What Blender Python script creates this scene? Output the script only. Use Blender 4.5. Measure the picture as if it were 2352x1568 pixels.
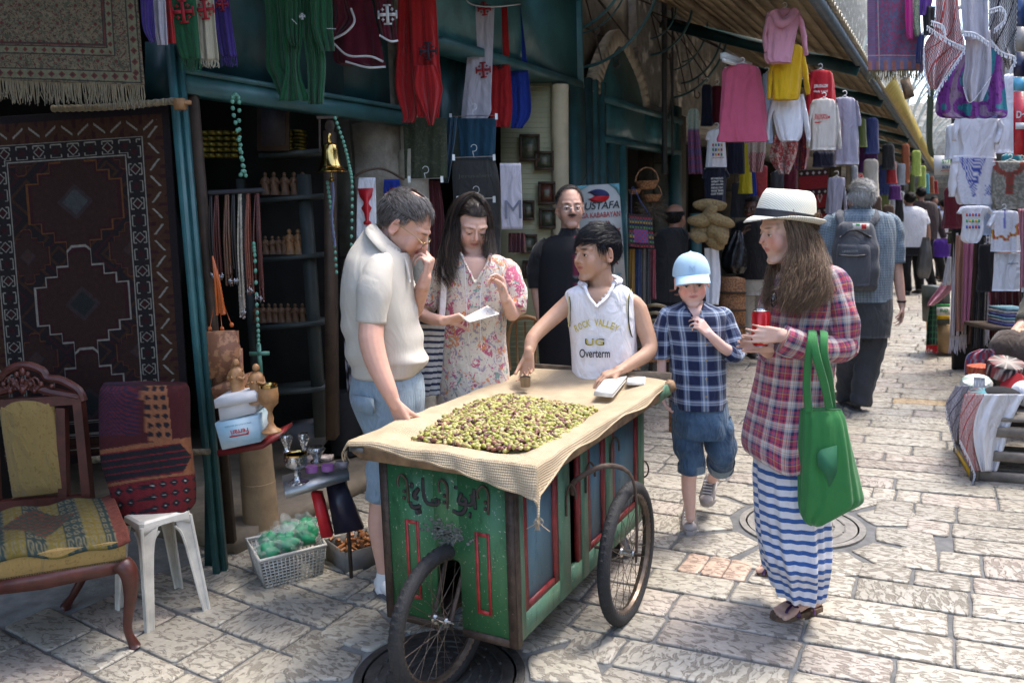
import bpy,bmesh,math,random
import numpy as np
from mathutils import Vector,Matrix
random.seed(11);rng=np.random.default_rng(11)
for o in list(bpy.data.objects):bpy.data.objects.remove(o)
S=bpy.context.scene;COL=S.collection
FPX,CX,CY,CAMH=1863.,1176.,784.,1.58
PITCH,YAW,ROLL=math.radians(8.75),math.radians(28.5),math.radians(1.7)
UP=np.array([0,0,1.])
F0=np.array([-math.sin(YAW),math.cos(YAW),0.]);R0=np.array([math.cos(YAW),math.sin(YAW),0.])
FW=F0*math.cos(PITCH)-UP*math.sin(PITCH);U1=UP*math.cos(PITCH)+F0*math.sin(PITCH)
RR=R0*math.cos(ROLL)-U1*math.sin(ROLL);UU=U1*math.cos(ROLL)+R0*math.sin(ROLL)
CAM=np.array([0,0,CAMH])
cd=bpy.data.cameras.new('camera');cam=bpy.data.objects.new('camera',cd);COL.objects.link(cam)
cam.matrix_world=Matrix([[RR[0],UU[0],-FW[0],0],[RR[1],UU[1],-FW[1],0],[RR[2],UU[2],-FW[2],CAMH],[0,0,0,1]])
cd.lens=36*FPX/2352;cd.sensor_width=36;cd.clip_end=400;cd.clip_start=.05
cd.dof.use_dof=True;cd.dof.focus_distance=3.3;cd.dof.aperture_fstop=4.0
S.camera=cam
SUN_EL,SUN_AZ=math.radians(68),math.radians(38)
w=bpy.data.worlds.new('World');S.world=w;w.use_nodes=True
nt=w.node_tree;nt.nodes.clear()
sky=nt.nodes.new('ShaderNodeTexSky');sky.sky_type='NISHITA';sky.sun_disc=False
sky.sun_elevation=SUN_EL;sky.sun_rotation=SUN_AZ;sky.dust_density=2.5
bg=nt.nodes.new('ShaderNodeBackground');bg.inputs[1].default_value=.15
wo=nt.nodes.new('ShaderNodeOutputWorld')
nt.links.new(sky.outputs[0],bg.inputs[0]);nt.links.new(bg.outputs[0],wo.inputs[0])
sd=bpy.data.lights.new('sun','SUN');sd.energy=.95;sd.angle=math.radians(15);sd.color=(1,.95,.86)
so=bpy.data.objects.new('sun',sd);COL.objects.link(so)
sv=Vector((math.sin(SUN_AZ)*math.cos(SUN_EL),math.cos(SUN_AZ)*math.cos(SUN_EL),math.sin(SUN_EL)))
so.rotation_euler=(-sv).to_track_quat('-Z','Y').to_euler();so.location=(0,0,12)
S.view_settings.view_transform='Standard';S.view_settings.look='None';S.view_settings.gamma=1
S.view_settings.exposure=2.22
def ray(x,y):return FW+RR*((x-CX)/FPX)-UU*((y-CY)/FPX)
def KS(x,y,k):return k/(ray(x,y)@F0)
def V(x,y,k):return CAM+ray(x,y)*KS(x,y,k)
def GZ(x,y,z=0.):
 d=ray(x,y);return CAM+d*((z-CAMH)/d[2])
def PX(x,y,X):
 d=ray(x,y);return CAM+d*(X/d[0])
def PY(x,y,Y):
 d=ray(x,y);return CAM+d*(Y/d[1])
def dep(p):return float((np.asarray(p)-CAM)@F0)
def PROJ(v):
 v=np.asarray(v)-CAM;k=v@FW;return CX+FPX*(v@RR)/k,CY-FPX*(v@UU)/k
def nrm(v):
 v=np.asarray(v,float);return v/(np.linalg.norm(v)+1e-12)
class MB:
 def __init__(s):s.v=[];s.f=[];s.uv=[];s.c=[];s.n=0;s.hasuv=False;s.hasc=False
 def add(s,v,f,uv=None,col=None):
  v=np.asarray(v,float).reshape(-1,3);n=len(v);s.v.append(v)
  if isinstance(f,np.ndarray):s.f.append(f+s.n)
  else:
   by={}
   for q in f:by.setdefault(len(q),[]).append(q)
   for q in by.values():s.f.append(np.array(q)+s.n)
  if uv is None:s.uv.append(np.zeros((n,2)))
  else:s.uv.append(np.asarray(uv,float).reshape(-1,2));s.hasuv=True
  if col is None:s.c.append(np.ones((n,3)))
  else:
   col=np.asarray(col,float)
   if col.ndim==1:col=np.tile(col,(n,1))
   s.c.append(col.reshape(-1,3));s.hasc=True
  s.n+=n;return s
def mk(name,mb,mat,parent=None,smooth=35,base=None,solid=0):
 v=np.concatenate(mb.v)
 if parent is not None:org=np.array(ORG[parent.name])
 elif base is not None:org=np.asarray(base,float)
 else:
  lo,hi=v.min(0),v.max(0);org=np.array([(lo[0]+hi[0])/2,(lo[1]+hi[1])/2,lo[2]])
 me=bpy.data.meshes.new(name);vv=v-org
 me.vertices.add(len(vv));me.vertices.foreach_set('co',vv.astype(np.float32).ravel())
 lt=np.concatenate([np.full(len(f),f.shape[1])for f in mb.f]);li=np.concatenate([f.ravel()for f in mb.f])
 me.loops.add(len(li));me.loops.foreach_set('vertex_index',li.astype(np.int32))
 me.polygons.add(len(lt));ls=np.concatenate([[0],np.cumsum(lt)[:-1]])
 me.polygons.foreach_set('loop_start',ls.astype(np.int32))
 try:me.polygons.foreach_set('loop_total',lt.astype(np.int32))
 except Exception:pass
 me.update(calc_edges=True)
 if mb.hasuv:
  u=me.uv_layers.new(name='UVMap');u.data.foreach_set('uv',np.concatenate(mb.uv)[li].astype(np.float32).ravel())
 if mb.hasc:
  a=me.color_attributes.new('Col','FLOAT_COLOR','POINT');c=np.concatenate(mb.c)
  a.data.foreach_set('color',np.hstack([c,np.ones((len(c),1))]).astype(np.float32).ravel())
 me.validate()
 if smooth:
  me.polygons.foreach_set('use_smooth',np.ones(len(me.polygons),bool))
  if smooth<180:me.set_sharp_from_angle(angle=math.radians(smooth))
 me.materials.append(mat)
 o=bpy.data.objects.new(name,me);COL.objects.link(o)
 if parent is not None:
  o.parent=parent
 else:o.location=org
 ORG[o.name]=org
 if solid:
  m=o.modifiers.new('solid','SOLIDIFY');m.thickness=solid;m.offset=0
 return o
ORG={}
def thing(name,label,cat,loc,group=None,kind=None):
 o=bpy.data.objects.new(name,None);COL.objects.link(o);o.location=[float(q)for q in loc];o.empty_display_size=.1
 ORG[o.name]=np.array(loc,float);tag(o,label,cat,group,kind);return o
def tag(o,label=None,cat=None,group=None,kind=None):
 if label:o['label']=label
 if cat:o['category']=cat
 if group:o['group']=group
 if kind:o['kind']=kind
 return o
def copy_tree(o,off,parent=None,label=None,scale=None):
 c=o.copy();COL.objects.link(c);c.parent=parent
 if parent is None:
  c.location=Vector(ORG[o.name])+Vector(off);ORG[c.name]=np.array(c.location)
  if label:c['label']=label
  if scale:c.scale=scale
 for ch in list(o.children):copy_tree(ch,off,c)
 return c
def obox(mb,c,ax,ay,az,uv=None,col=None):
 c,ax,ay,az=[np.asarray(q,float)for q in(c,ax,ay,az)]
 v=[c+i*ax+j*ay+k*az for k in(-1,1)for j in(-1,1)for i in(-1,1)]
 f=[[0,2,3,1],[4,5,7,6],[0,1,5,4],[2,6,7,3],[0,4,6,2],[1,3,7,5]]
 return mb.add(v,f,None,col)
def box(mb,x0,x1,y0,y1,z0,z1,col=None):
 return obox(mb,[(x0+x1)/2,(y0+y1)/2,(z0+z1)/2],[(x1-x0)/2,0,0],[0,(y1-y0)/2,0],[0,0,(z1-z0)/2],None,col)
def fbox(mb,x0,x1,y0,y1,k,th,col=None):
 a,b,c=V(x0,y0,k),V(x1,y0,k),V(x0,y1,k)
 ctr=(b+c)/2+F0*th/2
 return obox(mb,ctr,(b-a)/2,F0*th/2,(c-a)/2,None,col)
def bar(mb,p,q,r,w=None,up=UP,col=None):
 p,q=np.asarray(p,float),np.asarray(q,float);d=nrm(q-p);s=np.cross(d,up)
 if np.linalg.norm(s)<1e-3:s=np.cross(d,[1,0,0])
 s=nrm(s);t=np.cross(s,d);w=r if w is None else w
 return obox(mb,(p+q)/2,(q-p)/2,s*r,t*w,None,col)
def spl(P,n):
 P=np.asarray(P,float);m=len(P)
 if m==2:t=np.linspace(0,1,n)[:,None];return P[0]*(1-t)+P[1]*t
 Q=np.vstack([2*P[0]-P[1],P,2*P[-1]-P[-2]])
 u=np.linspace(0,m-1-1e-9,n);i=u.astype(int);t=(u-i)[:,None]
 a,b,c,d=Q[i],Q[i+1],Q[i+2],Q[i+3]
 return .5*((2*b)+(-a+c)*t+(2*a-5*b+4*c-d)*t*t+(-a+3*b-3*c+d)*t**3)
def gridf(nu,nv,closeu=False):
 i,j=np.meshgrid(np.arange(nv-1),np.arange(nu if closeu else nu-1),indexing='ij')
 j2=(j+1)%nu
 return np.stack([i*nu+j,i*nu+j2,(i+1)*nu+j2,(i+1)*nu+j],-1).reshape(-1,4)
def loft(mb,rings,caps=(True,True),uv=None,col=None):
 rings=np.asarray(rings);m,n=rings.shape[:2];v=rings.reshape(-1,3);f=[gridf(n,m,True)]
 if uv is None and col is None:
  mb.add(v,f[0])
 else:mb.add(v,f[0],uv,col)
 b=mb.n-m*n;
 if caps[0]:mb.f.append((b+np.arange(n))[None,:])
 if caps[1]:mb.f.append((b+(m-1)*n+np.arange(n)[::-1])[None,:])
 return mb
def frames(P,up=UP):
 P=np.asarray(P);T=np.gradient(P,axis=0);T/=np.linalg.norm(T,axis=1)[:,None]+1e-12
 N=[];n=np.cross(T[0],up)
 if np.linalg.norm(n)<.05:n=np.cross(T[0],R0)
 n=nrm(n)
 for t in T:
  n=nrm(n-t*(n@t));N.append(n)
 N=np.array(N);return T,N,np.cross(T,N)
def tube(mb,P,r,n=8,caps=(True,True),flat=1.,col=None,up=UP,uvw=None,disp=None):
 P=np.asarray(P,float);m=len(P);r=np.broadcast_to(np.asarray(r,float),(m,))
 T,N,B=frames(P,up);a=np.linspace(0,2*np.pi,n,endpoint=False)
 rr=r[:,None]*np.ones((1,n))
 if disp is not None:
  L=np.concatenate([[0],np.cumsum(np.linalg.norm(np.diff(P,axis=0),axis=1))]);rr=rr+disp(a[None,:],L[:,None])
 R=P[:,None]+N[:,None]*(np.cos(a)[None,:]*rr)[...,None]+B[:,None]*(np.sin(a)[None,:]*rr*flat)[...,None]
 uv=None
 if uvw is not None:
  L=np.concatenate([[0],np.cumsum(np.linalg.norm(np.diff(P,axis=0),axis=1))])
  uu,vv=np.meshgrid(a/(2*np.pi)*uvw,L);uv=np.stack([uu,vv],-1).reshape(-1,2)
 if uv is None and col is None:return loft(mb,R,caps)
 return loft(mb,R,caps,uv,np.tile(col,(m*n,1))if col is not None and np.ndim(col)==1 else(np.repeat(col,n,0)if col is not None else None))
def capsule(mb,p,q,r1,r2=None,n=10):
 p,q=np.asarray(p,float),np.asarray(q,float);r2=r1 if r2 is None else r2;d=nrm(q-p)
 th=np.array([.02,.35,.75,1.2]);pts=[];rs=[]
 for a in th:pts.append(p-d*r1*math.cos(a));rs.append(r1*math.sin(a))
 pts+=[p,q];rs+=[r1,r2]
 for a in th[::-1]:pts.append(q+d*r2*math.cos(a));rs.append(r2*math.sin(a))
 P=np.array(pts);s=np.cross(d,UP);s=nrm(s if np.linalg.norm(s)>.05 else np.cross(d,R0));t=np.cross(d,s)
 a=np.linspace(0,2*np.pi,n,endpoint=False)
 R=P[:,None]+(s*np.cos(a)[:,None]+t*np.sin(a)[:,None])[None]*np.array(rs)[:,None,None]
 return loft(mb,R)
def ell(mb,c,r,n=16,m=10,M=None,col=None):
 th=np.linspace(.02,np.pi-.02,m);a=np.linspace(0,2*np.pi,n,endpoint=False)
 r=np.broadcast_to(np.asarray(r,float),(3,))
 P=np.stack([np.sin(th)[:,None]*np.cos(a)*r[0],np.sin(th)[:,None]*np.sin(a)*r[1],np.cos(th)[:,None]*np.ones(n)*r[2]],-1)
 P=P.reshape(-1,3)
 if M is not None:P=P@np.asarray(M).T
 P=(P+np.asarray(c)).reshape(m,n,3)
 return loft(mb,P,(True,True),None,np.tile(col,(m*n,1))if col is not None else None)
def lathe(mb,c,prof,n=24,axis=UP,col=None,wob=0):
 axis=nrm(axis);s=np.cross(axis,[0,1,.01]);s=nrm(s);t=np.cross(axis,s)
 a=np.linspace(0,2*np.pi,n,endpoint=False)
 R=np.array([[np.asarray(c)+axis*z+(s*math.cos(q)+t*math.sin(q))*r*(1+wob*math.sin(q*5+z*40))for q in a]for r,z in prof])
 return loft(mb,R,(True,True),None,np.tile(col,(len(prof)*n,1))if col is not None else None)
def prism(mb,pts,off,col=None):
 P=np.asarray(pts,float);n=len(P);v=np.vstack([P,P+np.asarray(off)])
 mb.add(v,[list(range(n))[::-1],list(range(n,2*n))]+[[i,(i+1)%n,n+(i+1)%n,n+i]for i in range(n)],None,col);return mb
def text(name,s,org,rt,up,h,mat,parent,width=None,ext=.0015,shear=0,font_bold=0.0):
 cu=bpy.data.curves.new(name,'FONT');cu.body=s;cu.size=1;cu.extrude=0;cu.shear=shear;cu.offset=font_bold
 o=bpy.data.objects.new(name,cu);COL.objects.link(o);bpy.context.view_layer.update()
 me=bpy.data.meshes.new_from_object(o.evaluated_get(bpy.context.evaluated_depsgraph_get()))
 bpy.data.objects.remove(o);n=len(me.vertices);v=np.zeros(n*3);me.vertices.foreach_get('co',v);v=v.reshape(-1,3)
 fs=[list(p.vertices)for p in me.polygons];bpy.data.meshes.remove(me)
 if n==0:return None
 lo,hi=v.min(0),v.max(0);sc=h/max(hi[1]-lo[1],1e-6);sx=sc if width is None else width/max(hi[0]-lo[0],1e-6)
 rt,up=nrm(rt),nrm(up);nn=np.cross(rt,up)
 P=np.asarray(org)+rt*((v[:,0:1]-lo[0])*sx)+up*((v[:,1:2]-lo[1])*sc)
 m=MB();m.add(P+nn*ext,fs);return mk(name,m,mat,parent,smooth=0)
def vnoise(x,y,seed=0):
 x,y=np.broadcast_arrays(np.asarray(x,float),np.asarray(y,float))
 g=np.random.default_rng(seed).random((64,64));xi=np.floor(x).astype(int);yi=np.floor(y).astype(int);fx=x-xi;fy=y-yi
 fx=fx*fx*(3-2*fx);fy=fy*fy*(3-2*fy);a=g[xi%64,yi%64];b=g[(xi+1)%64,yi%64];c=g[xi%64,(yi+1)%64];d=g[(xi+1)%64,(yi+1)%64]
 return(a*(1-fx)+b*fx)*(1-fy)+(c*(1-fx)+d*fx)*fy
def inpoly(x,y,poly):
 ins=np.zeros(np.shape(x),bool);n=len(poly);j=n-1
 for i in range(n):
  (xi,yi),(xj,yj)=poly[i],poly[j];c=((yi>y)!=(yj>y))&(x<(xj-xi)*(y-yi)/((yj-yi)+1e-12)+xi);ins^=c;j=i
 return ins
def cut(mb,poly,kmax):
 v=np.concatenate(mb.v);out=[]
 for f in mb.f:
  c=v[f].mean(1);x,y=PROJ(c.T[:,:].T)if False else(None,None)
  w_=c-CAM;kk=w_@FW;x=CX+FPX*(w_@RR)/kk;y=CY-FPX*(w_@UU)/kk;out.append(f[~(inpoly(x,y,poly)&(w_@F0<kmax))])
 mb.f=[f for f in out if len(f)];return mb
def pxof(v):
 w_=np.asarray(v)-CAM;kk=w_@FW;return CX+FPX*(w_@RR)/kk,CY-FPX*(w_@UU)/kk,w_@F0
def colour(mb,fn):
 v=np.concatenate(mb.v);x,y,k=pxof(v);mb.c=[np.asarray(fn(x,y,k,v),float)];mb.hasc=True
def panel(name,TL,TR,BR,BL,k,fn,nu=60,nv=60,par=None,mt=None,amp=.0,fr=9,sag=0,th=.004,seed=0,ks=None,grow=1.,base=None,solid=True):
 '''hanging cloth: quad in the street seen with corners TL.. at distance k (or ks = four distances)'''
 ks=ks or(k,k,k,k);A,B,C_,D_=[V(*p,q)for p,q in zip((TL,TR,BR,BL),ks)]
 u,v=np.meshgrid(np.linspace(0,1,nu),np.linspace(0,1,nv));U,W=u[...,None],v[...,None]
 P=(A*(1-U)+B*U)*(1-W)+(D_*(1-U)+C_*U)*W
 g_=np.clip(grow*v+(1-grow),0,1);off=amp*g_*(np.sin(u*fr*6.28+seed+1.2*np.sin(v*3+seed))+.4*np.sin(u*fr*2.6*6.28+v*4+seed*2))*.6
 P=P+F0*off[...,None];P[...,2]-=sag*np.sin(u*np.pi)*(1-v)
 m=MB();wdt,hgt=np.linalg.norm(B-A),np.linalg.norm(D_-A)
 m.add(P.reshape(-1,3),gridf(nu,nv),np.stack([u*wdt,v*hgt],-1).reshape(-1,2),np.asarray(fn(u,v),float).reshape(-1,3)if fn is not None else None)
 return mk(name,m,mt or vmat(),par,smooth=180,solid=th if solid else 0,base=base)
MATS={}
def _nt(name):
 m=bpy.data.materials.new(name);m.use_nodes=True;n=m.node_tree;b=n.nodes['Principled BSDF'];return m,n,b
def node(n,t,**kw):
 q=n.nodes.new(t)
 for a,b in kw.items():
  if hasattr(q,a):setattr(q,a,b)
  else:q.inputs[a.replace('_',' ')].default_value=b
 return q
def mixc(n,fac,a,b,mode='MIX'):
 q=n.nodes.new('ShaderNodeMix');q.data_type='RGBA';q.blend_type=mode
 for s,x in((0,fac),(6,a),(7,b)):
  if hasattr(x,'links')or hasattr(x,'is_output'):n.links.new(x,q.inputs[s])
  elif s==0:q.inputs[0].default_value=x
  else:q.inputs[s].default_value=(*x[:3],1)
 return q.outputs[2]
def ramp(n,fac,stops,interp='LINEAR'):
 q=n.nodes.new('ShaderNodeValToRGB');q.color_ramp.interpolation=interp;e=q.color_ramp.elements
 while len(e)<len(stops):e.new(.5)
 for el,(p,c)in zip(e,stops):el.position=p;el.color=(*c,1)if len(c)==3 else c
 n.links.new(fac,q.inputs[0]);return q.outputs[0]
def noise(n,scale,detail=4,rough=.55,dist=0,vec=None,obj=True):
 q=n.nodes.new('ShaderNodeTexNoise');q.inputs['Scale'].default_value=scale;q.inputs['Detail'].default_value=detail
 q.inputs['Roughness'].default_value=rough;q.inputs['Distortion'].default_value=dist
 if vec is None:
  tc=n.nodes.new('ShaderNodeTexCoord');vec=tc.outputs['Object']
 n.links.new(vec,q.inputs['Vector']);return q.outputs[0]
def scalevec(n,s,src='Object'):
 tc=n.nodes.new('ShaderNodeTexCoord');mp=n.nodes.new('ShaderNodeMapping');mp.inputs['Scale'].default_value=s
 n.links.new(tc.outputs[src],mp.inputs[0]);return mp.outputs[0]
def setbump(n,b,h,dist=.01,st=.6):
 q=n.nodes.new('ShaderNodeBump');q.inputs['Strength'].default_value=st;q.inputs['Distance'].default_value=dist
 n.links.new(h,q.inputs['Height']);n.links.new(q.outputs[0],b.inputs['Normal'])
def mat(name,col,rough=.6,metal=0,var=.25,vs=8,bump=.3,bs=60,bd=.004,col2=None,sheen=0,cut=None,spec=None,alpha=1,trans=0):
 if name in MATS:return MATS[name]
 m,n,b=_nt(name);c=np.array(col)
 c2=np.array(col2)if col2 is not None else c*(1-var)
 nz=noise(n,vs,5);st=(.35,.65)if cut is None else cut
 fac=ramp(n,nz,[(st[0],(0,0,0)),(st[1],(1,1,1))])
 o=mixc(n,fac,tuple(np.clip(c*(1+var*.25),0,1)),tuple(c2));n.links.new(o,b.inputs['Base Color'])
 b.inputs['Roughness'].default_value=rough;b.inputs['Metallic'].default_value=metal
 if spec is not None:b.inputs['Specular IOR Level'].default_value=spec
 if sheen:b.inputs['Sheen Weight'].default_value=sheen
 if alpha<1:b.inputs['Alpha'].default_value=alpha
 if trans:b.inputs['Transmission Weight'].default_value=trans
 if bump:setbump(n,b,noise(n,bs,3),bd,bump)
 MATS[name]=m;return m
def cloth(name,col,var=.18,rough=.85,fold=10,weave=900,fd=.03):
 """fabric: soft tone changes, fine weave, small creases"""
 if name in MATS:return MATS[name]
 m,n,b=_nt(name);c=np.array(col);nz=noise(n,14,5)
 o=mixc(n,nz,tuple(np.clip(c*(1+var*.4),0,1)),tuple(c*(1-var)));n.links.new(o,b.inputs['Base Color'])
 fabric(n,b,rough,fold,weave,fd);MATS[name]=m;return m
def fabric(n,b,rough=.85,fold=10,weave=900,fd=.03):
 b.inputs['Roughness'].default_value=rough;b.inputs['Sheen Weight'].default_value=.15;b.inputs['Specular IOR Level'].default_value=.25
 f=noise(n,fold,3,.45,1.6,scalevec(n,(1,1,.45)));wv=noise(n,weave,1)
 q=n.nodes.new('ShaderNodeMath');q.operation='MULTIPLY_ADD';n.links.new(wv,q.inputs[0]);q.inputs[1].default_value=.04;n.links.new(f,q.inputs[2])
 setbump(n,b,q.outputs[0],fd,.8)
def vmat(name='vcol',rough=.8,bump=.3,bs=250,bd=.002,var=.25,metal=0,vs=60):
 """colour comes from the mesh's own painted pattern"""
 if name in MATS:return MATS[name]
 m,n,b=_nt(name);a=n.nodes.new('ShaderNodeVertexColor');a.layer_name='Col'
 nz=noise(n,vs,4);k=ramp(n,nz,[(.3,(1-var,)*3),(.7,(1,1,1))])
 n.links.new(mixc(n,1,a.outputs[0],k,'MULTIPLY'),b.inputs['Base Color'])
 b.inputs['Roughness'].default_value=rough;b.inputs['Metallic'].default_value=metal;b.inputs['Specular IOR Level'].default_value=.3
 if bump:setbump(n,b,noise(n,bs,3),bd,bump)
 MATS[name]=m;return m
def uvstripe(n,axis,freq,stops,wob=0):
 """repeating hard stripes along U(0) or V(1)"""
 uv=n.nodes.new('ShaderNodeUVMap');sp=n.nodes.new('ShaderNodeSeparateXYZ');n.links.new(uv.outputs[0],sp.inputs[0])
 v=sp.outputs[axis]
 if wob:
  nz=noise(n,6,2);q=n.nodes.new('ShaderNodeMath');q.operation='MULTIPLY_ADD';n.links.new(nz,q.inputs[0]);q.inputs[1].default_value=wob;n.links.new(v,q.inputs[2]);v=q.outputs[0]
 q=n.nodes.new('ShaderNodeMath');q.operation='MULTIPLY';n.links.new(v,q.inputs[0]);q.inputs[1].default_value=freq
 r=n.nodes.new('ShaderNodeMath');r.operation='FRACT';n.links.new(q.outputs[0],r.inputs[0])
 return ramp(n,r.outputs[0],stops,'CONSTANT')
def plaid(name,freq,warp,weft,gain=1.0):
 if name in MATS:return MATS[name]
 m,n,b=_nt(name);a=uvstripe(n,0,freq,warp,.006);c=uvstripe(n,1,freq,weft,.006)
 o=mixc(n,.5,a,c);nz=noise(n,30,4);k=ramp(n,nz,[(.3,(.8*gain,)*3),(.7,(gain,)*3)])
 n.links.new(mixc(n,1,o,k,'MULTIPLY'),b.inputs['Base Color']);fabric(n,b);MATS[name]=m;return m
def stripes(name,axis,freq,stops,wob=.01):
 if name in MATS:return MATS[name]
 m,n,b=_nt(name);o=uvstripe(n,axis,freq,stops,wob);n.links.new(o,b.inputs['Base Color']);fabric(n,b);MATS[name]=m;return m
def printed(name,base,cols,scale=20,thr=.55,rough=.85,seed=0):
 """printed / floral fabric: several layers of blobs over a ground colour"""
 if name in MATS:return MATS[name]
 m,n,b=_nt(name);o=None;cur=base
 for i,(c,s,t)in enumerate(cols):
  mp=n.nodes.new('ShaderNodeMapping');tc=n.nodes.new('ShaderNodeTexCoord');n.links.new(tc.outputs['Object'],mp.inputs[0]);mp.inputs['Location'].default_value=(i*3.7+seed,i*1.3,i*2.1)
  nz=noise(n,s,3,.6,1.5,mp.outputs[0]);k=ramp(n,nz,[(t,(0,0,0)),(t+.015,(1,1,1))])
  cur=mixc(n,k,cur,c)
 n.links.new(cur,b.inputs['Base Color']);fabric(n,b,rough);MATS[name]=m;return m
# the setting
STONE=mat('stone',(.42,.38,.30),.9,var=.35,vs=5,bump=.7,bs=25,bd=.02)
TEAL=mat('teal_paint',(.035,.12,.125),.42,var=.35,vs=6,bump=.25,bs=30,bd=.003)
TEALD=mat('dark_teal_paint',(.012,.055,.06),.45,var=.4,vs=7,bump=.2,bs=30)
TEALS=mat('teal_sheet',(.055,.19,.2),.33,var=.45,vs=3.5,bump=.5,bs=4,bd=.03)
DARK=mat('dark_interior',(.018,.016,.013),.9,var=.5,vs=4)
WOODD=mat('dark_wood',(.06,.035,.02),.7,var=.4,vs=12)
def pave_mat():
 m,n,b=_nt('paving_stone')
 at=n.nodes.new('ShaderNodeVertexColor');at.layer_name='Col'
 uv=n.nodes.new('ShaderNodeUVMap');v1=n.nodes.new('ShaderNodeMapping');v1 .inputs['Scale'].default_value=(1,2.1,1);n.links.new(uv.outputs[0],v1 .inputs[0])
 pits=noise(n,21,4,.6,.8,v1 .outputs[0]);big=noise(n,1.2,3)
 q=n.nodes.new('ShaderNodeMath');q.operation='MULTIPLY_ADD';n.links.new(big,q.inputs[0]);q.inputs[1].default_value=.16;n.links.new(pits,q.inputs[2])
 k=ramp(n,q.outputs[0],[(.58,(0,0,0)),(.66,(1,1,1))])
 fine=noise(n,60,4);c=mixc(n,1,at.outputs[0],ramp(n,fine,[(.3,(.78,.77,.74)),(.7,(1,1,1))]),'MULTIPLY')
 col=mixc(n,k,c,mixc(n,1,at.outputs[0],(.50,.48,.46),'MULTIPLY'));n.links.new(col,b.inputs['Base Color'])
 rr=ramp(n,k,[(0,(.42,.42,.42)),(1,(.85,.85,.85))]);n.links.new(rr,b.inputs['Roughness'])
 iv=n.nodes.new('ShaderNodeMath');iv.operation='SUBTRACT';iv.inputs[0].default_value=1;n.links.new(k,iv.inputs[1])
 setbump(n,b,iv.outputs[0],.006,.7);return m
PAVE=pave_mat()
MORTAR=mat('mortar',(.22,.215,.205),.9,var=.3,vs=15,bump=.6,bs=80)
m=MB();box(m,-9,9,-4,70,-.3,0);g=mk('ground',m,MORTAR,smooth=0);tag(g,kind='structure')
def pave():
 m=MB();R=random.Random(4)
 holes=[(np.array([-.60,4.1]),.36),(np.array(GZ(1010,1552)[:2]),.33)]
 def warp(x,y):return y+.035*(x+1.6)**2*np.exp(-max(0,y-4)/6.)+.012*math.sin(x*2.1+y)
 def stone(c4,tint):
  c4=np.array(c4);cen=c4 .mean(0);v=[];
  out=[]
  for i in range(4):
   a,b=c4[i],c4[(i+1)%4];L=np.linalg.norm(b-a);d=(b-a)/L;cr=.006+R.random()*.008
   for t in(cr/L,.33,.66,1-cr/L):
    j=(R.random()-.5)*.007;nn=np.array([-d[1],d[0]]);out.append(a+(b-a)*t+nn*j)
  out=np.array(out);n=len(out);inn=cen+(out-cen)*(1-.012/np.maximum(np.linalg.norm(out-cen,axis=1),.05))[:,None]
  h=.008+R.random()*.004
  vv=[[*p,.001]for p in out]+[[*p,h*.75]for p in out]+[[*p,h]for p in inn]
  ang=R.random()*.5-.25+(math.pi/2 if R.random()<.12 else 0);o=R.random()*50
  uvr=np.array([[math.cos(ang),-math.sin(ang)],[math.sin(ang),math.cos(ang)]]);vv=np.array(vv);uv=vv[:,:2]@uvr.T+o
  f=[[i,(i+1)%n,n+(i+1)%n,n+i]for i in range(n)]+[[n+i,n+(i+1)%n,2*n+(i+1)%n,2*n+i]for i in range(n)]+[list(range(2*n,3*n))]
  m.add(vv,f,uv,np.array(tint))
 y=.55
 while y<34:
  hgt=R.choice([.17,.19,.2,.22,.25])*(1 if y<12 else 1.6);x=-3.05-R.random()*.4
  while x<3.4:
   L=R.choice([.3,.36,.42,.5,.58,.66])*(1 if y<12 else 1.5);gj=.009+R.random()*.006
   p=[(x+gj,y+gj),(x+L,y+gj),(x+L,y+hgt),(x+gj,y+hgt)];p=[np.array([a,warp(a,b)])for a,b in p]
   cc=np.mean(p,0)
   t=R.random();base=np.array([.42,.385,.325])if t<.62 else np.array([.42,.37,.32])if t<.84 else np.array([.42,.39,.33])if t<.975 else np.array([.50,.37,.29])
   if t>.985:base=np.array([.46,.34,.2])
   base=base*(.84+.24*R.random())
   if any(np.linalg.norm(cc-h)<r+.42 for h,r in holes):
    for i in range(3):
     a,b=i/3+.012*(i>0),(i+1)/3-.012*(i<2);q=[p[0]+(p[1]-p[0])*a,p[0]+(p[1]-p[0])*b,p[3]+(p[2]-p[3])*b,p[3]+(p[2]-p[3])*a]
     if all(np.linalg.norm(np.mean(q,0)-h)>r+.20 for h,r in holes):stone(q,base)
   else:stone(p,base)
   x+=L+.002
  y+=hgt+.003
 for h,r in holes:
  nseg=11;a=R.random()
  for i in range(nseg):
   a0,a1=a+i*2*math.pi/nseg+.045,a+(i+1)*2*math.pi/nseg-.045;ri,ro=r*.98,r+.24+R.random()*.05
   p=[h+ri*np.array([math.cos(a1),math.sin(a1)]),h+ri*np.array([math.cos(a0),math.sin(a0)]),h+ro*np.array([math.cos(a0),math.sin(a0)]),h+ro*np.array([math.cos(a1),math.sin(a1)])]
   if True:stone(p[::-1],np.array([.42,.39,.33])*(.9+.15*R.random()))
 return mk('pavement',m,PAVE,smooth=0)
tag(pave(),kind='structure')
IRON=mat('cast_iron',(.13,.125,.12),.5,.7,var=.3,vs=40,bump=.4,bs=120)
IRONL=mat('worn_iron',(.24,.225,.20),.6,.2,var=.3,vs=30,bump=.4,bs=60)
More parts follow.
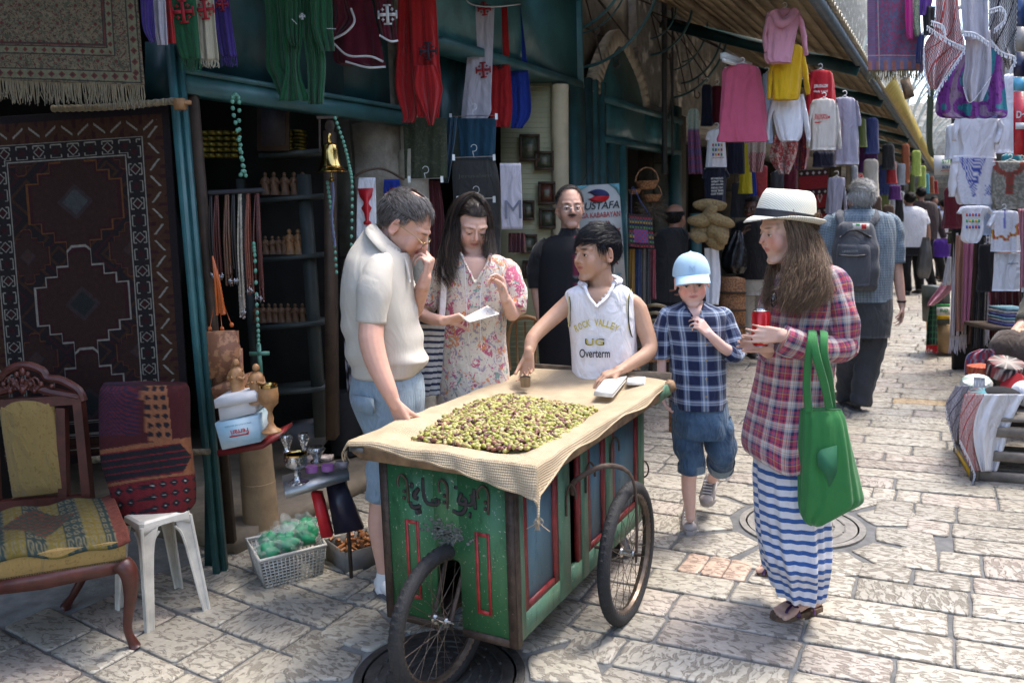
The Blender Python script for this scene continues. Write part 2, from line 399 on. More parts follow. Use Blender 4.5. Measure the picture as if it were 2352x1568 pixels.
def manhole(cx,cy,r,mt,label,rings):
 t=thing('manhole_cover',label,'manhole cover',(cx,cy,0))
 m=MB();lathe(m,(cx,cy,0),[(r*.9,.002),(r*.9,.012),(r,.012),(r,.002)],48);mk('outer_frame',m,mt,t)
 m=MB();lathe(m,(cx,cy,0),[(.001,.002),(r*.87,.002),(r*.87,.009),(.001,.009)],48);mk('lid',m,mt,t)
 for i in range(1,rings):
  q=r*.85*i/rings;m=MB();seg=12
  for s in range(seg):
   a=np.linspace(s*2*math.pi/seg+.06,(s+1)*2*math.pi/seg-.06,6)+i*.2
   P=np.stack([cx+q*np.cos(a),cy+q*np.sin(a),np.full(6,.011)],1);tube(m,P,r*.018,5)
  mk('raised_ring',m,mt,t)
manhole(-.60,4.1,.30,IRONL,'worn round grey iron manhole cover behind the girl in the long striped skirt',5)
manhole(*GZ(1010,1552)[:2],.30,IRON,'dark ribbed iron manhole cover under the front wheel of the cart',7)
XF=-2.95
def wallbox(name,x0,x1,y0,y1,z0,z1,mt,label,cat='wall'):
 m=MB();box(m,x0,x1,y0,y1,z0,z1);o=mk(name,m,mt,smooth=0);tag(o,label,cat);return o
def stone_mat(name,tint,sx,bs=1.0):
 m,n,b=_nt(name);tc=n.nodes.new('ShaderNodeTexCoord');mp=n.nodes.new('ShaderNodeMapping');n.links.new(tc.outputs['Object'],mp.inputs[0])
 if sx:mp.inputs['Rotation'].default_value=(math.pi/2,0,math.pi/2)
 else:mp.inputs['Rotation'].default_value=(math.pi/2,0,0)
 nd=noise(n,3,3);ad=n.nodes.new('ShaderNodeVectorMath');ad.operation='MULTIPLY_ADD';n.links.new(nd,ad.inputs[0]);ad.inputs[1].default_value=(.05,.05,.05);n.links.new(mp.outputs[0],ad.inputs[2])
 q=n.nodes.new('ShaderNodeTexBrick');q.inputs['Scale'].default_value=bs;q.inputs['Mortar Size'].default_value=.012;q.inputs['Mortar Smooth'].default_value=.4;q.inputs['Brick Width'].default_value=.55;q.inputs['Row Height'].default_value=.28
 q.inputs['Color1'].default_value=(*tint,1);q.inputs['Color2'].default_value=(*[c*.72 for c in tint],1);q.inputs['Mortar'].default_value=(*[c*.4 for c in tint],1);n.links.new(ad.outputs[0],q.inputs[0])
 nz=noise(n,6,6,.7);c=mixc(n,1,q.outputs[0],ramp(n,nz,[(.3,(.45,.42,.38)),(.65,(1,1,1))]),'MULTIPLY');n.links.new(c,b.inputs['Base Color']);b.inputs['Roughness'].default_value=.9
 h=n.nodes.new('ShaderNodeMath');h.operation='SUBTRACT';n.links.new(nz,h.inputs[0]);n.links.new(q.outputs[1],h.inputs[1]);setbump(n,b,h.outputs[0],.03,.8);return m
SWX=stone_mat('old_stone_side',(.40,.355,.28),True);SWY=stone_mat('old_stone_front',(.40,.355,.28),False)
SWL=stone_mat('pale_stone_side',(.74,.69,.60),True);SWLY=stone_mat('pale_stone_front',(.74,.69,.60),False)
bl=thing('stone_building','old stone market building with dark shop openings along the left side of the street','building',(XF,8,0))
def bpart(name,x0,x1,y0,y1,z0,z1,mt):
 m=MB();box(m,x0,x1,y0,y1,z0,z1);return mk(name,m,mt,bl,smooth=0)
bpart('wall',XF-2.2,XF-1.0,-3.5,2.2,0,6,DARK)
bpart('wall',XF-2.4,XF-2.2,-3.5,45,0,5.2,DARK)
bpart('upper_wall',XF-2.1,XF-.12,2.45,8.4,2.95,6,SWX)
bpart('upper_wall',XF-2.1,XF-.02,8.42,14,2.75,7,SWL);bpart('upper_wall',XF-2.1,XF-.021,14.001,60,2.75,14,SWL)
bpart('pier',XF-.45,XF-.05,4.02,4.42,0,2.94,SWX)
bpart('pier',XF-.5,XF-.04,6.35,6.62,0,2.94,SWX)
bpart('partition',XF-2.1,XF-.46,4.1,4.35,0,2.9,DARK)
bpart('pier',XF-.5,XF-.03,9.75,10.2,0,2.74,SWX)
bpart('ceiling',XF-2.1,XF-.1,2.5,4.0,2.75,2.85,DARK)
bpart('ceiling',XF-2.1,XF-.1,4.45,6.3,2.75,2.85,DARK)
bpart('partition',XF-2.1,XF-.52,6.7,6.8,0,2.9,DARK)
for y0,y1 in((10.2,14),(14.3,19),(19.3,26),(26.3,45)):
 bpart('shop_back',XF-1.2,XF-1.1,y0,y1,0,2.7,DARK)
 bpart('pier',XF-.5,XF-.03,y1,y1+.3,0,2.74,SWX)
bpart('threshold',XF-2.1,XF-.02,2.62,4.0,0,.1,mat('worn_step',(.25,.2,.14),.7,var=.3))
br=thing('stone_building','pale stone building behind the textile stalls on the right side of the street','building',(2.2,8,0))
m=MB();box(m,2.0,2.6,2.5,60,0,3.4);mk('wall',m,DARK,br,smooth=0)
m=MB();box(m,2.3,2.7,2.0,60,3.41,4.6);mk('upper_wall',m,SWL,br,smooth=0)
m=MB();box(m,1.6,2.29,-4.2,1.6,0,3.6);mk('wall',m,SWL,br,smooth=0)
be=thing('stone_building','sunlit pale stone house closing the far end of the street','building',(0,46,0))
m=MB();box(m,-8,8,46,47,2.3,6.5);mk('wall',m,SWLY,be,smooth=0)
m=MB();box(m,-8,8,46.02,47,0,2.29);mk('passage',m,DARK,be,smooth=0)
# the nut cart
def chipped(name,c,c2,chip,thr=.63):
 m,n,b=_nt(name);nz=noise(n,5,5);o=mixc(n,nz,c,c2)
 sp=noise(n,95,3,.6);o=mixc(n,ramp(n,sp,[(thr,(0,0,0)),(thr+.03,(1,1,1))]),o,chip)
 st=noise(n,14,6,.7,.5,scalevec(n,(2,2,.5)));o=mixc(n,ramp(n,st,[(.56,(0,0,0)),(.72,(.85,.85,.85))]),o,tuple(x*.4 for x in c))
 n.links.new(o,b.inputs['Base Color']);b.inputs['Roughness'].default_value=.5;setbump(n,b,noise(n,40,5),.003,.6);return m
GRN=chipped('green_paint',(.022,.105,.04),(.04,.15,.06),(.36,.36,.27),.64)
GRN2=chipped('grey_green_paint',(.055,.13,.08),(.09,.18,.12),(.35,.28,.15),.66)
BLU=chipped('blue_paint',(.055,.12,.17),(.09,.19,.25),(.25,.22,.15),.68)
RED=mat('red_paint',(.38,.03,.03),.5,var=.4,vs=30,bump=.4)
MAR=mat('maroon_paint',(.20,.018,.02),.5,var=.4,vs=20,bump=.4)
RAIL=mat('weathered_wood',(.27,.17,.095),.75,var=.55,vs=14,bump=.8,bs=35,bd=.006)
RUST=mat('rusty_steel',(.075,.05,.038),.65,.35,var=.4,vs=40,bump=.5,bs=120)
TYRE=mat('tyre_rubber',(.018,.018,.020),.75,var=.25,vs=40,bump=.9,bs=180,bd=.004)
RIM=mat('dull_rim',(.17,.13,.10),.45,.7,var=.4,vs=30)
CHROME=mat('bright_hub',(.6,.6,.6),.25,1,var=.2)
BLACK=mat('black_paint',(.012,.012,.016),.5,var=.2)
x0,x1,y0,y1,zb,zt=-1.715,-1.19,2.17,3.42,.19,.775
ct=thing('vendor_cart','old green wooden three-wheeled pushcart piled with fresh nuts on burlap','cart',((x0+x1)/2,2.8,0))
def cm(name,mb,mt,par=ct,sm=0):return mk(name,mb,mt,par,smooth=sm)
m=MB();sx0,sx1,sz=-1.497,-1.400,.45;th=.018
arch=[(sx0+(sx1-sx0)*(.5-.5*math.cos(t)),sz-.02+.022*math.sin(t))for t in np.linspace(0,math.pi,9)]
poly=[(x0,zb),(sx0,zb)]+arch+[(sx1,zb),(x1,zb),(x1,zt),(x0,zt)]
def fan(polyL):
 return prism(m,[[a,y0,b]for a,b in polyL],[0,th,0])
fan([(x0,zb),(sx0,zb),(sx0,zt),(x0,zt)]);fan([(sx1,zb),(x1,zb),(x1,zt),(sx1,zt)]);fan(arch+[(sx1,zt-.0),(sx0,zt-.0)])
fp=cm('front_panel',m,GRN)
for xa in(-1.618,-1.338):
 m=MB();wd=.056;za,zc=.275,.56
 box(m,xa,xa+.012,y0-.004,y0-.001,za,zc);box(m,xa+wd-.010,xa+wd,y0-.004,y0-.001,za,zc)
 box(m,xa+.012,xa+wd-.010,y0-.004,y0-.001,zc-.012,zc);box(m,xa+.012,xa+wd-.010,y0-.004,y0-.001,za,za+.014)
 cm('red_frame',m,RED,fp)
m=MB()
def zf(zx,zy,off=.0025):
 p=PY(828+.168*zx,997+.168*zy,y0-off);return p
for st_,wd in[([(700,655),(695,735)],40),([(800,735),(745,800),(740,850),(790,880)],48),([(680,915),(700,985),(790,990),(815,960)],42),([(745,1065),(835,1045)],48),([(850,595),(852,720),(868,850),(900,925),(960,955),(1060,955),(1072,880)],36),([(985,945),(978,880)],24),([(1030,945),(1028,865)],24),([(1300,700),(1300,750)],30),([(1385,800),(1345,880),(1350,935),(1420,950),(1440,900),(1395,860)],42),([(1440,950),(1425,1030),(1360,1085),(1255,1040)],40),([(1500,820),(1530,900),(1500,960),(1420,950)],36),([(1552,745),(1550,880),(1570,1030)],38),([(1475,1095),(1515,1110)],60)]:
 P=spl([zf(*q)for q in st_],10 if len(st_)>2 else 3)
 tube(m,P,np.array([wd*.168*.5*2.6/FPX*2*(.5+.5*math.sin(math.pi*(.15+.7*i/(len(P)-1))))for i in range(len(P))])*.9,6,flat=.12,up=np.array([0,1.,0]))
cm('painted_arabic_writing',m,BLACK,fp)
m=MB();R_=random.Random(2)
for i in range(420):
 c=np.array([-1.45+R_.gauss(0,.035),y0-.0006,.535+R_.gauss(0,.018)]);r=.0012+R_.random()**3*.007
 ell(m,c,(r*1.5,.0008,r*.8),6,4)
cm('scuff_mark',m,mat('scuff',(.13,.14,.12),.8,var=.5,vs=80),fp)
for hx in((560,545,520,715,655,930),(1110,610,1080,790,1185,1010),(1670,700,1610,880,1745,1095)):
 tx,ty,lx,ly,rx,ry=hx;m=MB()
 P=spl([zf(lx,ly,.03),zf(lx-15,(ly+ty)/2,.028),zf(tx-20,ty+5,.02),zf(tx+30,ty+30,.012),zf(tx+75,(ty*.7+ry*.3),.006),zf(rx,ry,.004)],16)
 tube(m,P,.0045,7)
 for q in(230,320):ell(m,zf(tx+35,ty+q,.005),(.007,.005,.007),8,6)
 cm('hook',m,RUST,ct,60)
m=MB()
for xa in(x0,x1):
 s=-1 if xa==x0 else 1
 box(m,xa-s*.03,xa+s*.002,y0-.003,y0-.0005,zb-.012,zt);box(m,xa+s*.0005,xa+s*.003,y0-.003,y0+.03,zb-.012,zt)
box(m,x0+.03,sx0-.0,y0-.003,y0-.0006,zb-.012,zb+.016);box(m,sx1,x1-.03,y0-.003,y0-.0006,zb-.012,zb+.016)
cm('corner_iron',m,RUST)
m=MB()
for i in range(9):ell(m,[x0+.015,y0-.004,zb+.05+i*.06],.0035,6,4);ell(m,[x1-.014,y0-.004,zb+.05+i*.06],.0035,6,4)
cm('nail_heads',m,RUST,sm=60)
X=x1;m=MB()
for ya,yb in((y0+.02,2.235),(2.505,2.60),(2.705,2.77),(2.96,3.03),(3.35,y1)):box(m,X-.022,X,ya,yb,zb,zt)
for ya,yb in((2.235,2.505),(2.60,2.705),(2.77,2.96),(3.03,3.35)):box(m,X-.022,X-.001,ya,yb,.715,zt);box(m,X-.022,X-.001,ya,yb,zb,.275)
cm('side_frame',m,GRN2)
for ya,yb in((2.235,2.505),(2.77,2.96),(3.03,3.35)):
 m=MB();box(m,X-.02,X-.012,ya+.03,yb-.035,.30,.715);sp_=cm('side_panel',m,BLU)
 m=MB();box(m,X-.02,X-.003,ya,ya+.03,.275,.715);box(m,X-.02,X-.003,yb-.035,yb,.275,.715);box(m,X-.02,X-.004,ya+.03,yb-.035,.275,.30);cm('panel_trim',m,MAR,sp_)
m=MB();box(m,X-.019,X-.002,2.675,2.705,.275,.715);cm('door_trim',m,MAR)
for yh,zh in((2.56,.60),(2.74,.63),(3.0,.66)):
 m=MB();P=spl([[X+.004,yh,zh-.1],[X+.006,yh,zh-.02],[X+.02,yh+.005,zh+.02],[X+.035,yh+.012,zh+.0],[X+.036,yh+.014,zh-.035]],14);tube(m,P,.0045,7);cm('hook',m,RUST,ct,60)
m=MB();box(m,x0,x0+.02,y0+.02,y1,zb,zt);box(m,x0+.02,x1-.022,y1-.02,y1,zb,zt);cm('rear_and_left_boards',m,GRN2)
m=MB();box(m,x0+.02,sx0-.01,y0+.02,y1-.02,zb,zb+.02);box(m,sx1+.01,x1-.023,y0+.02,y1-.02,zb,zb+.02);box(m,sx0-.0095,sx1+.0095,2.5,y1-.02,zb,zb+.02);cm('floor_board',m,WOODD)
m=MB();box(m,x0+.02,x1-.023,y0+.02,y1-.02,zt-.02,zt-.001);cm('top_board',m,WOODD)
RL=-1.805;RRx=-1.085;ry0,ry1=2.125,3.44;rz0,rz1=.77,.825
m=MB()
pts=[(RL+.012,.785),(RL,.80),(RL+.004,.822),(RL+.02,rz1),(RRx,rz1),(RRx,rz0-.005),(RL+.05,rz0-.003)]
prism(m,[[a,ry0,b]for a,b in pts],[0,.045,0]);rf=cm('front_rail',m,RAIL)
m=MB();box(m,RL+.0,RL+.06,ry0-.003,ry0-.0005,.792,.812);box(m,RL-.003,RL-.0005,ry0-.003,ry0+.05,.792,.812);cm('iron_strap',m,mat('zinc_strap',(.2,.2,.2),.5,.8,var=.3),rf)
m=MB();box(m,RL+.005,RL+.05,ry0+.046,ry1,rz0,rz1-.002);box(m,RRx-.045,RRx,ry0+.046,ry1,rz0,rz1-.002);cm('side_rail',m,RAIL)
m=MB();box(m,RL+.0,RRx+.01,ry1+.001,ry1+.03,rz0-.01,rz1+.045);cm('back_rail',m,mat('dark_rail',(.10,.075,.055),.8,var=.5,vs=20,bump=.6,bs=40))
m=MB();a=np.array([-1.115,3.30,.775]);e=GZ(1545,882,.83);bar(m,a,e+(a-e)*.28,.018,.024);hb=cm('handle',m,GRN2)
m=MB();d=nrm(e-a);bar(m,e+(a-e)*.279,e,.0172,.022);cm('grip',m,RAIL,hb)
def wheel(cx,cy,cz,r,tw,yaw=0):
 c=np.array([cx,cy,cz]);ax=np.array([math.cos(yaw),math.sin(yaw),0]);d1=np.array([-math.sin(yaw),math.cos(yaw),0]);d2=UP
 wo_=thing('w','w','w',c);bpy.data.objects.remove(wo_)
 def ring(R,prof,n=64,mod=None):
  a=np.linspace(0,2*np.pi,n,endpoint=False);A=[]
  for(o,h)in prof:
   A.append([c+(d1*math.cos(q)+d2*math.sin(q))*(R+h+(mod(q,o)if mod else 0))+ax*o for q in a])
  return np.array(A)
 m=MB();pr=[(tw*math.sin(t),tw*1.05*math.cos(t))for t in np.linspace(-2.4,2.4,15)]
 n=120;R=ring(r-tw*1.05,pr,n,lambda q,o:(.0032*(1 if(int(round(q/(2*np.pi)*n))%2)else-1)if abs(o)<tw*.75 else 0))
 m.add(R.reshape(-1,3),gridf(n,len(pr),True));ty=cm('wheel_tyre',m,TYRE,ct,50)
 m=MB();pr=[(-tw*.75,-tw*.25),(-tw*.5,-tw*.55),(0,-tw*.7),(tw*.5,-tw*.55),(tw*.75,-tw*.25),(tw*.5,-tw*.9),(0,-tw*1.1),(-tw*.5,-tw*.9),(-tw*.75,-tw*.25)]
 R=ring(r-tw*1.25,pr);m.add(R.reshape(-1,3),gridf(64,len(pr),True));cm('wheel_rim',m,RIM,ct,40)
 m=MB();rr_=r-tw*2.1
 for i in range(28):
  q=i*2*math.pi/28;s=1 if i%2 else-1;q2=q+s*(1.1 if(i//2)%2 else-1.1)
  tube(m,[c+(d1*math.cos(q2)+d2*math.sin(q2))*.016+ax*s*.024,c+(d1*math.cos(q)+d2*math.sin(q))*rr_],.0013,4)
 cm('wheel_spokes',m,RIM,ct,60)
 m=MB();tube(m,[c-ax*.055,c-ax*.03,c-ax*.03,c+ax*.03,c+ax*.03,c+ax*.055],[.005,.005,.013,.013,.005,.005],12)
 for s in(-1,1):tube(m,[c+ax*s*.022,c+ax*s*.026],.022,16)
 cm('wheel_hub',m,CHROME,ct,40);return c,ax
wheel(-1.448,2.115,.252,.252,.0235,-.10)
wheel(-1.055,2.835,.275,.275,.024)
wheel(-1.85,2.835,.275,.275,.024)
m=MB();tube(m,[[-1.9,2.835,.275],[-1.0,2.835,.275]],.007,8)
for xx in(-1.22,-1.69):box(m,xx-.008,xx+.008,2.81,2.86,.17,.30)
cm('axle',m,RUST,ct,60)
m=MB()
P=spl([[X+.004,2.62,.56],[X+.02,2.60,.62],[X+.10,2.70,.66],[X+.165,2.80,.60],[X+.172,2.84,.42],[X+.168,2.84,.24]],22)
tube(m,P,.010,6,flat=.45);cm('wheel_fork',m,RUST,ct,60)
m=MB()
for s in(-.035,.035):
 tube(m,[[-1.448+s,2.115,.252],[-1.448+s*1.1,2.24,.46],[-1.448+s,2.3,.60]],.008,6)
cm('front_fork',m,RUST,ct,60)
m=MB();a=np.linspace(0,2*np.pi,20);c=np.array([X-.03,y1+.0,.42]);tube(m,np.stack([c[0]+.028*np.cos(a)+.02,np.full(20,c[1]+.01),c[2]+.04*np.sin(a)],1),.004,6)
for i in range(4):ell(m,[X-.01,y1+.012,.37-i*.022],(.005,.004,.012),8,6)
cm('chain_ring',m,RUST,ct,60)
def burlap_mat():
 m,n,b=_nt('burlap');uv=n.nodes.new('ShaderNodeUVMap')
 ws=[]
 for d in('X','Y'):
  q=n.nodes.new('ShaderNodeTexWave');q.bands_direction=d;q.inputs['Scale'].default_value=42;q.inputs['Distortion'].default_value=1.2;q.inputs['Detail Scale'].default_value=3;n.links.new(uv.outputs[0],q.inputs[0]);ws.append(q.outputs[1])
 s=n.nodes.new('ShaderNodeMath');s.operation='ADD';n.links.new(ws[0],s.inputs[0]);n.links.new(ws[1],s.inputs[1])
 h=n.nodes.new('ShaderNodeMath');h.operation='MULTIPLY';n.links.new(s.outputs[0],h.inputs[0]);h.inputs[1].default_value=.5
 c=ramp(n,h.outputs[0],[(.1,(.36,.275,.18)),(.8,(.54,.44,.31))]);nz=noise(n,9,4)
 n.links.new(mixc(n,1,c,ramp(n,nz,[(.3,(.8,.78,.75)),(.7,(1,1,1))]),'MULTIPLY'),b.inputs['Base Color']);b.inputs['Roughness'].default_value=.95;b.inputs['Specular IOR Level'].default_value=.1
 setbump(n,b,h.outputs[0],.003,.8);return m
BUR=burlap_mat()
def burlap():
 nu,nv=110,150;P=np.zeros((nv,nu,3));uv=np.zeros((nv,nu,2))
 for j in range(nv):
  for i in range(nu):
   u,v=i/(nu-1),j/(nv-1)
   wl=.035+.01*math.sin(v*9);wr=.035+.075*max(0,1-v/.3)**1.2+.008*math.sin(v*17+1)
   fr=.02+.10*max(0,(u-.12)/.88)**1.4
   a=RL-wl+u*(RRx-RL+wl+wr);b=ry0-fr+v*(ry1-.01-ry0+fr)
   if v>.9:b-=.02*math.sin(u*7)*(v-.9)*10
   dx=max(0,a-(RRx+.006));dxl=max(0,(RL-.004)-a);dy=max(0,(ry0-.006)-b)
   x=min(max(a,RL-.004),RRx+.006)+.22*dx-.55*dxl;y=max(b,ry0-.006)-.22*dy
   drop=math.hypot(dx,dy)*.97+dxl*.75
   ins=min(a-RL-.06,RRx-.05-a,b-ry0-.05,(ry1-.03)-b)
   z=rz1+.007
   if ins>0:t_=min(ins/.09,1);z-=.022*t_*t_*(3-2*t_)
   z+=(vnoise(u*6,v*8,3)-.5)*.012+(vnoise(u*16,v*20,4)-.5)*.005
   if drop>0:
    z+=-drop;wv=.012*math.sin(u*23+v*14)*min(1,drop/.05);x+=wv*.5*(dx>0);y-=abs(wv)*(dy>0)
   if v>.8:z+=.03*((v-.8)/.2)**2*(1-abs(2*u-1)**6)*.8
   P[j,i]=(x,y,z);uv[j,i]=(a,b)
 m=MB();m.add(P.reshape(-1,3),gridf(nu,nv),uv.reshape(-1,2));
 edge=np.concatenate([P[0,:],P[:,-1][1:]]);ue=np.concatenate([uv[0,:],uv[:,-1][1:]])
 o=mk('burlap_cloth',m,BUR,None,smooth=180,solid=.004)
 tag(o,'coarse tan burlap cloth spread over the top of the green cart','cloth')
 mm=MB();tube(mm,edge+[0,0,.002],.0045,6,uvw=.02);mk('hem',mm,BUR,o,smooth=180)
 mm=MB();R=random.Random(5)
 for q,e_ in((P[0,-1],16),(P[0,0],10)):
  for i in range(e_):
   p=q+np.array([R.gauss(0,.006),R.gauss(0,.006),0]);tube(mm,spl([p,p+[R.gauss(0,.006),-.004,-.012],p+[R.gauss(0,.012),-.006,-.026-R.random()*.01]],5),.0011,4)
 mk('frayed_threads',mm,BUR,o,smooth=60)
burlap()
NUT=vmat('nut_skin',.42,.25,300,.001,.2)
def nuts():
 R=random.Random(8);pal=[(.40,.42,.10),(.46,.47,.16),(.33,.36,.07),(.50,.45,.20),(.16,.07,.06),(.26,.13,.09),(.10,.045,.05),(.44,.36,.16),(.38,.40,.12),(.55,.52,.27)]
 wt=[5,4,4,3,3,3.2,1.8,3,4,1.6]
 outline=np.array([GZ(x,y,.835)[:2]for x,y in[(955,1000),(1010,962),(1080,925),(1150,903),(1230,912),(1300,925),(1372,934),(1330,975),(1280,1012),(1225,1026),(1130,1024),(1040,1016)]])
 cen=outline.mean(0)
 def inside(p):
  a=outline-p;s=0
  for i in range(len(a)):
   b,c=a[i],a[(i+1)%len(a)];s+=math.atan2(b[0]*c[1]-b[1]*c[0],b@c)
  return abs(s)>3
 def hgt(p):
  d=min(np.linalg.norm(p-(outline[i]*(1-t)+outline[(i+1)%len(outline)]*t))for i in range(len(outline))for t in(0,.33,.66))
  return .812+.05*min(1,d/.16)**.7
 base=MB();L=[]
 lo,hi=outline.min(0)-.01,outline.max(0)+.01;yy=lo[1];stp=.0125
 while yy<hi[1]:
  xx=lo[0]+R.random()*stp
  while xx<hi[0]:
   p=np.array([xx+R.gauss(0,.003),yy+R.gauss(0,.003)])
   if inside(p):L.append(np.array([*p,hgt(p)+R.random()*.009]))
   elif R.random()<.08 and min(np.linalg.norm(outline-p,axis=1))<.03:L.append(np.array([*p,.816]))
   xx+=stp
  yy+=stp*.85
 L.sort(key=lambda p:(p-CAM)@(p-CAM))
 def geo(mm,c,s):
  q=Vector((R.gauss(0,1),R.gauss(0,1),R.gauss(0,.45))).to_track_quat('Z','Y').to_matrix();M=np.array(q)
  col=np.array(R.choices(pal,wt)[0])*(.58+.36*R.random())*[1.04,.96,.95];n,k=8,7
  th=np.linspace(.05,np.pi-.05,k);a=np.linspace(0,2*np.pi,n,endpoint=False)
  tap=1-.25*np.cos(th)
  P=np.stack([(np.sin(th)*tap)[:,None]*np.cos(a)*s*.62,(np.sin(th)*tap)[:,None]*np.sin(a)*s*.58,np.cos(th)[:,None]*np.ones(n)*s],-1)
  cc=np.tile(col,(k,n,1));tip=np.array([.3,.12,.08])if R.random()<.5 else col
  cc[:2]=tip*.5+col*.5
  P=P.reshape(-1,3)@M.T+c;loft(mm,P.reshape(k,n,3),(True,True),None,cc.reshape(-1,3))
 for i,p in enumerate(L[:300]):
  mm=MB();geo(mm,p,.0105+R.random()*.003);o=mk('fresh_nut',mm,NUT,None,smooth=180)
  tag(o,'olive-sized green to purple fresh nut lying in the front of the heap on the burlap','nut','nuts heaped on the cart')
 mm=MB()
 for p in L[300:]:geo(mm,p,.0105+R.random()*.003)
 o=mk('nut_heap',mm,NUT,None,smooth=180);tag(o,'rest of the heap of green and purple fresh nuts on the burlap','nuts','nuts heaped on the cart','stuff')
 mm=MB();n=36;rings=[]
 for t in np.linspace(1,.05,8):
  rings.append([[*(cen+(spl(np.vstack([outline,outline[:1]]),n+1)[i]-cen)*t*.97),0]for i in range(n)])
 rings=np.array(rings)
 for r_ in rings:
  for q in r_:q[2]=hgt(q[:2])-.006
 loft(mm,rings,(False,True));mk('heap_core',mm,mat('nut_core',(.14,.12,.04),.8,var=.5,vs=90),o,smooth=180)
nuts()
WHT=mat('white_paper',(.72,.70,.66),.7,var=.12,vs=20,bump=.2)
def slab(name,q,z,h,label,cat,mt=WHT,lay=1):
 m=MB();pts=[GZ(a,b,z)for a,b in q]
 for i in range(lay):prism(m,[p+np.array([.0015*math.sin(i*5),.0015*math.cos(i*3),i*h/lay*1.0])for p in pts],[0,0,h/lay*.8])
 o=mk(name,m,mt,smooth=0);return tag(o,label,cat)
slab('paper_bag_stack',[(1364,909),(1407,913),(1440,872),(1397,868)],.838,.02,'stack of small white paper bags beside the boy\'s hand on the cart','paper bags',lay=5)
slab('paper_bag_stack',[(1440,884),(1481,885),(1483,866),(1443,864)],.838,.012,'paler stack of white paper bags in the far right corner of the cart','paper bags',lay=3)
m=MB();c=GZ(1207,888,.84);lathe(m,c+[0,0,.0],[(.0,.0),(.021,.001),(.024,.045),(.022,.045),(.019,.004),(.0,.004)],20)
o=mk('measuring_cup',m,mat('tin_cup',(.25,.2,.15),.4,.8,var=.3),None,smooth=40);tag(o,'small dull metal measuring cup under the boy\'s fingers on the burlap','cup')
# people: tools
def remesh(mb,vox=.005,sm=2,f=.5):
 v=np.concatenate(mb.v);me=bpy.data.meshes.new('tmp');fs=[]
 for q in mb.f:fs+=q.tolist()
 me.from_pydata(v.tolist(),[],fs);o=bpy.data.objects.new('tmp',me);COL.objects.link(o)
 r=o.modifiers.new('r','REMESH');r.mode='VOXEL';r.voxel_size=vox
 if sm:s=o.modifiers.new('s','SMOOTH');s.iterations=sm;s.factor=f
 bpy.context.view_layer.update();e=o.evaluated_get(bpy.context.evaluated_depsgraph_get()).to_mesh()
 n=len(e.vertices);a=np.zeros(n*3);e.vertices.foreach_get('co',a);a=a.reshape(-1,3)
 lt=np.zeros(len(e.polygons),int);e.polygons.foreach_get('loop_total',lt);li=np.zeros(len(e.loops),int);e.loops.foreach_get('vertex_index',li)
 ls=np.concatenate([[0],np.cumsum(lt)[:-1]]);out=MB();out.v=[a];out.n=n;out.uv=[np.zeros((n,2))]
 for k in np.unique(lt):
  idx=ls[lt==k];out.f.append(li[idx[:,None]+np.arange(k)])
 bpy.data.objects.remove(o);bpy.data.meshes.remove(me);return out
SKINM=None
def skin_material():
 global SKINM
 if SKINM:return SKINM
 m,n,b=_nt('skin');a=n.nodes.new('ShaderNodeVertexColor');a.layer_name='Col'
 nz=noise(n,45,5);k=ramp(n,nz,[(.3,(.95,.92,.91)),(.7,(1.02,1.0,1.0))]);n.links.new(mixc(n,1,a.outputs[0],k,'MULTIPLY'),b.inputs['Base Color'])
 b.inputs['Roughness'].default_value=.5;b.inputs['Subsurface Weight'].default_value=.12;b.inputs['Subsurface Radius'].default_value=(.010,.004,.002);b.inputs['Subsurface Scale'].default_value=.6
 b.inputs['Specular IOR Level'].default_value=.35
 setbump(n,b,noise(n,400,3),.001,.25);SKINM=m;return m
HAIRM=vmat('hair_strands',.42,0,var=.2)
def limb(mb,rows,k,n=14,res=14,caps=True,flat=1.):
 """rows: (px, py, radius_px, depth offset m)"""
 r=np.array([(a,b,c,d if True else 0)for a,b,c,d in rows],float);s=spl(r,res)if len(r)>2 else spl(r,max(4,res//2))
 P=np.array([V(x,y,k+d)for x,y,_,d in s]);rad=s[:,2]*np.array([KS(x,y,k+d)for x,y,_,d in s])/FPX
 if caps:
  d0,d1=nrm(P[0]-P[1]),nrm(P[-1]-P[-2])
  P=np.vstack([P[0]+d0*rad[0]*.95,P[0]+d0*rad[0]*.7,P,P[-1]+d1*rad[-1]*.7,P[-1]+d1*rad[-1]*.95]);rad=np.concatenate([[rad[0]*.15,rad[0]*.65],rad,[rad[-1]*.65,rad[-1]*.15]])
 return tube(mb,P,rad,n,flat=flat)
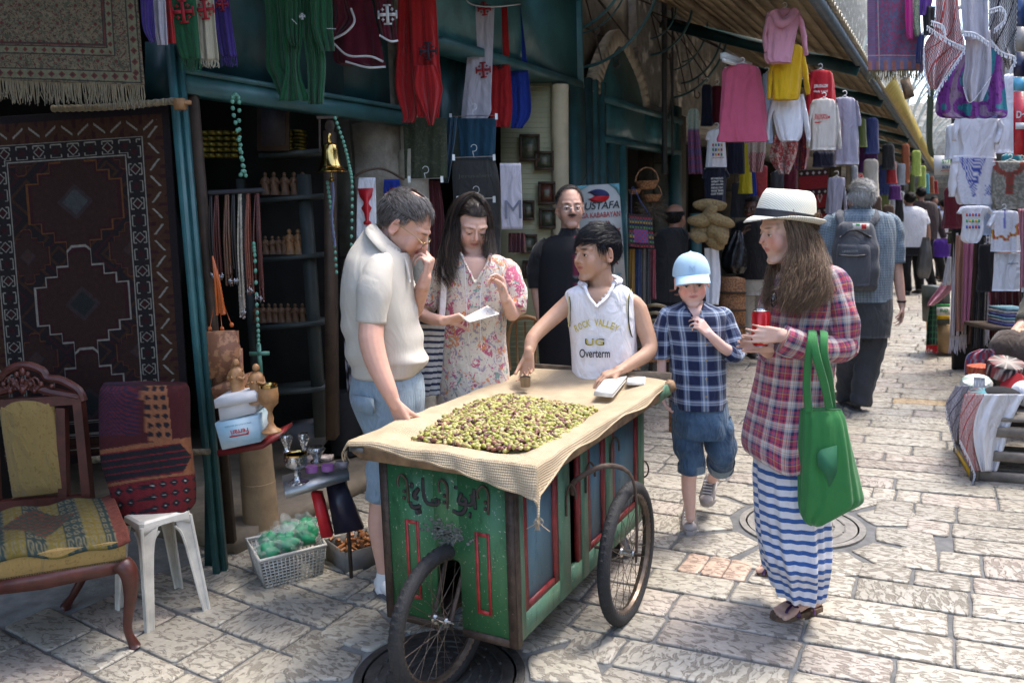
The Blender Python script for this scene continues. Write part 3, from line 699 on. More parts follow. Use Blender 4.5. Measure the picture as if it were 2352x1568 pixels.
def silh(mb,rows,k,n=28,nv=None,caps=(True,True),disp=None,uvs=1.0,p=2.2,shift=0):
 """closed body/garment loft. rows: (y, x_left, x_right, half depth m, depth offset m)"""
 r=np.array(rows,float);nv=nv or max(len(r)*3,10);s=spl(r,nv);a=np.linspace(0,2*np.pi,n,endpoint=False)+np.pi/2
 R=[];VV=[];L=0;prev=None;circ=None
 for y,xl,xr,hd,of in s:
  A,B=V(xl,y,k+of),V(xr,y,k+of);c=(A+B)/2;ax=(B-A)/2;w_=np.linalg.norm(ax)
  ca,sa=np.cos(a),np.sin(a);e=2/p
  X_=np.sign(ca)*np.abs(ca)**e;Y_=np.sign(sa)*np.abs(sa)**e
  pts=c+X_[:,None]*ax+Y_[:,None]*F0*hd
  if prev is not None:L+=np.linalg.norm(c-prev)
  prev=c;VV.append(L)
  if disp is not None:
   dn=(pts-c);dn/=np.linalg.norm(dn,axis=1)[:,None]+1e-9;pts=pts+dn*(np.zeros(n)+disp(a,L))[:,None]
  R.append(pts)
 R=np.array(R);wm=np.mean([np.linalg.norm(q[0]-q[n//2])for q in R])
 circ=np.mean([np.linalg.norm(np.diff(np.vstack([q,q[:1]]),axis=0),axis=1).sum()for q in R])
 uu,vv=np.meshgrid((a-np.pi/2)/(2*np.pi)*circ+shift,VV)
 return loft(mb,R,caps,np.stack([uu,vv],-1).reshape(-1,2)*uvs)
def sleeve(mb,rows,k,n=22,res=22,fold=.006,fr=55,flat=1.,uvw=.4,seed=0,openend=True,cuff=0):
 r=np.array(rows,float);s=spl(r,res);P=np.array([V(x,y,k+d)for x,y,_,d in s]);rad=s[:,2]*np.array([KS(x,y,k+d)for x,y,_,d in s])/FPX
 if openend:
  P=np.vstack([P,P[-1:]+(P[-2]-P[-1])*.02,P[-1:]+(P[-2]-P[-1])*.6]);rad=np.concatenate([rad,[rad[-1]*.93],[rad[-1]*.85]])
 def dp(a,L):return fold*np.sin(L*fr+2*np.sin(a+seed)+seed)*np.cos(a*1.0+seed*1.7)*np.clip(L/.06,0,1)+fold*.5*np.sin(a*3+L*30+seed)
 return tube(mb,P,rad,n,(True,True),flat,uvw=uvw,disp=dp)
def headframe(px,py,k,yaw,pitch=0,roll=0,s=1.):
 """local axes: x = the person's left-right (image right when facing away), y = forward out of the face, z = up"""
 y_,p_=math.radians(yaw),math.radians(pitch);f=-F0*math.cos(y_)+R0*math.sin(y_);f=f*math.cos(p_)-UP*math.sin(p_)
 x=nrm(np.cross(f,UP));z=np.cross(x,f);r_=math.radians(roll);x,z=x*math.cos(r_)+z*math.sin(r_),z*math.cos(r_)-x*math.sin(r_)
 return dict(c=V(px,py,k),M=np.stack([x,f,z],1)*s,s=s)
def H2W(h,p):return h['c']+np.asarray(p,float)@h['M'].T
def W2H(h,p):return(np.asarray(p)-h['c'])@h['M']/h['s']**2
def head(mb,h,child=0.,jaw=1.,nose=1.):
 def E(c,r,n=16,m=12):ell(mb,H2W(h,c),np.array(r),n,m,h['M'])
 def C(a,b,r1,r2=None):capsule(mb,H2W(h,a),H2W(h,b),r1*h['s'],(r2 or r1)*h['s'],10)
 E((0,-.018,.038),(.0765,.094,.084),24,18);E((0,.0,.012),(.071,.084,.078),20,14)
 E((0,.026,-.035),(.062,.062,.074),20,14)
 if child:E((0,.030,-.045),(.066,.058,.056))
 E((0,.036,-.070),(.046*jaw,.044,.042));C((-.012,.068,-.097),(.012,.068,-.097),.0165*jaw)
 for s in(-1,1):
  C((s*.052,-.005,-.045),(s*.020,.058,-.092),.018*jaw,.016)
  E((s*.037,.054,-.030),(.028,.028,.038))
  C((s*.014,.082,.026),(s*.048,.062,.026),.0105)
  E((s*.031,.066,.004),(.020,.018,.016))
  C((s*.012,.089,-.031),(s*.0125,.086,-.032),.0068*nose)
  C((0,.0835,-.0475),(s*.019,.072,-.0515),.0065,.0042);C((0,.081,-.0585),(s*.017,.071,-.0545),.0072,.0045)
  for t in np.linspace(-2.3,1.6,9):
   q=np.array([s*(.079+.006*math.sin(t)*0+.004),-.012-.0135*math.cos(t+.2),-.004+.027*math.sin(t)]);E(q,(.0052,.006,.0062),8,6)
  E((s*.077,-.006,-.006),(.006,.013,.020),10,8);E((s*.080,-.004,-.030),(.005,.007,.008),8,6)
 C((0,.080,.022),(0,.090+.015*nose,-.024),.0070*nose,.0100*nose);C((0,.068,.026),(0,.068,.042),.016)
 E((0,.044,.040),(.054,.037,.036))
 C((0,-.015,-.05),(0,-.02,-.12),.052,.052)
def paint(h,v,base,lip=(.42,.16,.13),brow=(.05,.03,.02),hairt=None,stub=0,cheek=.12,mus=None,brow_w=1.0):
 cheek*=.45;L=W2H(h,v);c=np.tile(np.array(base,float),(len(v),1));near=(np.abs(L[:,0])<.1)&(np.abs(L[:,1])<.13)&(np.abs(L[:,2])<.15)
 def blob(cx,cy,cz,rx,ry,rz,soft=.5):
  d=np.sqrt(((np.abs(L[:,0])-cx)/rx)**2+((L[:,1]-cy)/ry)**2+((L[:,2]-cz)/rz)**2);return np.clip((1+soft/2-d)/soft,0,1)*near
 def mixp(w,col):c[:]=c*(1-w[:,None])+np.array(col)*w[:,None]
 if cheek:
  rc=np.array(base)*[1.05,.72,.68];mixp(blob(.042,.07,-.03,.026,.05,.026,1.2)*min(1,cheek*4),rc);mixp(blob(0,.11,-.022,.014,.03,.014,1.)*cheek*3,rc);mixp(blob(.083,-.01,-.0,.012,.03,.035,1)*.35,rc)
 if stub:
  w_=np.clip((-.030-L[:,2])/.02,0,1)*np.clip((L[:,1]+.01)/.03,0,1)*near;mixp(w_*stub,np.array(base)*[.55,.55,.58])
 mixp(blob(.031,.085,.0,.020,.03,.012,.8)*.18,np.array(base)*[.75,.62,.58])
 mixp(blob(0,.085,-.053,.0215,.03,.0085,.5),lip);mixp(blob(0,.095,-.053,.019,.03,.0016,.6)*.7,np.array(lip)*.35)
 mixp(blob(.031,.09,.0235,.0165,.03,.0042*brow_w,.7)*.9,brow)
 mixp(blob(.0085,.1,-.036,.0045,.02,.003,.8)*.6,np.array(base)*.3)
 if mus is not None:mixp(blob(0,.1,-.041,.030,.04,.0085,.4),mus)
 return c
def eyes(h,par,iris=(.05,.03,.02),lid=.35,look=0.,skin=None):
 for s in(-1,1):
  m=MB();n,k=20,16;c=np.array([s*.031,.0725,.0]);r=.0122
  th=np.linspace(.02,np.pi-.02,k);a=np.linspace(0,2*np.pi,n,endpoint=False)
  P=np.stack([np.sin(th)[:,None]*np.cos(a),np.cos(th)[:,None]*np.ones(n),np.sin(th)[:,None]*np.sin(a)],-1)
  col=np.where(th[:,None,None]*np.ones((1,n,1))<.50,np.array(iris),np.array([.62,.58,.55]));col=np.where(th[:,None,None]*np.ones((1,n,1))<.2,np.array([.01,.01,.01]),col)
  q=math.radians(look);Rz=np.array([[math.cos(q),math.sin(q),0],[-math.sin(q),math.cos(q),0],[0,0,1]])
  P=P.reshape(-1,3)@Rz.T*r+c;loft(m,H2W(h,P).reshape(k,n,3),(True,True),None,col.reshape(-1,3));mk('eye',m,vmat('eye_surface',.15,0,var=0),par,smooth=180)
  sk_=np.array(skin if skin is not None else(.45,.25,.17));m=MB()
  for z0,z1 in((.0068*(1-1.5*lid),.0131),(-.0131,-.0062)):
   zz=np.linspace(z0,z1,7);rr=np.sqrt(np.maximum(.0134**2-zz**2,1e-9));b_=np.linspace(-.2,np.pi+.2,16);Q=np.stack([rr[:,None]*np.cos(b_),rr[:,None]*np.sin(b_),zz[:,None]*np.ones(16)],-1).reshape(-1,3)+c;m.add(H2W(h,Q),gridf(16,7),None,sk_*[.92,.84,.82])
  mk('eyelid',m,skin_material(),par,smooth=180);m=MB();m2=MB()
  tt=np.linspace(-1,1,11);up_=.0068*(1-1.5*lid)
  U=[H2W(h,c+[t*.0145,.0128*math.cos(t*.8)+.0004,up_*(1-.6*t*t)+.0003])for t in tt];D=[H2W(h,c+[t*.0145,.0128*math.cos(t*.8)-.001,-.0052*(1-t*t)+.0005])for t in tt]
  tube(m,U,.0011*h['s'],6,flat=1);mk('eyelashes',m,mat('lashes',(.02,.014,.012),.8,bump=0),par,smooth=180)
SK_C,SK_R=np.array([0,-.018,.040]),np.array([.0805,.100,.090])
def hairline(L,front=.072,side=.005,nape=-.045,top=9,temple=.055):
 x,y,z=L[:,0],L[:,1],L[:,2]
 lim=np.where(y>.045,front,np.where(y>.0,side+(front-side)*np.clip((y-.0)/.05,0,1),side+(nape-side)*np.clip((-y)/.05,0,1)))
 return z>lim
def strands(mb,h,roots,dirf,length,cols,r=.0011,seg=4,lift=.1,jit=.15,R=None,curl=0):
 R=R or np.random.default_rng(3);n=len(roots);L=roots.copy();P=[L.copy()];ln=length*(.7+.6*R.random(n))
 nr=(L-SK_C)/SK_R**2;nr/=np.linalg.norm(nr,axis=1)[:,None];d=dirf(L);d=d-nr*(d*nr).sum(1)[:,None];d/=np.linalg.norm(d,axis=1)[:,None]+1e-9
 d=d+R.normal(0,jit,d.shape)+nr*lift
 for s_ in range(seg):
  L=L+d*(ln/seg)[:,None];q=(L-SK_C)/SK_R;rr_=np.linalg.norm(q,axis=1);mn=1.0+.02+.01*s_*R.random(n)
  L=SK_C+SK_R*q*np.where(rr_<mn,mn/rr_,1)[:,None];d=d-nr*.06+[0,0,-.10];P.append(L.copy())
 P=np.array(P);m=seg+1;W=H2W(h,P.reshape(-1,3)).reshape(m,n,3)
 add_strands(mb,W,r*h['s'],cols,R)
def add_strands(mb,W,r,cols,R):
 """W: (segments+1, n, 3) polyline bundle -> thin three-sided tapered hairs"""
 m,n=W.shape[:2];T=np.gradient(W,axis=0);T/=np.linalg.norm(T,axis=2)[...,None]+1e-9
 A=np.cross(T,R.normal(0,1,(1,n,3)));A/=np.linalg.norm(A,axis=2)[...,None]+1e-9;B=np.cross(T,A)
 tp=np.linspace(1,.25,m)[:,None,None];V3=np.stack([W+(A*math.cos(q)+B*math.sin(q))*r*tp for q in(0,2.09,4.19)],2)
 V3=V3 .transpose(1,0,2,3).reshape(-1,3);base=np.arange(n)[:,None,None]*m*3;i=np.arange(m-1)[None,:,None]*3;j=np.arange(3)[None,None,:];j2=(j+1)%3
 f=np.stack([base+i+j,base+i+j2,base+i+3+j2,base+i+3+j],-1).reshape(-1,4)
 c=np.array(cols);ci=c[R.integers(0,len(c),n)]*(.7+.55*R.random((n,1)));mb.add(V3,f,None,np.repeat(ci,m*3,0))
def scalp(mb,h,keep,col,grow=1.012):
 th=np.linspace(.01,2.5,40);a=np.linspace(0,2*np.pi,60,endpoint=False);P=SK_C+np.stack([np.sin(th)[:,None]*np.cos(a),np.sin(th)[:,None]*np.sin(a),np.cos(th)[:,None]*np.ones(60)],-1)*SK_R*grow
 f=gridf(60,40,True);F_=P.reshape(-1,3);k=keep(F_);f=f[k[f].all(1)];mb.add(H2W(h,F_),f,None,np.array(col))
def short_hair(h,par,cols,n=3200,length=.03,front=.072,side=.005,nape=-.045,comb=(0,1,0),bald=None,lift=.1,r=.0011,name='hair',seed=3,thin=None):
 R=np.random.default_rng(seed);d=R.normal(0,1,(n*3,3));d/=np.linalg.norm(d,axis=1)[:,None];L=SK_C+SK_R*d*1.005
 kp=lambda Q:hairline(Q,front,side,nape)&((Q[:,1]+.6*(Q[:,2]-.04)<.12))&(~((np.abs(Q[:,0])>.062)&(Q[:,2]<.028)&(Q[:,1]>-.03)))
 k=kp(L)
 if bald is not None:k&=~bald(L)
 L=L[k][:n];m=MB();sk=(lambda Q:kp(Q)&~bald(Q))if bald is not None else kp
 scalp(m,h,sk,np.array(cols[0])*.7)
 cb=np.array(comb,float);dirf=lambda Q:np.where((Q[:,2:3]>.05),cb,np.array([0,-.25,-1.]))
 strands(m,h,L,dirf,length,cols,r=r,lift=lift,R=R);return mk(name,m,HAIRM,par,smooth=180)
def guide_hair(par,k,guides,cols,n=1500,spread=.012,r=.0012,seg=12,seed=5,name='hair',wave=.006):
 """long hair: strands follow and blend between neighbouring guide locks. guides: lists of (px,py,depth offset)"""
 R=np.random.default_rng(seed);m=seg+1;G=np.array([spl([V(x,y,k+d)for x,y,d in g],m)for g in guides])
 gi=R.integers(0,len(G)-1,n);t=R.random(n)[:,None,None];W=G[gi]*(1-t)+G[gi+1]*t
 cl=R.integers(0,60,n);cn=np.random.default_rng(seed+1).normal(0,1,(60,3));ph=np.random.default_rng(seed+2).random(60)*6.3
 s=np.linspace(0,1,m)[None,:,None];off=R.normal(0,1,(n,1,3))*spread*(.45+.9*s)+cn[cl][:,None]*spread*.9*s
 W=W+off+wave*np.sin(s*9+ph[cl][:,None,None])*cn[cl][:,None]*(.25+s);W=W[:,:,:];ln=np.where(R.random((n,1,1))<.35,.62,.8)+.24*R.random((n,1,1));W=W[:,:1]+(W-W[:,:1])*ln
 mb=MB();add_strands(mb,W.transpose(1,0,2),r,cols,R);return mk(name,mb,HAIRM,par,smooth=180)
def hand(mb,w,d,n,s=1.,curl=((25,35,20),)*4,thumb=(35,25,20),side=1,spread=6,fr=.0082):
 """w wrist point, d direction wrist->knuckles, n direction fingers curl to, side=+1 thumb on d x n side"""
 w,d,n=np.asarray(w,float),nrm(d),np.asarray(n,float);n=nrm(n-d*(n@d));t=nrm(np.cross(d,n))*side
 lens=[(.043,.026,.021),(.047,.030,.022),(.044,.027,.022),(.035,.020,.020)];offs=[.029,.0095,-.0105,-.028];ml=[.083,.085,.080,.073]
 capsule(mb,w-d*.02*s,w+d*.012*s,.0235*s,.024*s)
 for i in range(4):
  a=w+t*offs[i]*.6*s;b=w+d*ml[i]*s+t*offs[i]*s;capsule(mb,a,b,.0135*s,.0115*s,8)
  if i<3:capsule(mb,(w+d*.02*s+t*(offs[i]+offs[i+1])*.35*s),b+t*(offs[i+1]-offs[i])*.5*s-d*.012*s,.012*s,.010*s,8)
  sp=math.radians((1.5-i)*spread);fd=nrm(d*math.cos(sp)+t*math.sin(sp));p=b;ang=0;c=curl[i]if len(curl)>i else curl[-1]
  for j in range(3):
   ang+=math.radians(c[j]);q=p+(fd*math.cos(ang)+n*math.sin(ang))*lens[i][j]*s*(1.0)
   capsule(mb,p,q,fr*(1-.1*j)*s*(.9 if i==3 else 1),fr*(.9-.1*j)*s*(.9 if i==3 else 1),8);p=q
 p=w+d*.018*s+t*.020*s+n*.006*s;capsule(mb,w+d*.01*s,w+d*.05*s+t*.022*s,.013*s,.012*s,8)
 a0,a1,a2=[math.radians(q)for q in thumb];td=nrm(d*math.cos(a0)+t*math.sin(a0)+n*.35)
 for j,(L,cc)in enumerate(((.042,0),(.031,a1),(.026,a2))):
  ax=nrm(n*.8-t*.35);td=nrm(td*math.cos(cc)+ax*math.sin(cc));q=p+td*L*s;capsule(mb,p,q,(.0125-.0015*j)*s,(.011-.0012*j)*s,8);p=q
 return p
def dirpx(x0,y0,x1,y1,k,dk=0.):
 return nrm(V(x1,y1,k+dk)-V(x0,y0,k))
def finish_body(name_root,mb,skin,h,vox=.0046,sm=4,extra=None,**pk):
 out=remesh(mb,vox,sm);v=out.v[0];c=paint(h,v,skin,**pk)if h else np.tile(skin,(len(v),1))
 if extra:c=extra(v,c)
 out.c=[c];out.hasc=True;return mk('body',out,skin_material(),name_root,smooth=180)
def person(label,px,py,k):
 p=V(px,py,k);return thing('person',label,'person',(p[0],p[1],0))
def foldfn(amp,f1=7,f2=22,seed=0,grow=.5):
 def fn(a,L):return amp*((np.sin(a*f1+seed+1.5*np.sin(L*6+seed))*.5+np.sin(a*3+L*f2+seed*2)*.35+np.sin(a*13+seed*3+L*9)*.2))*min(1,grow+L*1.2)
 return fn
def hoop(mb,y0,y1,xl,xr,hd,of,k,r=.004):pass
def shoe(par,heel,toe,w,mt,sole,name='shoe',h=.075,k=None):
 """heel, toe world points on the ground line"""
 heel,toe=np.asarray(heel,float),np.asarray(toe,float);d=nrm(toe-heel);L=np.linalg.norm(toe-heel);up_=nrm(UP-d*(UP@d));s=np.cross(d,up_);R=[]
 for t,ww,hh in((-.02,.3,.5),(0.0,.62,.92),(.08,.74,1.0),(.25,.78,1.0),(.42,.82,.92),(.6,.95,.66),(.78,1.0,.5),(.92,.8,.42),(1.0,.45,.3),(1.02,.2,.2)):
  a=np.linspace(0,2*np.pi,18,endpoint=False);c=heel+d*L*t+up_*(.012+h*hh/2)
  R.append(c+s[None]*(np.cos(a)*ww*w/2)[:,None]+up_[None]*(np.sin(a)*h*hh/2)[:,None])
 m=MB();loft(m,R);o=mk(name,m,mt,par,smooth=60);m=MB();R=[]
 for t,ww in((-.03,.4),(0,.7),(.2,.82),(.45,.8),(.75,1.06),(.95,.75),(1.03,.35)):
  c=heel+d*L*t;q=[c+s*x*ww*w/2+up_*z for x,z in((-1,.001),(-1.03,.012),(-1,.022),(1,.022),(1.03,.012),(1,.001))];R.append(q)
 loft(m,R);mk('sole',m,sole,o,smooth=40);return o
# the people
SK1,SK2,SK3,SK4=(.60,.35,.265),(.63,.40,.31),(.46,.28,.19),(.68,.45,.38)
DENL=cloth('pale_denim',(.25,.33,.40),.45,fold=18,fd=.02);DEN=None
def denim(name,c,c2):
 m,n,b=_nt(name);nz=noise(n,9,5,.6);o=mixc(n,ramp(n,nz,[(.35,(0,0,0)),(.65,(1,1,1))]),c,c2);n.links.new(o,b.inputs['Base Color']);fabric(n,b,.85,18);return m
DENM=denim('blue_denim',(.022,.05,.10),(.07,.13,.21))
POLO=cloth('beige_knit',(.50,.46,.40),.10,fold=7,fd=.016)
WHITEC=cloth('white_cotton',(.74,.74,.78),.10,fold=14)
BLKC=cloth('black_knit',(.012,.012,.014),.3);CHAR=cloth('charcoal_wool',(.05,.052,.058),.3,fold=10)
GOLD=mat('glasses_metal',(.35,.25,.12),.3,.9,bump=0);STEEL=mat('steel_wire',(.45,.45,.46),.3,.9,bump=0)
def glasses(h,par,mt=STEEL,dz=0.):
 m=MB()
 for s in(-1,1):
  a=np.linspace(0,2*np.pi,22);tube(m,H2W(h,np.stack([s*.033+.021*np.cos(a),.1+.003*np.cos(a*s)-.35*np.abs(.021*np.cos(a))*0,-.004+dz+.0145*np.sin(a)],1)),.0015*h['s'],5,(False,False))
  tube(m,H2W(h,[[s*.054,.098,.004+dz],[s*.072,.07,.007],[s*.083,0,.010],[s*.084,-.02,.002]]),.0013*h['s'],5)
 tube(m,H2W(h,[[-.012,.1,dz],[0,.104,.002+dz],[.012,.1,dz]]),.0011*h['s'],5);mk('glasses',m,mt,par,smooth=180)
def man_polo():
 k=3.26;p=person('grey-haired man in a beige polo shirt eating a nut beside the cart',876,1368,k)
 h=headframe(930,519,k,82,36,-4,1.10);b=MB();head(b,h,nose=1.05)
 limb(b,[(880,595,32,0),(900,562,32,0),(922,532,29,0)],k)
 silh(b,[(575,850,920,.1,0),(605,822,932,.13,0),(680,798,945,.14,0),(800,806,960,.13,0),(880,815,962,.15,0),(950,830,960,.15,0)],k)
 limb(b,[(872,625,22,-.13),(857,690,27,-.19),(853,745,29,-.21),(853,785,29,-.23),(868,840,26,-.25),(892,895,20,-.27),(905,925,15,-.27)],k)
 hand(b,V(905,924,k-.27),dirpx(905,924,926,968,k),R0*.6+F0*.8,1.0,((40,70,40),(42,75,40),(45,75,40),(48,75,40)),side=1,thumb=(15,20,20))
 limb(b,[(905,640,20,.12),(930,690,22,.14),(944,718,22,.12),(958,690,20,.06),(972,655,16,.0),(977,640,14,-.01)],k)
 hand(b,V(976,644,k-.02),dirpx(976,644,986,606,k),-R0*.8+F0*.15-UP*.1,1.02,((55,55,25),(62,60,30),(66,65,35),(72,65,40)),side=-1,thumb=(30,25,25),spread=3)
 for dx,dd in((0,0),(42,.2)):
  limb(b,[(893+dx,960,44,dd),(886+dx,1060,36,dd),(876+dx,1150,27,dd),(872+dx,1200,27,dd),(877+dx,1250,24,dd),(881+dx,1310,15,dd),(880+dx,1345,15,dd)],k)
 finish_body(p,b,SK1,h,stub=.18,cheek=.2,brow=(.10,.07,.05),extra=lambda v,c:c)
 short_hair(h,p,[(.045,.035,.03),(.10,.085,.075),(.22,.2,.19),(.3,.28,.27)],4600,.024,front=.078,side=.014,nape=-.02,comb=(.15,.8,-.1),r=.0009,lift=.03,bald=lambda L:(np.hypot(L[:,0],L[:,1]+.028)<.032)&(L[:,2]>.1)|(np.hypot(np.abs(L[:,0])-.035,L[:,1]-.06)<.018))
 glasses(h,p,GOLD,-.006);eyes(h,p,(.06,.04,.03),.75,skin=SK1)
 m=MB();silh(m,[(516,852,868,.05,0),(530,838,890,.08,0),(550,823,920,.10,0),(575,806,938,.135,0),(600,796,943,.17,0),(640,789,946,.195,0),(690,787,952,.195,0),(740,788,962,.18,0),(790,794,970,.175,0),(818,800,979,.175,0),(828,803,977,.172,0),(856,812,962,.17,0)],k,64,60,(True,False),lambda a,L:foldfn(.0055,5,24,1,.25)(a,L)+.006*np.sin(L*55+2*np.cos(a))*np.clip((L-.28)/.15,0,1)*(.5+.5*np.sin(a*2+1)))
 v=m.v[0];x,y,kk=pxof(v);belt=np.exp(-((y-832)/13.)**2)*np.exp(-((x-950)/40.)**2)
 m.v[0]=v+R0*(belt*.012)[:,None];cut(m,[(840,490),(857,520),(897,566),(927,584),(960,560),(940,490)],99);sh=mk('polo_shirt',m,POLO,p,smooth=180,solid=.003)
 m=MB();sleeve(m,[(890,590,20,-.08),(872,614,33,-.14),(860,660,40,-.18),(856,705,37,-.195),(853,741,35.5,-.20)],k,fold=.0025,fr=40,seed=2);sleeve(m,[(895,590,26,.1),(915,640,32,.14),(932,690,31,.13)],k,fold=.003);mk('sleeves',m,POLO,sh,smooth=180)
 m=MB();a=np.linspace(0,2*np.pi,36,endpoint=False);rg=lambda cx,cy,s,d:np.array([V(cx+35*s*math.cos(q),cy+34*s*math.cos(q)*(1.0),k)+F0*d*math.sin(q)for q in a])
 loft(m,[rg(882,567,1.22,.150),rg(887,558,1.14,.122),rg(896,546,.96,.085),rg(897,545,.92,.080),rg(890,556,1.0,.10)],(False,False));mk('collar',m,POLO,sh,smooth=180,solid=.003)
 m=MB();tube(m,spl([V(926,586,k-.07),V(934,610,k-.085),V(941,648,k-.09)],12),.006,6);mk('placket',m,POLO,sh,smooth=180)
 m=MB();silh(m,[(850,814,962,.165,0),(872,808,972,.17,0),(910,806,976,.175,0),(950,820,972,.18,.01),(985,838,968,.18,.02)],k,48,26,(True,True),foldfn(.004,6,25,4));sleeve(m,[(893,940,52,-.03),(892,1000,46,-.02),(880,1075,37,0),(872,1146,33,0)],k,fold=.006,seed=1);sleeve(m,[(930,940,48,.17),(922,1050,42,.2),(915,1146,34,.2)],k,fold=.006)
 shr=mk('denim_shorts',m,DENL,p,smooth=180)
 m=MB();q=[V(812,905,k-.15),V(858,915,k-.19),V(862,948,k-.20),V(818,940,k-.16)];prism(m,q,-F0*.012-R0*.01);mk('cargo_pocket',m,DENL,shr,smooth=0)
 WS=mat('white_sock',(.72,.70,.70),.9,var=.08,bump=.5,bs=300)
 for dx,dd in((0,0),(42,.2)):
  g0,g1=GZ(872+dx,1358+(-30 if dd else 0)),GZ(905+dx,1378+(-30 if dd else 0));m=MB();limb(m,[(881+dx,1316-dd*40,16.5,dd),(880+dx,1340-dd*40,17,dd),(879+dx,1354-dd*60,18,dd)],k);sk=mk('sock',m,WS,p,smooth=180)
  shoe(p,g0,g1+nrm(g1-g0)*.16,.088,WS,mat('grey_sole',(.12,.12,.13),.7),h=.07)
man_polo()
PAIS=printed('paisley_cotton',(.60,.55,.47),[((.30,.27,.33),20,.58),((.42,.09,.16),12,.585),((.60,.24,.10),17,.60),((.16,.30,.26),15,.63),((.50,.10,.22),36,.62),((.60,.55,.47),50,.58),((.35,.2,.22),60,.64)])
def woman():
 k=3.72;p=person('dark-haired woman in a paisley tunic reading a sheet of paper',1085,1268,k)
 h=headframe(1083,519,k,17,24,5,.98);b=MB();head(b,h,jaw=.88,nose=.85)
 limb(b,[(1092,610,25,.01),(1088,570,25,.01),(1085,545,25,0)],k)
 silh(b,[(588,1040,1125,.07,.0),(600,1010,1165,.085,0),(640,1002,1168,.098,0),(700,1010,1160,.10,0),(780,1016,1154,.10,0),(880,1012,1164,.12,0),(940,1015,1164,.12,0)],k)
 limb(b,[(1010,612,21,0),(990,665,19,-.02),(966,712,17,-.06),(980,728,15,-.12),(1008,735,13,-.17),(1026,736,11,-.19)],k)
 hand(b,V(1024,736,k-.19),dirpx(1024,736,1060,728,k),-UP*.4-F0*.3+R0*.3,.88,((25,40,20),(30,45,20),(40,50,25),(50,55,30)),side=1,thumb=(25,15,15),spread=4)
 limb(b,[(1166,612,20,0),(1182,670,19,-.03),(1178,722,17,-.08),(1165,695,14,-.14),(1157,676,11,-.17)],k)
 hand(b,V(1158,678,k-.17),dirpx(1158,678,1150,650,k),-R0*.7-F0*.5-UP*.2,.88,((45,40,20),(60,50,25),(65,55,30),(70,60,30)),side=1,thumb=(30,20,20),spread=4)
 for x in(1055,1115):limb(b,[(x,930,32,0),(x,1060,24,0),(x,1200,17,0),(x,1250,13,0)],k);limb(b,[(x,1262,13,0),(x+4,1275,12,-.08),(x+5,1285,9,-.15)],k)
 finish_body(p,b,SK2,h,cheek=.25,brow=(.05,.03,.025),lip=(.45,.17,.15),brow_w=.8)
 eyes(h,p,(.05,.03,.02),.75,skin=SK2)
 H=[(.014,.010,.009),(.03,.02,.015),(.055,.035,.025),(.02,.014,.011)]
 short_hair(h,p,H,3400,.035,front=.076,side=.008,nape=-.07,comb=(0,-.5,-.2),lift=-.02,r=.0011,name='hair')
 guide_hair(p,k,[[(1084,448,-.03),(1056,466,-.06),(1040,505,-.06),(1036,555,-.08),(1030,592,-.12),(1030,622,-.14),(1040,642,-.15)],[(1086,446,0),(1052,462,-.02),(1033,505,-.02),(1026,560,-.03),(1018,596,-.08),(1016,626,-.12),(1030,652,-.15)],[(1086,446,.05),(1048,466,.05),(1030,510,.05),(1020,560,.05),(1010,592,.0),(1006,616,-.08),(1016,640,-.12)]],H,1500,.010,.0013,seed=2)
 guide_hair(p,k,[[(1090,448,-.03),(1110,462,-.06),(1122,492,-.05),(1126,535,-.04),(1124,575,-.07),(1122,606,-.11)],[(1090,446,.01),(1114,464,.0),(1126,500,.02),(1130,545,.02),(1132,580,-.02),(1130,600,-.06)],[(1088,446,.05),(1112,466,.06),(1126,510,.07),(1132,560,.06),(1140,590,.02)]],H,900,.007,.0012,seed=6)
 m=MB();silh(m,[(580,1052,1122,.075,0),(592,1016,1158,.098,0),(612,1000,1172,.112,0),(650,996,1175,.12,0),(700,1003,1166,.125,0),(750,1008,1162,.118,0),(790,1010,1162,.118,0),(850,1006,1168,.135,0),(920,1003,1174,.145,0),(1010,998,1182,.155,0),(1040,996,1184,.158,0)],k,80,90,(False,False),foldfn(.006,7,20,2,.1))
 cut(m,[(1058,570),(1066,600),(1092,648),(1116,612),(1128,574)],k);dr=mk('tunic',m,PAIS,p,smooth=180,solid=.003)
 m=MB();sleeve(m,[(1034,606,14,0),(1008,622,26,0),(992,655,31,-.02),(982,686,28,-.04),(974,704,24,-.06)],k,fold=.005,seed=3);sleeve(m,[(1142,606,14,0),(1166,622,24,0),(1180,660,29,-.03),(1186,698,26,-.06),(1186,712,22,-.08)],k,fold=.005,seed=5);mk('sleeves',m,PAIS,dr,smooth=180)
 m=MB();tube(m,spl([V(1058,580,k-.085),V(1067,602,k-.108),V(1080,628,k-.12),V(1092,650,k-.124),V(1104,631,k-.12),V(1117,610,k-.108),V(1127,582,k-.085)],30),.0055,8);mk('neckline_trim',m,PAIS,dr,smooth=180)
 m=MB()
 for a in([(1066,600),(1070,660),(1073,740),(1078,790)],[(1118,606),(1105,660),(1103,740),(1106,800)]):tube(m,spl([V(x,y,k-.128)for x,y in a],14),.0016,5)
 mk('neck_cords',m,WHITEC,dr,smooth=180)
 m=MB();tube(m,[V(1150,662,k-.215),V(1156,665,k-.21)],.004,8);mk('ring',m,STEEL,p)
 pap=MB();q=[V(1040,735,k-.22),V(1105,703,k-.12),V(1146,725,k-.22),V(1076,742,k-.32)];
 q=[V(1061,731,k-.22),V(1120,702,k-.14),V(1147,721,k-.24),V(1078,741,k-.32)];prism(pap,q,UP*.0015);o=mk('sheet_of_paper',pap,WHT,None,smooth=0);tag(o,'white sheet of paper held by the woman in the paisley tunic','paper')
 m=MB()
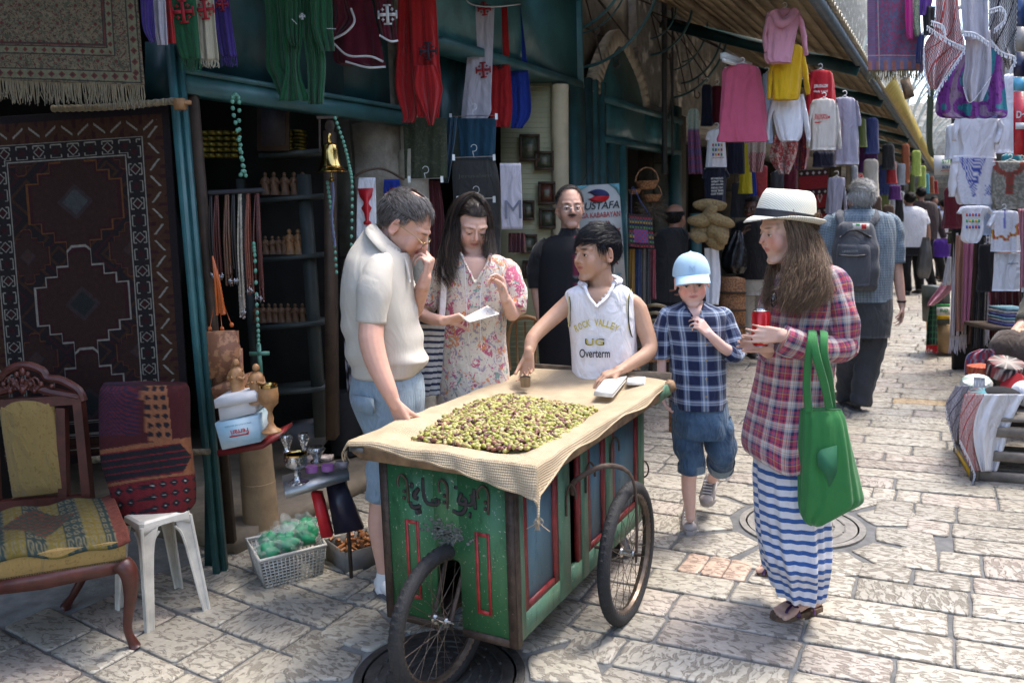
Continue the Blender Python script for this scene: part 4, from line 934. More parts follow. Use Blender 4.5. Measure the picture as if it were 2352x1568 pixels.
 for i in range(7):
  t=.2+.1*i;a=q[0]*(1-t)+q[1]*t;bb=q[3]*(1-t)+q[2]*t;obox(m,(a*.8+bb*.2+a*.35+bb*.65)/2+UP*.0022,(bb-a)*(.12+.07*(i%3)),(q[1]-q[0])*.012,UP*.0002)
 mk('printed_lines',m,mat('pink_ink',(.5,.22,.2),.8,bump=0),o,smooth=0)
 def bagcol(u,v):
  c=np.where((np.mod(v*12,1)<.38)[...,None],(.02,.03,.08),(.62,.62,.62));return c
 o=thing('striped_bag','navy and white striped shopping bag hanging from the woman\'s shoulder','bag',V(995,900,k+.02))
 panel('bag_body',(966,737),(1024,740),(1012,902),(972,908),k-.06,bagcol,40,80,par=o,amp=.008,fr=1.4,th=.06)
 m=MB();P=spl([V(1032,588,k-.06),V(1022,620,k-.125),V(1017,700,k-.13),V(1012,745,k-.12)],20);tube(m,P,.014,8,flat=.2,up=F0);mk('strap',m,WHITEC,o,smooth=180)
woman()
def argyle():
 k=4.85;p=person('moustached man with glasses in a black argyle sweater behind the boy',1310,1060,k)
 h=headframe(1309,477,k,4,2,0,1.02);b=MB();head(b,h,jaw=1.2,nose=1.15)
 limb(b,[(1310,560,26,.02),(1310,530,22,.0),(1310,510,21,0)],k)
 silh(b,[(545,1270,1350,.08,0),(560,1245,1372,.1,0),(640,1240,1382,.13,0),(760,1240,1386,.15,0),(850,1245,1386,.14,0)],k)
 limb(b,[(1245,580,20,0),(1234,640,18,0),(1237,690,14,-.02),(1246,740,12,-.04),(1252,762,9,-.05)],k)
 hand(b,V(1252,760,k-.05),dirpx(1252,760,1258,795,k),R0,.95,((15,25,15),)*4,side=1)
 limb(b,[(1375,580,20,0),(1388,650,18,0),(1392,700,15,0),(1388,750,12,-.02)],k);hand(b,V(1388,748,k-.02),-UP,-R0,.95,((15,25,15),)*4,side=-1)
 for x in(1285,1345):limb(b,[(x,840,34,0),(x,960,26,0),(x,1040,17,0)],k)
 finish_body(p,b,(.50,.30,.22),h,.006,stub=.3,brow=(.04,.03,.03),mus=(.02,.018,.018),brow_w=1.3)
 short_hair(h,p,[(.04,.035,.033),(.09,.08,.08),(.14,.13,.13)],2400,.012,front=.085,side=.0,nape=-.05,bald=lambda L:(L[:,2]>.078)&(L[:,1]>.038),r=.0012)
 glasses(h,p);eyes(h,p,skin=(.50,.30,.22))
 def argc(x,y,kk,v):
  c=np.tile([.012,.012,.015],(len(v),1));f=kk<k
  u=(x-1362)/19.;w_=(y-600)/44.;a=np.abs(u-np.round(u/2)*2)+np.abs(w_-np.round(w_/2)*2);band=f&(np.abs(x-1352-(y-600)*.02)<32)
  c[band&(a<1)]=[.13,.015,.04];u2=np.abs(np.mod(u+w_,2)-1);u3=np.abs(np.mod(u-w_,2)-1);c[band&((u2<.05)|(u3<.05))]=[.12,.12,.13];c[band&(a>=1)&(u>-1.2)]=c[band&(a>=1)&(u>-1.2)]*0+[.035,.036,.042]
  return c
 m=MB();silh(m,[(540,1275,1347,.085,0),(552,1250,1368,.105,0),(580,1236,1382,.13,0),(640,1232,1388,.145,0),(740,1234,1392,.165,0),(810,1238,1394,.165,0),(838,1240,1392,.16,0)],k,90,90,(True,False),foldfn(.004,5,18,3));colour(m,argc);sw=mk('argyle_sweater',m,vmat('knit_colour',.9,.4,500,.002,.2),p,smooth=180)
 m=MB();sleeve(m,[(1262,556,16,0),(1244,580,24,0),(1234,620,23,0),(1233,662,20,-.01)],k,fold=.004);sleeve(m,[(1360,556,16,0),(1378,582,24,0),(1390,640,22,0),(1394,690,19,0)],k,fold=.004);mk('sleeves',m,BLKC,sw,smooth=180)
 m=MB();silh(m,[(524,1288,1332,.062,.0),(532,1285,1336,.068,.0),(548,1276,1344,.082,0)],k,40,8,(False,False));mk('turtleneck',m,BLKC,sw,smooth=180)
 m=MB();silh(m,[(830,1240,1390,.15,0),(900,1243,1388,.15,0),(930,1246,1386,.15,0)],k,40,12);sleeve(m,[(1285,900,40,0),(1284,1000,30,0),(1284,1050,28,0)],k);sleeve(m,[(1345,900,40,0),(1346,1000,30,0),(1346,1050,28,0)],k);mk('trousers',m,BLKC,p,smooth=180)
 for x in(1284,1346):
  g0=GZ(x,1052);g0=V(x,1052,k);g0[2]=0;shoe(p,g0,g0-F0*.22,.09,mat('black_leather',(.015,.014,.014),.4,bump=.1),mat('grey_sole',(.12,.12,.13)))
argyle()
def letter_on(txt,par,x,y,hpx,k,xc,wpx,hd,mt,ang=0,wide=None,name='letter'):
 t=max(0,1-abs((x-xc)/wpx)**2.2)**(1/2.2);kk=k-hd*t-.005;q=math.atan2((x-xc)/wpx*hd,wpx/FPX*k*max(t,.3))
 rt=R0*math.cos(q)+F0*math.sin(q);up=UP*math.cos(ang)-rt*math.sin(ang);rt=rt*math.cos(ang)+UP*math.sin(ang);s=KS(x,y,kk)/FPX
 return text(name,txt,V(x,y,kk)-rt*(0 if wide is None else wide*s/2),rt,up,hpx*s,mt,par,None if wide is None else wide*s,.001,font_bold=.02)
def vendor():
 k=3.74;p=person('dark-haired boy in a white sleeveless hooded top selling nuts behind the cart',1385,1262,k)
 h=headframe(1369,583,k,-60,0,0,1.08);b=MB();head(b,h,child=1,jaw=.9,nose=.9)
 limb(b,[(1378,690,27,.02),(1384,655,26,.01),(1376,620,26,0)],k)
 silh(b,[(660,1340,1420,.06,0),(672,1308,1445,.075,0),(700,1305,1448,.085,0),(800,1320,1450,.095,0),(880,1325,1450,.1,0),(950,1326,1450,.1,0)],k)
 limb(b,[(1312,692,21,0),(1285,716,20,-.02),(1250,748,18,-.07),(1224,776,16.5,-.12),(1217,800,14,-.15),(1214,818,11,-.17)],k)
 hand(b,V(1214,814,k-.17),dirpx(1214,814,1211,850,k)-F0*.1,-F0*.5-R0*.2,.88,((25,45,20),(35,45,25),(50,55,30),(60,60,30)),side=1,thumb=(20,15,10),spread=3)
 limb(b,[(1446,692,21,0),(1464,708,22,0),(1478,748,21,-.02),(1492,790,18.5,-.05),(1487,812,18,-.08),(1456,832,15.5,-.12),(1428,848,12,-.155),(1420,851,11,-.16)],k)
 hand(b,V(1424,849,k-.16),dirpx(1424,849,1385,860,k)-F0*.25,-UP,.95,((18,22,12),(20,24,12),(24,26,14),(28,28,16)),side=1,thumb=(35,15,10),spread=9)
 for x in(1358,1420):limb(b,[(x,950,36,0),(x,1080,24,0),(x,1200,16,0),(x,1240,12,0)],k)
 finish_body(p,b,SK3,h,lip=(.40,.15,.12),brow=(.02,.014,.012),cheek=.1,brow_w=1.25)
 eyes(h,p,(.03,.018,.012),.25,look=-12,skin=SK3)
 short_hair(h,p,[(.006,.006,.008),(.012,.012,.016),(.022,.024,.032)],5600,.038,front=.052,side=-.008,nape=-.075,comb=(.35,.75,-.1),lift=.02,r=.0011)
 m=MB();silh(m,[(650,1344,1416,.07,0),(660,1318,1440,.085,0),(672,1300,1452,.095,0),(700,1298,1456,.105,0),(750,1306,1459,.112,0),(800,1311,1461,.115,0),(870,1315,1461,.12,0),(930,1316,1460,.12,0)],k,84,90,(False,False),foldfn(.004,5,14,2,.3))
 cut(m,[(1340,640),(1346,668),(1370,701),(1398,668),(1414,640)],k);ve=mk('sleeveless_top',m,WHITEC,p,smooth=180,solid=.003)
 m=MB()
 tube(m,spl([V(1343,656,k-.075),V(1352,680,k-.108),V(1370,704,k-.12)],14),[.008]*14,10,flat=.5);tube(m,spl([V(1412,648,k-.07),V(1394,682,k-.108),V(1370,704,k-.12)],14),[.009]*14,10,flat=.5)
 tube(m,spl([V(1343,656,k-.07),V(1334,650,k+.0),V(1360,640,k+.09),V(1402,636,k+.09),V(1424,645,k+.0),V(1410,650,k-.07)],26),.014,12);mk('hood',m,WHITEC,ve,smooth=180)
 for nm,c,o_ in(('yellow_piping',(.6,.5,.2),0),('black_piping',(.02,.03,.03),3)):
  m=MB()
  tube(m,spl([V(1447-o_+3,664,k-.03),V(1441+o_,690,k-.075),V(1441+o_,735,k-.08),V(1447+o_,768,k-.075),V(1459,786,k-.03)],24),.0028,6);tube(m,spl([V(1303+o_,672,k-.03),V(1307+o_,700,k-.075),V(1306+o_,750,k-.06)],14),.0022,6)
  mk(nm,m,mat(nm,c,.8,bump=0),ve,smooth=180)
 Y_=mat('yellow_print',(.52,.44,.08),.8,bump=0);K_=mat('black_print',(.03,.035,.045),.8,bump=0)
 for i,ch in enumerate('ROCK VALLEY'):
  if ch==' ':continue
  t=(i-5)/5.;letter_on(ch,ve,1370+t*43,748+13*t*t,16,k,1384,77,.115,Y_,-t*.45,9)
 letter_on('UG',ve,1366,793,16,k,1384,77,.117,K_,0,44,'print');letter_on('UG',ve,1366,791.5,13,k-.002,1384,77,.117,Y_,0,38,'print')
 letter_on('Overterm',ve,1366,821,20,k,1384,77,.119,K_,0,70,'print')
 m=MB();silh(m,[(915,1318,1456,.11,0),(960,1316,1460,.12,0),(1000,1320,1460,.12,0)],k,40,12);sleeve(m,[(1355,980,40,0),(1354,1060,34,0),(1354,1120,32,0)],k);sleeve(m,[(1422,980,40,0),(1422,1060,34,0),(1422,1120,32,0)],k);mk('shorts',m,BLKC,p,smooth=180)
 for x in(1358,1420):
  g0=V(x,1250,k);g0[2]=0;shoe(p,g0,g0-F0*.2,.08,mat('black_leather',(.015,.014,.014),.4),mat('grey_sole',(.12,.12,.13)))
vendor()
NAVY=[(.0,(.010,.018,.06)),(.50,(.16,.22,.36)),(.60,(.60,.64,.70)),(.68,(.20,.27,.40)),(.80,(.60,.64,.70)),(.84,(.12,.17,.3)),(.90,(.010,.018,.06))]
PLN=plaid('navy_plaid',14.5,NAVY,NAVY)
def strap_cap():pass
def capboy():
 k=3.79;p=person('boy in a light blue cap, navy plaid shirt and rolled denim shorts',1585,1236,k)
 h=headframe(1589,648,k,-9,8,-3,.94);b=MB();head(b,h,child=1,jaw=.95,nose=.8)
 limb(b,[(1592,722,19,.01),(1591,700,18,.01),(1590,680,19,0)],k)
 silh(b,[(704,1562,1622,.05,0),(714,1538,1652,.07,0),(740,1536,1658,.08,0),(800,1545,1656,.085,0),(880,1550,1656,.09,0),(960,1550,1662,.09,0)],k)
 limb(b,[(1532,726,14,0),(1522,770,13,0),(1520,820,11.5,0),(1520,870,10,-.01),(1522,893,8,-.02)],k);hand(b,V(1522,890,k-.02),dirpx(1522,890,1524,925,k),R0*.8-F0*.3,.78,((15,25,15),(18,28,15),(22,30,18),(25,30,18)),side=-1)
 limb(b,[(1660,726,14,0),(1676,770,14,-.02),(1685,806,14,-.06),(1664,800,13,-.11),(1640,778,11.5,-.14),(1629,766,9,-.15)],k)
 hand(b,V(1630,768,k-.15),dirpx(1630,768,1612,748,k),-R0*.6+F0*.4+UP*.3,.78,((35,35,15),(40,40,20),(48,45,20),(55,50,25)),side=-1,thumb=(30,15,10),spread=4)
 limb(b,[(1578,960,30,0),(1586,1060,20,-.03),(1582,1100,17.5,-.0),(1583,1140,15.5,.02),(1585,1175,11.5,.04),(1585,1190,11,.04)],k)
 limb(b,[(1640,960,30,0),(1655,1040,21,-.04),(1656,1062,18,.0),(1650,1080,16,.10),(1640,1094,13,.2),(1634,1100,11,.26)],k)
 finish_body(p,b,SK4,h,cheek=.6,brow=(.30,.17,.10),lip=(.50,.19,.17),brow_w=.8);eyes(h,p,(.06,.06,.05),.3,skin=SK4)
 short_hair(h,p,[(.20,.10,.05),(.28,.15,.08),(.15,.08,.04)],1500,.018,front=.06,side=-.01,nape=-.07,comb=(0,.5,-.4),r=.0009,lift=0,bald=lambda L:L[:,2]>.035)
 m=MB();silh(m,[(694,1566,1618,.055,0),(703,1545,1640,.07,0),(712,1527,1660,.088,0),(735,1524,1668,.10,0),(780,1533,1666,.105,0),(850,1540,1665,.112,0),(905,1541,1667,.12,0),(932,1543,1666,.122,0)],k,84,90,(False,False),foldfn(.005,5,22,1,.3),shift=.03)
 cut(m,[(1566,684),(1570,700),(1600,742),(1616,700),(1622,684)],k);sh=mk('plaid_shirt',m,PLN,p,smooth=180,solid=.003)
 m=MB();sleeve(m,[(1552,712,9,0),(1532,722,18,0),(1522,750,21,0),(1520,790,20,0),(1521,822,19.5,0)],k,fold=.005,seed=1);sleeve(m,[(1640,712,9,0),(1660,724,18,0),(1676,760,22,-.02),(1686,798,22,-.05),(1688,815,21,-.075),(1672,812,21,-.10)],k,fold=.005,seed=4);mk('sleeves',m,PLN,sh,smooth=180)
 m=MB()
 for a in([(1568,692),(1560,712),(1582,742),(1592,726),(1575,700)],[(1616,690),(1634,704),(1622,738),(1604,740),(1613,702)]):
  prism(m,[V(x,y,k-.098+.0014*abs(y-740))for x,y in a],-F0*.006)
 mk('collar',m,PLN,sh,smooth=0)
 for y in(757,790,828,870,911):
  m=MB();tube(m,[V(1622,y,k-.122),V(1622,y,k-.117)],.0052,12);mk('button',m,mat('horn_button',(.35,.25,.12),.4,bump=0),sh,smooth=40)
 m=MB();silh(m,[(918,1542,1668,.11,0),(950,1542,1672,.12,0),(985,1546,1676,.12,0),(1000,1550,1676,.11,0)],k,48,16,disp=foldfn(.003,6,30,1));sleeve(m,[(1576,960,36,0),(1580,1010,35,-.01),(1587,1050,31,-.02),(1588,1078,30,-.01)],k,fold=.006,seed=2);sleeve(m,[(1645,960,35,0),(1653,1010,36,-.02),(1657,1050,32,-.01),(1654,1074,27,.05)],k,fold=.006,seed=5);sh2=mk('denim_shorts',m,DENM,p,smooth=180)
 m=MB();tube(m,[V(1588,1064,k-.01),V(1588,1078,k-.01),V(1588,1082,k-.01)],[31.5*3.95/FPX]*3,26,(False,False));tube(m,[V(1657,1058,k+.0),V(1654,1074,k+.05)],[31*3.95/FPX,29*3.95/FPX],26,(False,False));mk('rolled_hem',m,cloth('hem_denim',(.16,.22,.27),.3),sh2,smooth=180)
 CV=mat('grey_canvas',(.22,.20,.195),.85,var=.25,bump=.5,bs=250);SO=mat('white_rubber',(.42,.38,.36),.6)
 def sneaker(heel,toe):
  o=shoe(p,heel,toe,.082,CV,SO,h=.078);d=nrm(toe-heel);s=np.cross(d,UP);up_=nrm(UP-d*(UP@d));L=np.linalg.norm(toe-heel);m=MB()
  for i in range(5):
   c=heel+d*L*(.42+.075*i)+up_*(.092-.009*i);tube(m,spl([c-s*.024-up_*.004,c+up_*.004+d*.008,c+s*.024-up_*.004],7),.0032,6)
  mk('laces',m,WHITEC,o,smooth=180)
  m=MB();ell(m,heel+d*L*.9+up_*.032,(.036,.036,.026));mk('toe_cap',m,SO,o,smooth=180)
 sneaker(GZ(1583,1180),GZ(1584,1228));he=V(1635,1112,k+.34);sneaker(he,V(1622,1163,k+.20))
 c=mat('light_blue_cotton',(.42,.60,.74),.85,var=.1,bump=.4,bs=500);cap=thing('baseball_cap','light blue baseball cap with curved brim on the boy\'s head','cap',H2W(h,[0,0,.05]))
 m=MB();rings=[]
 for t in np.linspace(0,1,12):
  a=np.linspace(0,2*np.pi,40,endpoint=False);q=t*math.pi/2;rings.append(H2W(h,np.stack([.093*math.cos(q)**.8*np.cos(a),-.014+.108*math.cos(q)**.8*np.sin(a),.036+.112*math.sin(q)+np.sin(a)*.006+0*a],1)))
 loft(m,rings,(False,True));mk('crown',m,c,cap,smooth=180)
 m=MB();nu,nv=25,10;P=np.zeros((nv,nu,3))
 for j in range(nv):
  for i in range(nu):
   a=math.pi*(.12+.76*i/(nu-1));t=j/(nv-1);x=.086*math.cos(a)*(1+.06*t);P[j,i]=(x,.078*math.sin(a)+.012+.082*t*math.sin(a)**.7,.044+.008*0-.022*t-3.1*x*x*(.6+.6*t)+.012)
 m.add(H2W(h,P.reshape(-1,3)),gridf(nu,nv));mk('brim',m,c,cap,smooth=180,solid=.003)
 m=MB();ell(m,H2W(h,[0,-.014,.149]),.006,10,8);mk('top_button',m,c,cap,smooth=180)
 for tx,dx in(('N',.0),('Y',.0)):
  text('cap_emblem',tx,H2W(h,[.014,.098,.066]),-h['M'][:,0],h['M'][:,2]-h['M'][:,1]*.35,.034,mat('pale_thread',(.45,.62,.78),.8,bump=0),cap,.026,.001)
 m=MB();ell(m,V(1602,738,k-.17),(.006,.006,.008),8,6);tag(mk('fresh_nut',m,mat('pink_nut',(.4,.12,.1),.6),None,smooth=180),'reddish nut held in the fingertips of the boy with the cap','nut')
capboy()
W_=[(.0,(.42,.05,.09)),(.16,(.03,.025,.10)),(.22,(.42,.05,.09)),(.30,(.62,.56,.52)),(.44,(.45,.20,.10)),(.47,(.62,.56,.52)),(.52,(.30,.30,.34)),(.62,(.03,.025,.09)),(.74,(.46,.07,.12)),(.84,(.25,.10,.22)),(.9,(.03,.03,.1)),(.93,(.5,.25,.12))]
PLR=plaid('red_plaid',13.5,W_,W_)
SEA=stripes('blue_white_stripes',1,25.,[(0,(.035,.10,.30)),(.40,(.66,.64,.68))],.022)
GRNB=cloth('green_canvas',(.030,.17,.045),.25,fold=7,fd=.015)
def girl():
 k=2.93;p=person('girl in a straw hat, long red plaid shirt and striped skirt',1825,1412,k)
 h=headframe(1807,530,k,-82,8,0,1.0);b=MB();head(b,h,jaw=.85,nose=.78)
 limb(b,[(1838,650,30,.0),(1830,600,27,0),(1820,565,28,0)],k)
 silh(b,[(628,1800,1900,.09,0),(650,1785,1925,.12,0),(700,1772,1925,.13,0),(800,1765,1900,.12,0),(900,1758,1890,.13,0),(1000,1755,1885,.14,0),(1060,1760,1885,.13,0)],k)
 limb(b,[(1912,655,26,-.1),(1932,720,27,-.12),(1942,790,24,-.13),(1900,803,23,-.17),(1840,790,20,-.2),(1803,776,17,-.21),(1796,774,15,-.21)],k)
 limb(b,[(1790,660,24,.12),(1770,730,24,.1),(1775,800,22,.02),(1765,806,17,-.06),(1755,800,15,-.1)],k)
 hand(b,V(1799,770,k-.215),-R0*1.+UP*.08-F0*.05,F0,.80,((12,30,25),(14,32,25),(16,34,25),(20,36,25)),side=1,thumb=(20,15,10),spread=5)
 hand(b,V(1760,796,k-.12),-R0*.75+UP*.25+F0*.1,-F0,.80,((30,40,30),(32,42,30),(34,42,30),(36,42,30)),side=-1,thumb=(20,15,10),spread=5)
 for x,d_,yb in((1842,-.04,1378),(1775,.12,1296)):
  limb(b,[(x,1050,42,d_),(x+5,1200,30,d_),(x+8,yb-30,20,d_),(x+10,yb,18,d_)],k)
 def foot(heel,toe,s):
  heel,toe=np.array(heel),np.array(toe);d=nrm(toe-heel);q=np.cross(d,UP);L=np.linalg.norm(toe-heel)
  capsule(b,heel+UP*.05,heel+d*L*.12+UP*.045,.028,.028);capsule(b,heel+d*L*.1+UP*.075,heel+d*L*.22+UP*.085,.030,.030)
  for j in(-1,-.33,.33,1):capsule(b,heel+d*L*.25+q*.012*j+UP*.06,heel+d*L*.74+q*.031*j+UP*.036,.022,.013)
  for j in range(5):
   u=(j-2)*.0165;r=.0115 if j else .0145;e=L*(.90,.93,.92,.88,.84)[j]
   capsule(b,heel+d*L*.72+q*u*s+UP*.032,heel+d*e+q*u*s*1.12+UP*.030,r*.8,r*.85,8)
  return d,q,L
 h1,t1=GZ(1876,1402),GZ(1778,1428);h2,t2=GZ(1790,1326),GZ(1742,1316)
 f1=foot(h1,t1,1);f2=foot(h2,t2,1)
 finish_body(p,b,SK2,h,cheek=.5,lip=(.50,.17,.14),brow=(.18,.10,.06),brow_w=.8,vox=.0045)
 eyes(h,p,(.06,.05,.04),.5,skin=SK2)
 Hc=[(.13,.075,.045),(.20,.125,.075),(.08,.045,.028),(.30,.20,.12),(.10,.06,.035),(.24,.15,.09)]
 short_hair(h,p,Hc,2400,.03,front=.07,side=.012,nape=-.08,comb=(0,-1,-.3),lift=-.02,r=.0011,bald=lambda L:L[:,2]>.05)
 G=[[(1806,508,-.08),(1822,560,-.10),(1822,610,-.12),(1808,655,-.15),(1796,688,-.17),(1790,700,-.17)],[(1812,505,-.085),(1828,560,-.10),(1828,620,-.12),(1815,670,-.16),(1800,716,-.17)],[(1820,492,-.08),(1842,550,-.10),(1850,620,-.12),(1848,680,-.17),(1828,722,-.18)],[(1840,495,-.06),(1866,545,-.08),(1880,610,-.12),(1885,660,-.19),(1862,706,-.2)],[(1850,505,-.02),(1880,560,-.03),(1893,602,-.08),(1900,650,-.17),(1888,692,-.2)],[(1850,510,.03),(1876,565,.03),(1896,615,.0),(1910,655,-.08),(1918,684,-.16)]]
 guide_hair(p,k,G,Hc,5200,.0060,.0010,22,5,'hair',.013)
 guide_hair(p,k,[[(1792,560,.07),(1772,610,.07),(1760,650,.04),(1756,690,-.03),(1750,704,-.06)],[(1796,560,.07),(1782,610,.07),(1772,650,.03),(1766,690,-.04),(1760,706,-.07)]],Hc,450,.007,.0011,14,9,'hair',.010)
 sf=foldfn(.006,6,12,3,.2)
 m=MB();silh(m,[(618,1812,1880,.09,0),(628,1796,1910,.12,0),(648,1780,1935,.145,0),(690,1764,1945,.155,0),(740,1756,1935,.15,0),(800,1750,1915,.15,0),(870,1741,1905,.155,0),(930,1729,1900,.165,0),(990,1715,1896,.175,0),(1022,1712,1893,.18,0),(1042,1718,1890,.178,0)],k,100,120,(False,False),sf)
 v=m.v[0];x,y,kk=pxof(v);t_=np.clip((y-960)/85,0,1);m.v[0]=v+UP*(t_*(.03*np.sin((x-1712)/180*np.pi*1.0)*-.6+.012*np.sin(x/21.)))[:,None]
 cut(m,[(1800,600),(1802,640),(1790,662),(1812,650),(1845,640),(1870,600)],k);sh=mk('plaid_shirt',m,PLR,p,smooth=180,solid=.003)
 m=MB();sleeve(m,[(1896,632,26,-.06),(1914,650,33,-.1),(1928,700,37,-.12),(1935,750,36,-.13),(1940,790,33,-.13),(1938,806,30,-.14)],k,26,30,.006,45,seed=1,openend=False)
 sleeve(m,[(1952,792,27,-.13),(1925,800,33,-.15),(1885,803,33,-.18),(1845,795,33,-.2),(1812,784,35,-.21),(1796,777,33,-.21)],k,26,30,.006,45,seed=2)
 sleeve(m,[(1800,650,26,.1),(1775,700,32,.11),(1770,760,32,.08),(1772,800,28,.02),(1762,806,24,-.05)],k,24,24,.005,seed=4);mk('sleeves',m,PLR,sh,smooth=180)
 m=MB();rows1=[(1025,1740,1892,.13,0),(1090,1736,1893,.145,0),(1160,1740,1896,.15,0),(1230,1748,1897,.15,0),(1280,1762,1894,.14,-.02),(1315,1774,1890,.13,-.0),(1342,1780,1885,.125,.0),(1357,1784,1881,.12,.0)]
 silh(m,rows1,k,120,110,(False,False),lambda a,L:(.009*np.sin(a*9+1.5+L*1.5)+.006*np.sin(a*17+2-L*3))*min(1,.2+L*2));silh(m,[(1120,1742,1800,.10,.10),(1200,1744,1800,.10,.11),(1260,1750,1800,.10,.12),(1305,1757,1800,.10,.12)],k,60,50,(False,False),lambda a,L:.005*np.sin(a*9))
 mk('striped_skirt',m,SEA,p,smooth=180,solid=.002)
 CORK=mat('cork_sole',(.13,.08,.05),.85,var=.4,vs=60);PUR=mat('purple_leather',(.05,.012,.075),.45,bump=.3)
 for(heel,toe),(d,q,L)in(((h1,t1),f1),((h2,t2),f2)):
  sd_=thing('sandal','w','sandal',heel);bpy.data.objects.remove(sd_);m=MB();R=[]
  for t,ww in((-.06,.5),(0,.8),(.2,.9),(.4,.88),(.6,1.02),(.8,1.12),(.95,.85),(1.04,.4)):
   c=np.array(heel)+d*L*t;R.append([c+q*xx*ww*.041+UP*z for xx,z in((-1,.0),(-1.02,.016),(-.96,.028),(.96,.028),(1.02,.016),(1,.0))])
  loft(m,R);o=mk('sandal',m,CORK,p,smooth=40);m=MB()
  tube(m,spl([heel+d*L*.62-q*.045+UP*.02,heel+d*L*.60-q*.03+UP*.055,heel+d*L*.62+UP*.062,heel+d*L*.60+q*.03+UP*.052,heel+d*L*.62+q*.046+UP*.02],18),.009,8,flat=.35)
  tube(m,spl([heel+d*L*.62-q*.01+UP*.062,heel+d*L*.78-q*.02+UP*.05,heel+d*L*.84-q*.024+UP*.03],8),.006,6,flat=.5)
  tube(m,spl([heel+d*L*.25-q*.046+UP*.02,heel+d*L*.3-q*.03+UP*.09,heel+d*L*.32+UP*.118,heel+d*L*.3+q*.03+UP*.09,heel+d*L*.25+q*.046+UP*.02],18),.009,8,flat=.35);mk('strap',m,PUR,o,smooth=180)
  m=MB();c=heel+d*L*.6-q*.02+UP*.064;tube(m,[c-d*.01-q*.008,c+d*.01-q*.008,c+d*.01+q*.008,c-d*.01+q*.008,c-d*.01-q*.008],.0016,5);mk('buckle',m,STEEL,o)
 ht=thing('straw_hat','white straw fedora with a black band on the girl\'s head','hat',V(1800,505,k))
 ST=None
 def straw():
  m,n,b_=_nt('white_straw');w_=n.nodes.new('ShaderNodeTexWave');w_.inputs['Scale'].default_value=60;w_.bands_direction='DIAGONAL';w_.inputs['Distortion'].default_value=.6
  tc=n.nodes.new('ShaderNodeTexCoord');n.links.new(tc.outputs['Object'],w_.inputs[0]);n.links.new(ramp(n,w_.outputs[1],[(0,(.60,.56,.44)),(1,(.80,.77,.66))]),b_.inputs['Base Color']);b_.inputs['Roughness'].default_value=.7;setbump(n,b_,w_.outputs[1],.002,.5);return m
 ST=straw();c0=V(1799,508,k);fx=nrm(-R0*.985+F0*.12+UP*.17);sz_=nrm(np.cross(fx,F0));sz_=sz_ if sz_[2]>0 else-sz_;sy=np.cross(sz_,fx)
 def hp(x,y,z):return c0+fx*x+sy*y+sz_*z
 a=np.linspace(0,2*np.pi,56,endpoint=False)
 def ring(lx,ly,z,fn=lambda q:0):return np.array([hp(lx*math.cos(q)-.004,ly*math.sin(q),z+fn(q))for q in a])
 m=MB();R=[ring(.106,.088,.004),ring(.105,.087,.03),ring(.100,.083,.06),ring(.092,.075,.09),ring(.082,.062,.106),ring(.07,.05,.110,lambda q:-.004*math.cos(q)),ring(.05,.03,.098),ring(.02,.01,.092)]
 loft(m,R,(False,True));mk('crown',m,ST,ht,smooth=180)
 m=MB();R=[ring(.1075,.0895,.006),ring(.1070,.089,.032)];loft(m,R,(False,False));R=[ring(.1072,.0892,.032),ring(.104,.086,.033)];loft(m,R,(False,False));mk('hat_band',m,mat('black_ribbon',(.018,.018,.025),.6,bump=0),ht,smooth=40)
 m=MB();bf=lambda s:(lambda q:s*(.018*(-math.cos(q))*.9+.012*abs(math.sin(q))**2-.012*(math.cos(q)>.0)*math.cos(q)))
 R=[ring(.104,.086,.006),ring(.118,.100,.003,bf(.15)),ring(.130,.113,.003,bf(.5)),ring(.140,.124,.004,bf(1.))];loft(m,R,(False,False));mk('brim',m,ST,ht,smooth=180,solid=.003)
 cn=thing('drink_can','red drinks can held in both hands by the girl in the hat','can',V(1747,790,k-.17));c=V(1747,792,k-.168)
 m=MB();lathe(m,c,[(.024,0),(.031,.008),(.032,.012),(.032,.108),(.0265,.118)],32);mk('can_body',m,mat('red_can',(.45,.01,.015),.25,.3,var=.1,bump=0),cn,smooth=40)
 m=MB();lathe(m,c,[(.0268,.118),(.028,.121),(.0265,.122),(.025,.118),(.001,.117)],32);lathe(m,c,[(.0235,-.003),(.025,-.003),(.0235,.001)],32);mk('can_lid',m,CHROME,cn,smooth=40)
 gb=thing('tote_bag','bright green canvas tote bag hanging from the girl\'s forearm','bag',V(1890,1205,k-.2));kb=k-.2
 L_=[(938,1842,1930,.02),(960,1841,1938,.045),(1010,1839,1948,.06),(1070,1838,1959,.065),(1120,1837,1970,.065),(1150,1836,1972,.06),(1175,1839,1930,.05),(1195,1848,1895,.035),(1205,1862,1876,.01)]
 m=MB();silh(m,[(y,a_,b_,d_,0)for y,a_,b_,d_ in L_],kb,60,60,(True,True),lambda a,L:.007*np.sin(a*5+1+L*4)*min(1,L*5)+.004*np.sin(a*11+L*9),p=2.6);mk('bag_body',m,GRNB,gb,smooth=180)
 for i,a_ in enumerate(([(1858,945,-.06),(1853,880,-.09),(1860,800,-.12),(1868,766,-.08),(1872,775,.05),(1862,850,.07)],[(1905,938,-.06),(1893,880,-.1),(1876,820,-.125),(1866,768,-.09),(1868,768,.04),(1880,860,.08)],[(1912,940,.0),(1905,870,-.07),(1893,815,-.115),(1893,768,-.08),(1892,772,.04),(1905,880,.06)])):
  m=MB();tube(m,spl([V(x,y,kb+d+.03)for x,y,d in a_],30),.014,8,flat=.18,up=F0);mk('strap',m,GRNB,gb,smooth=180)
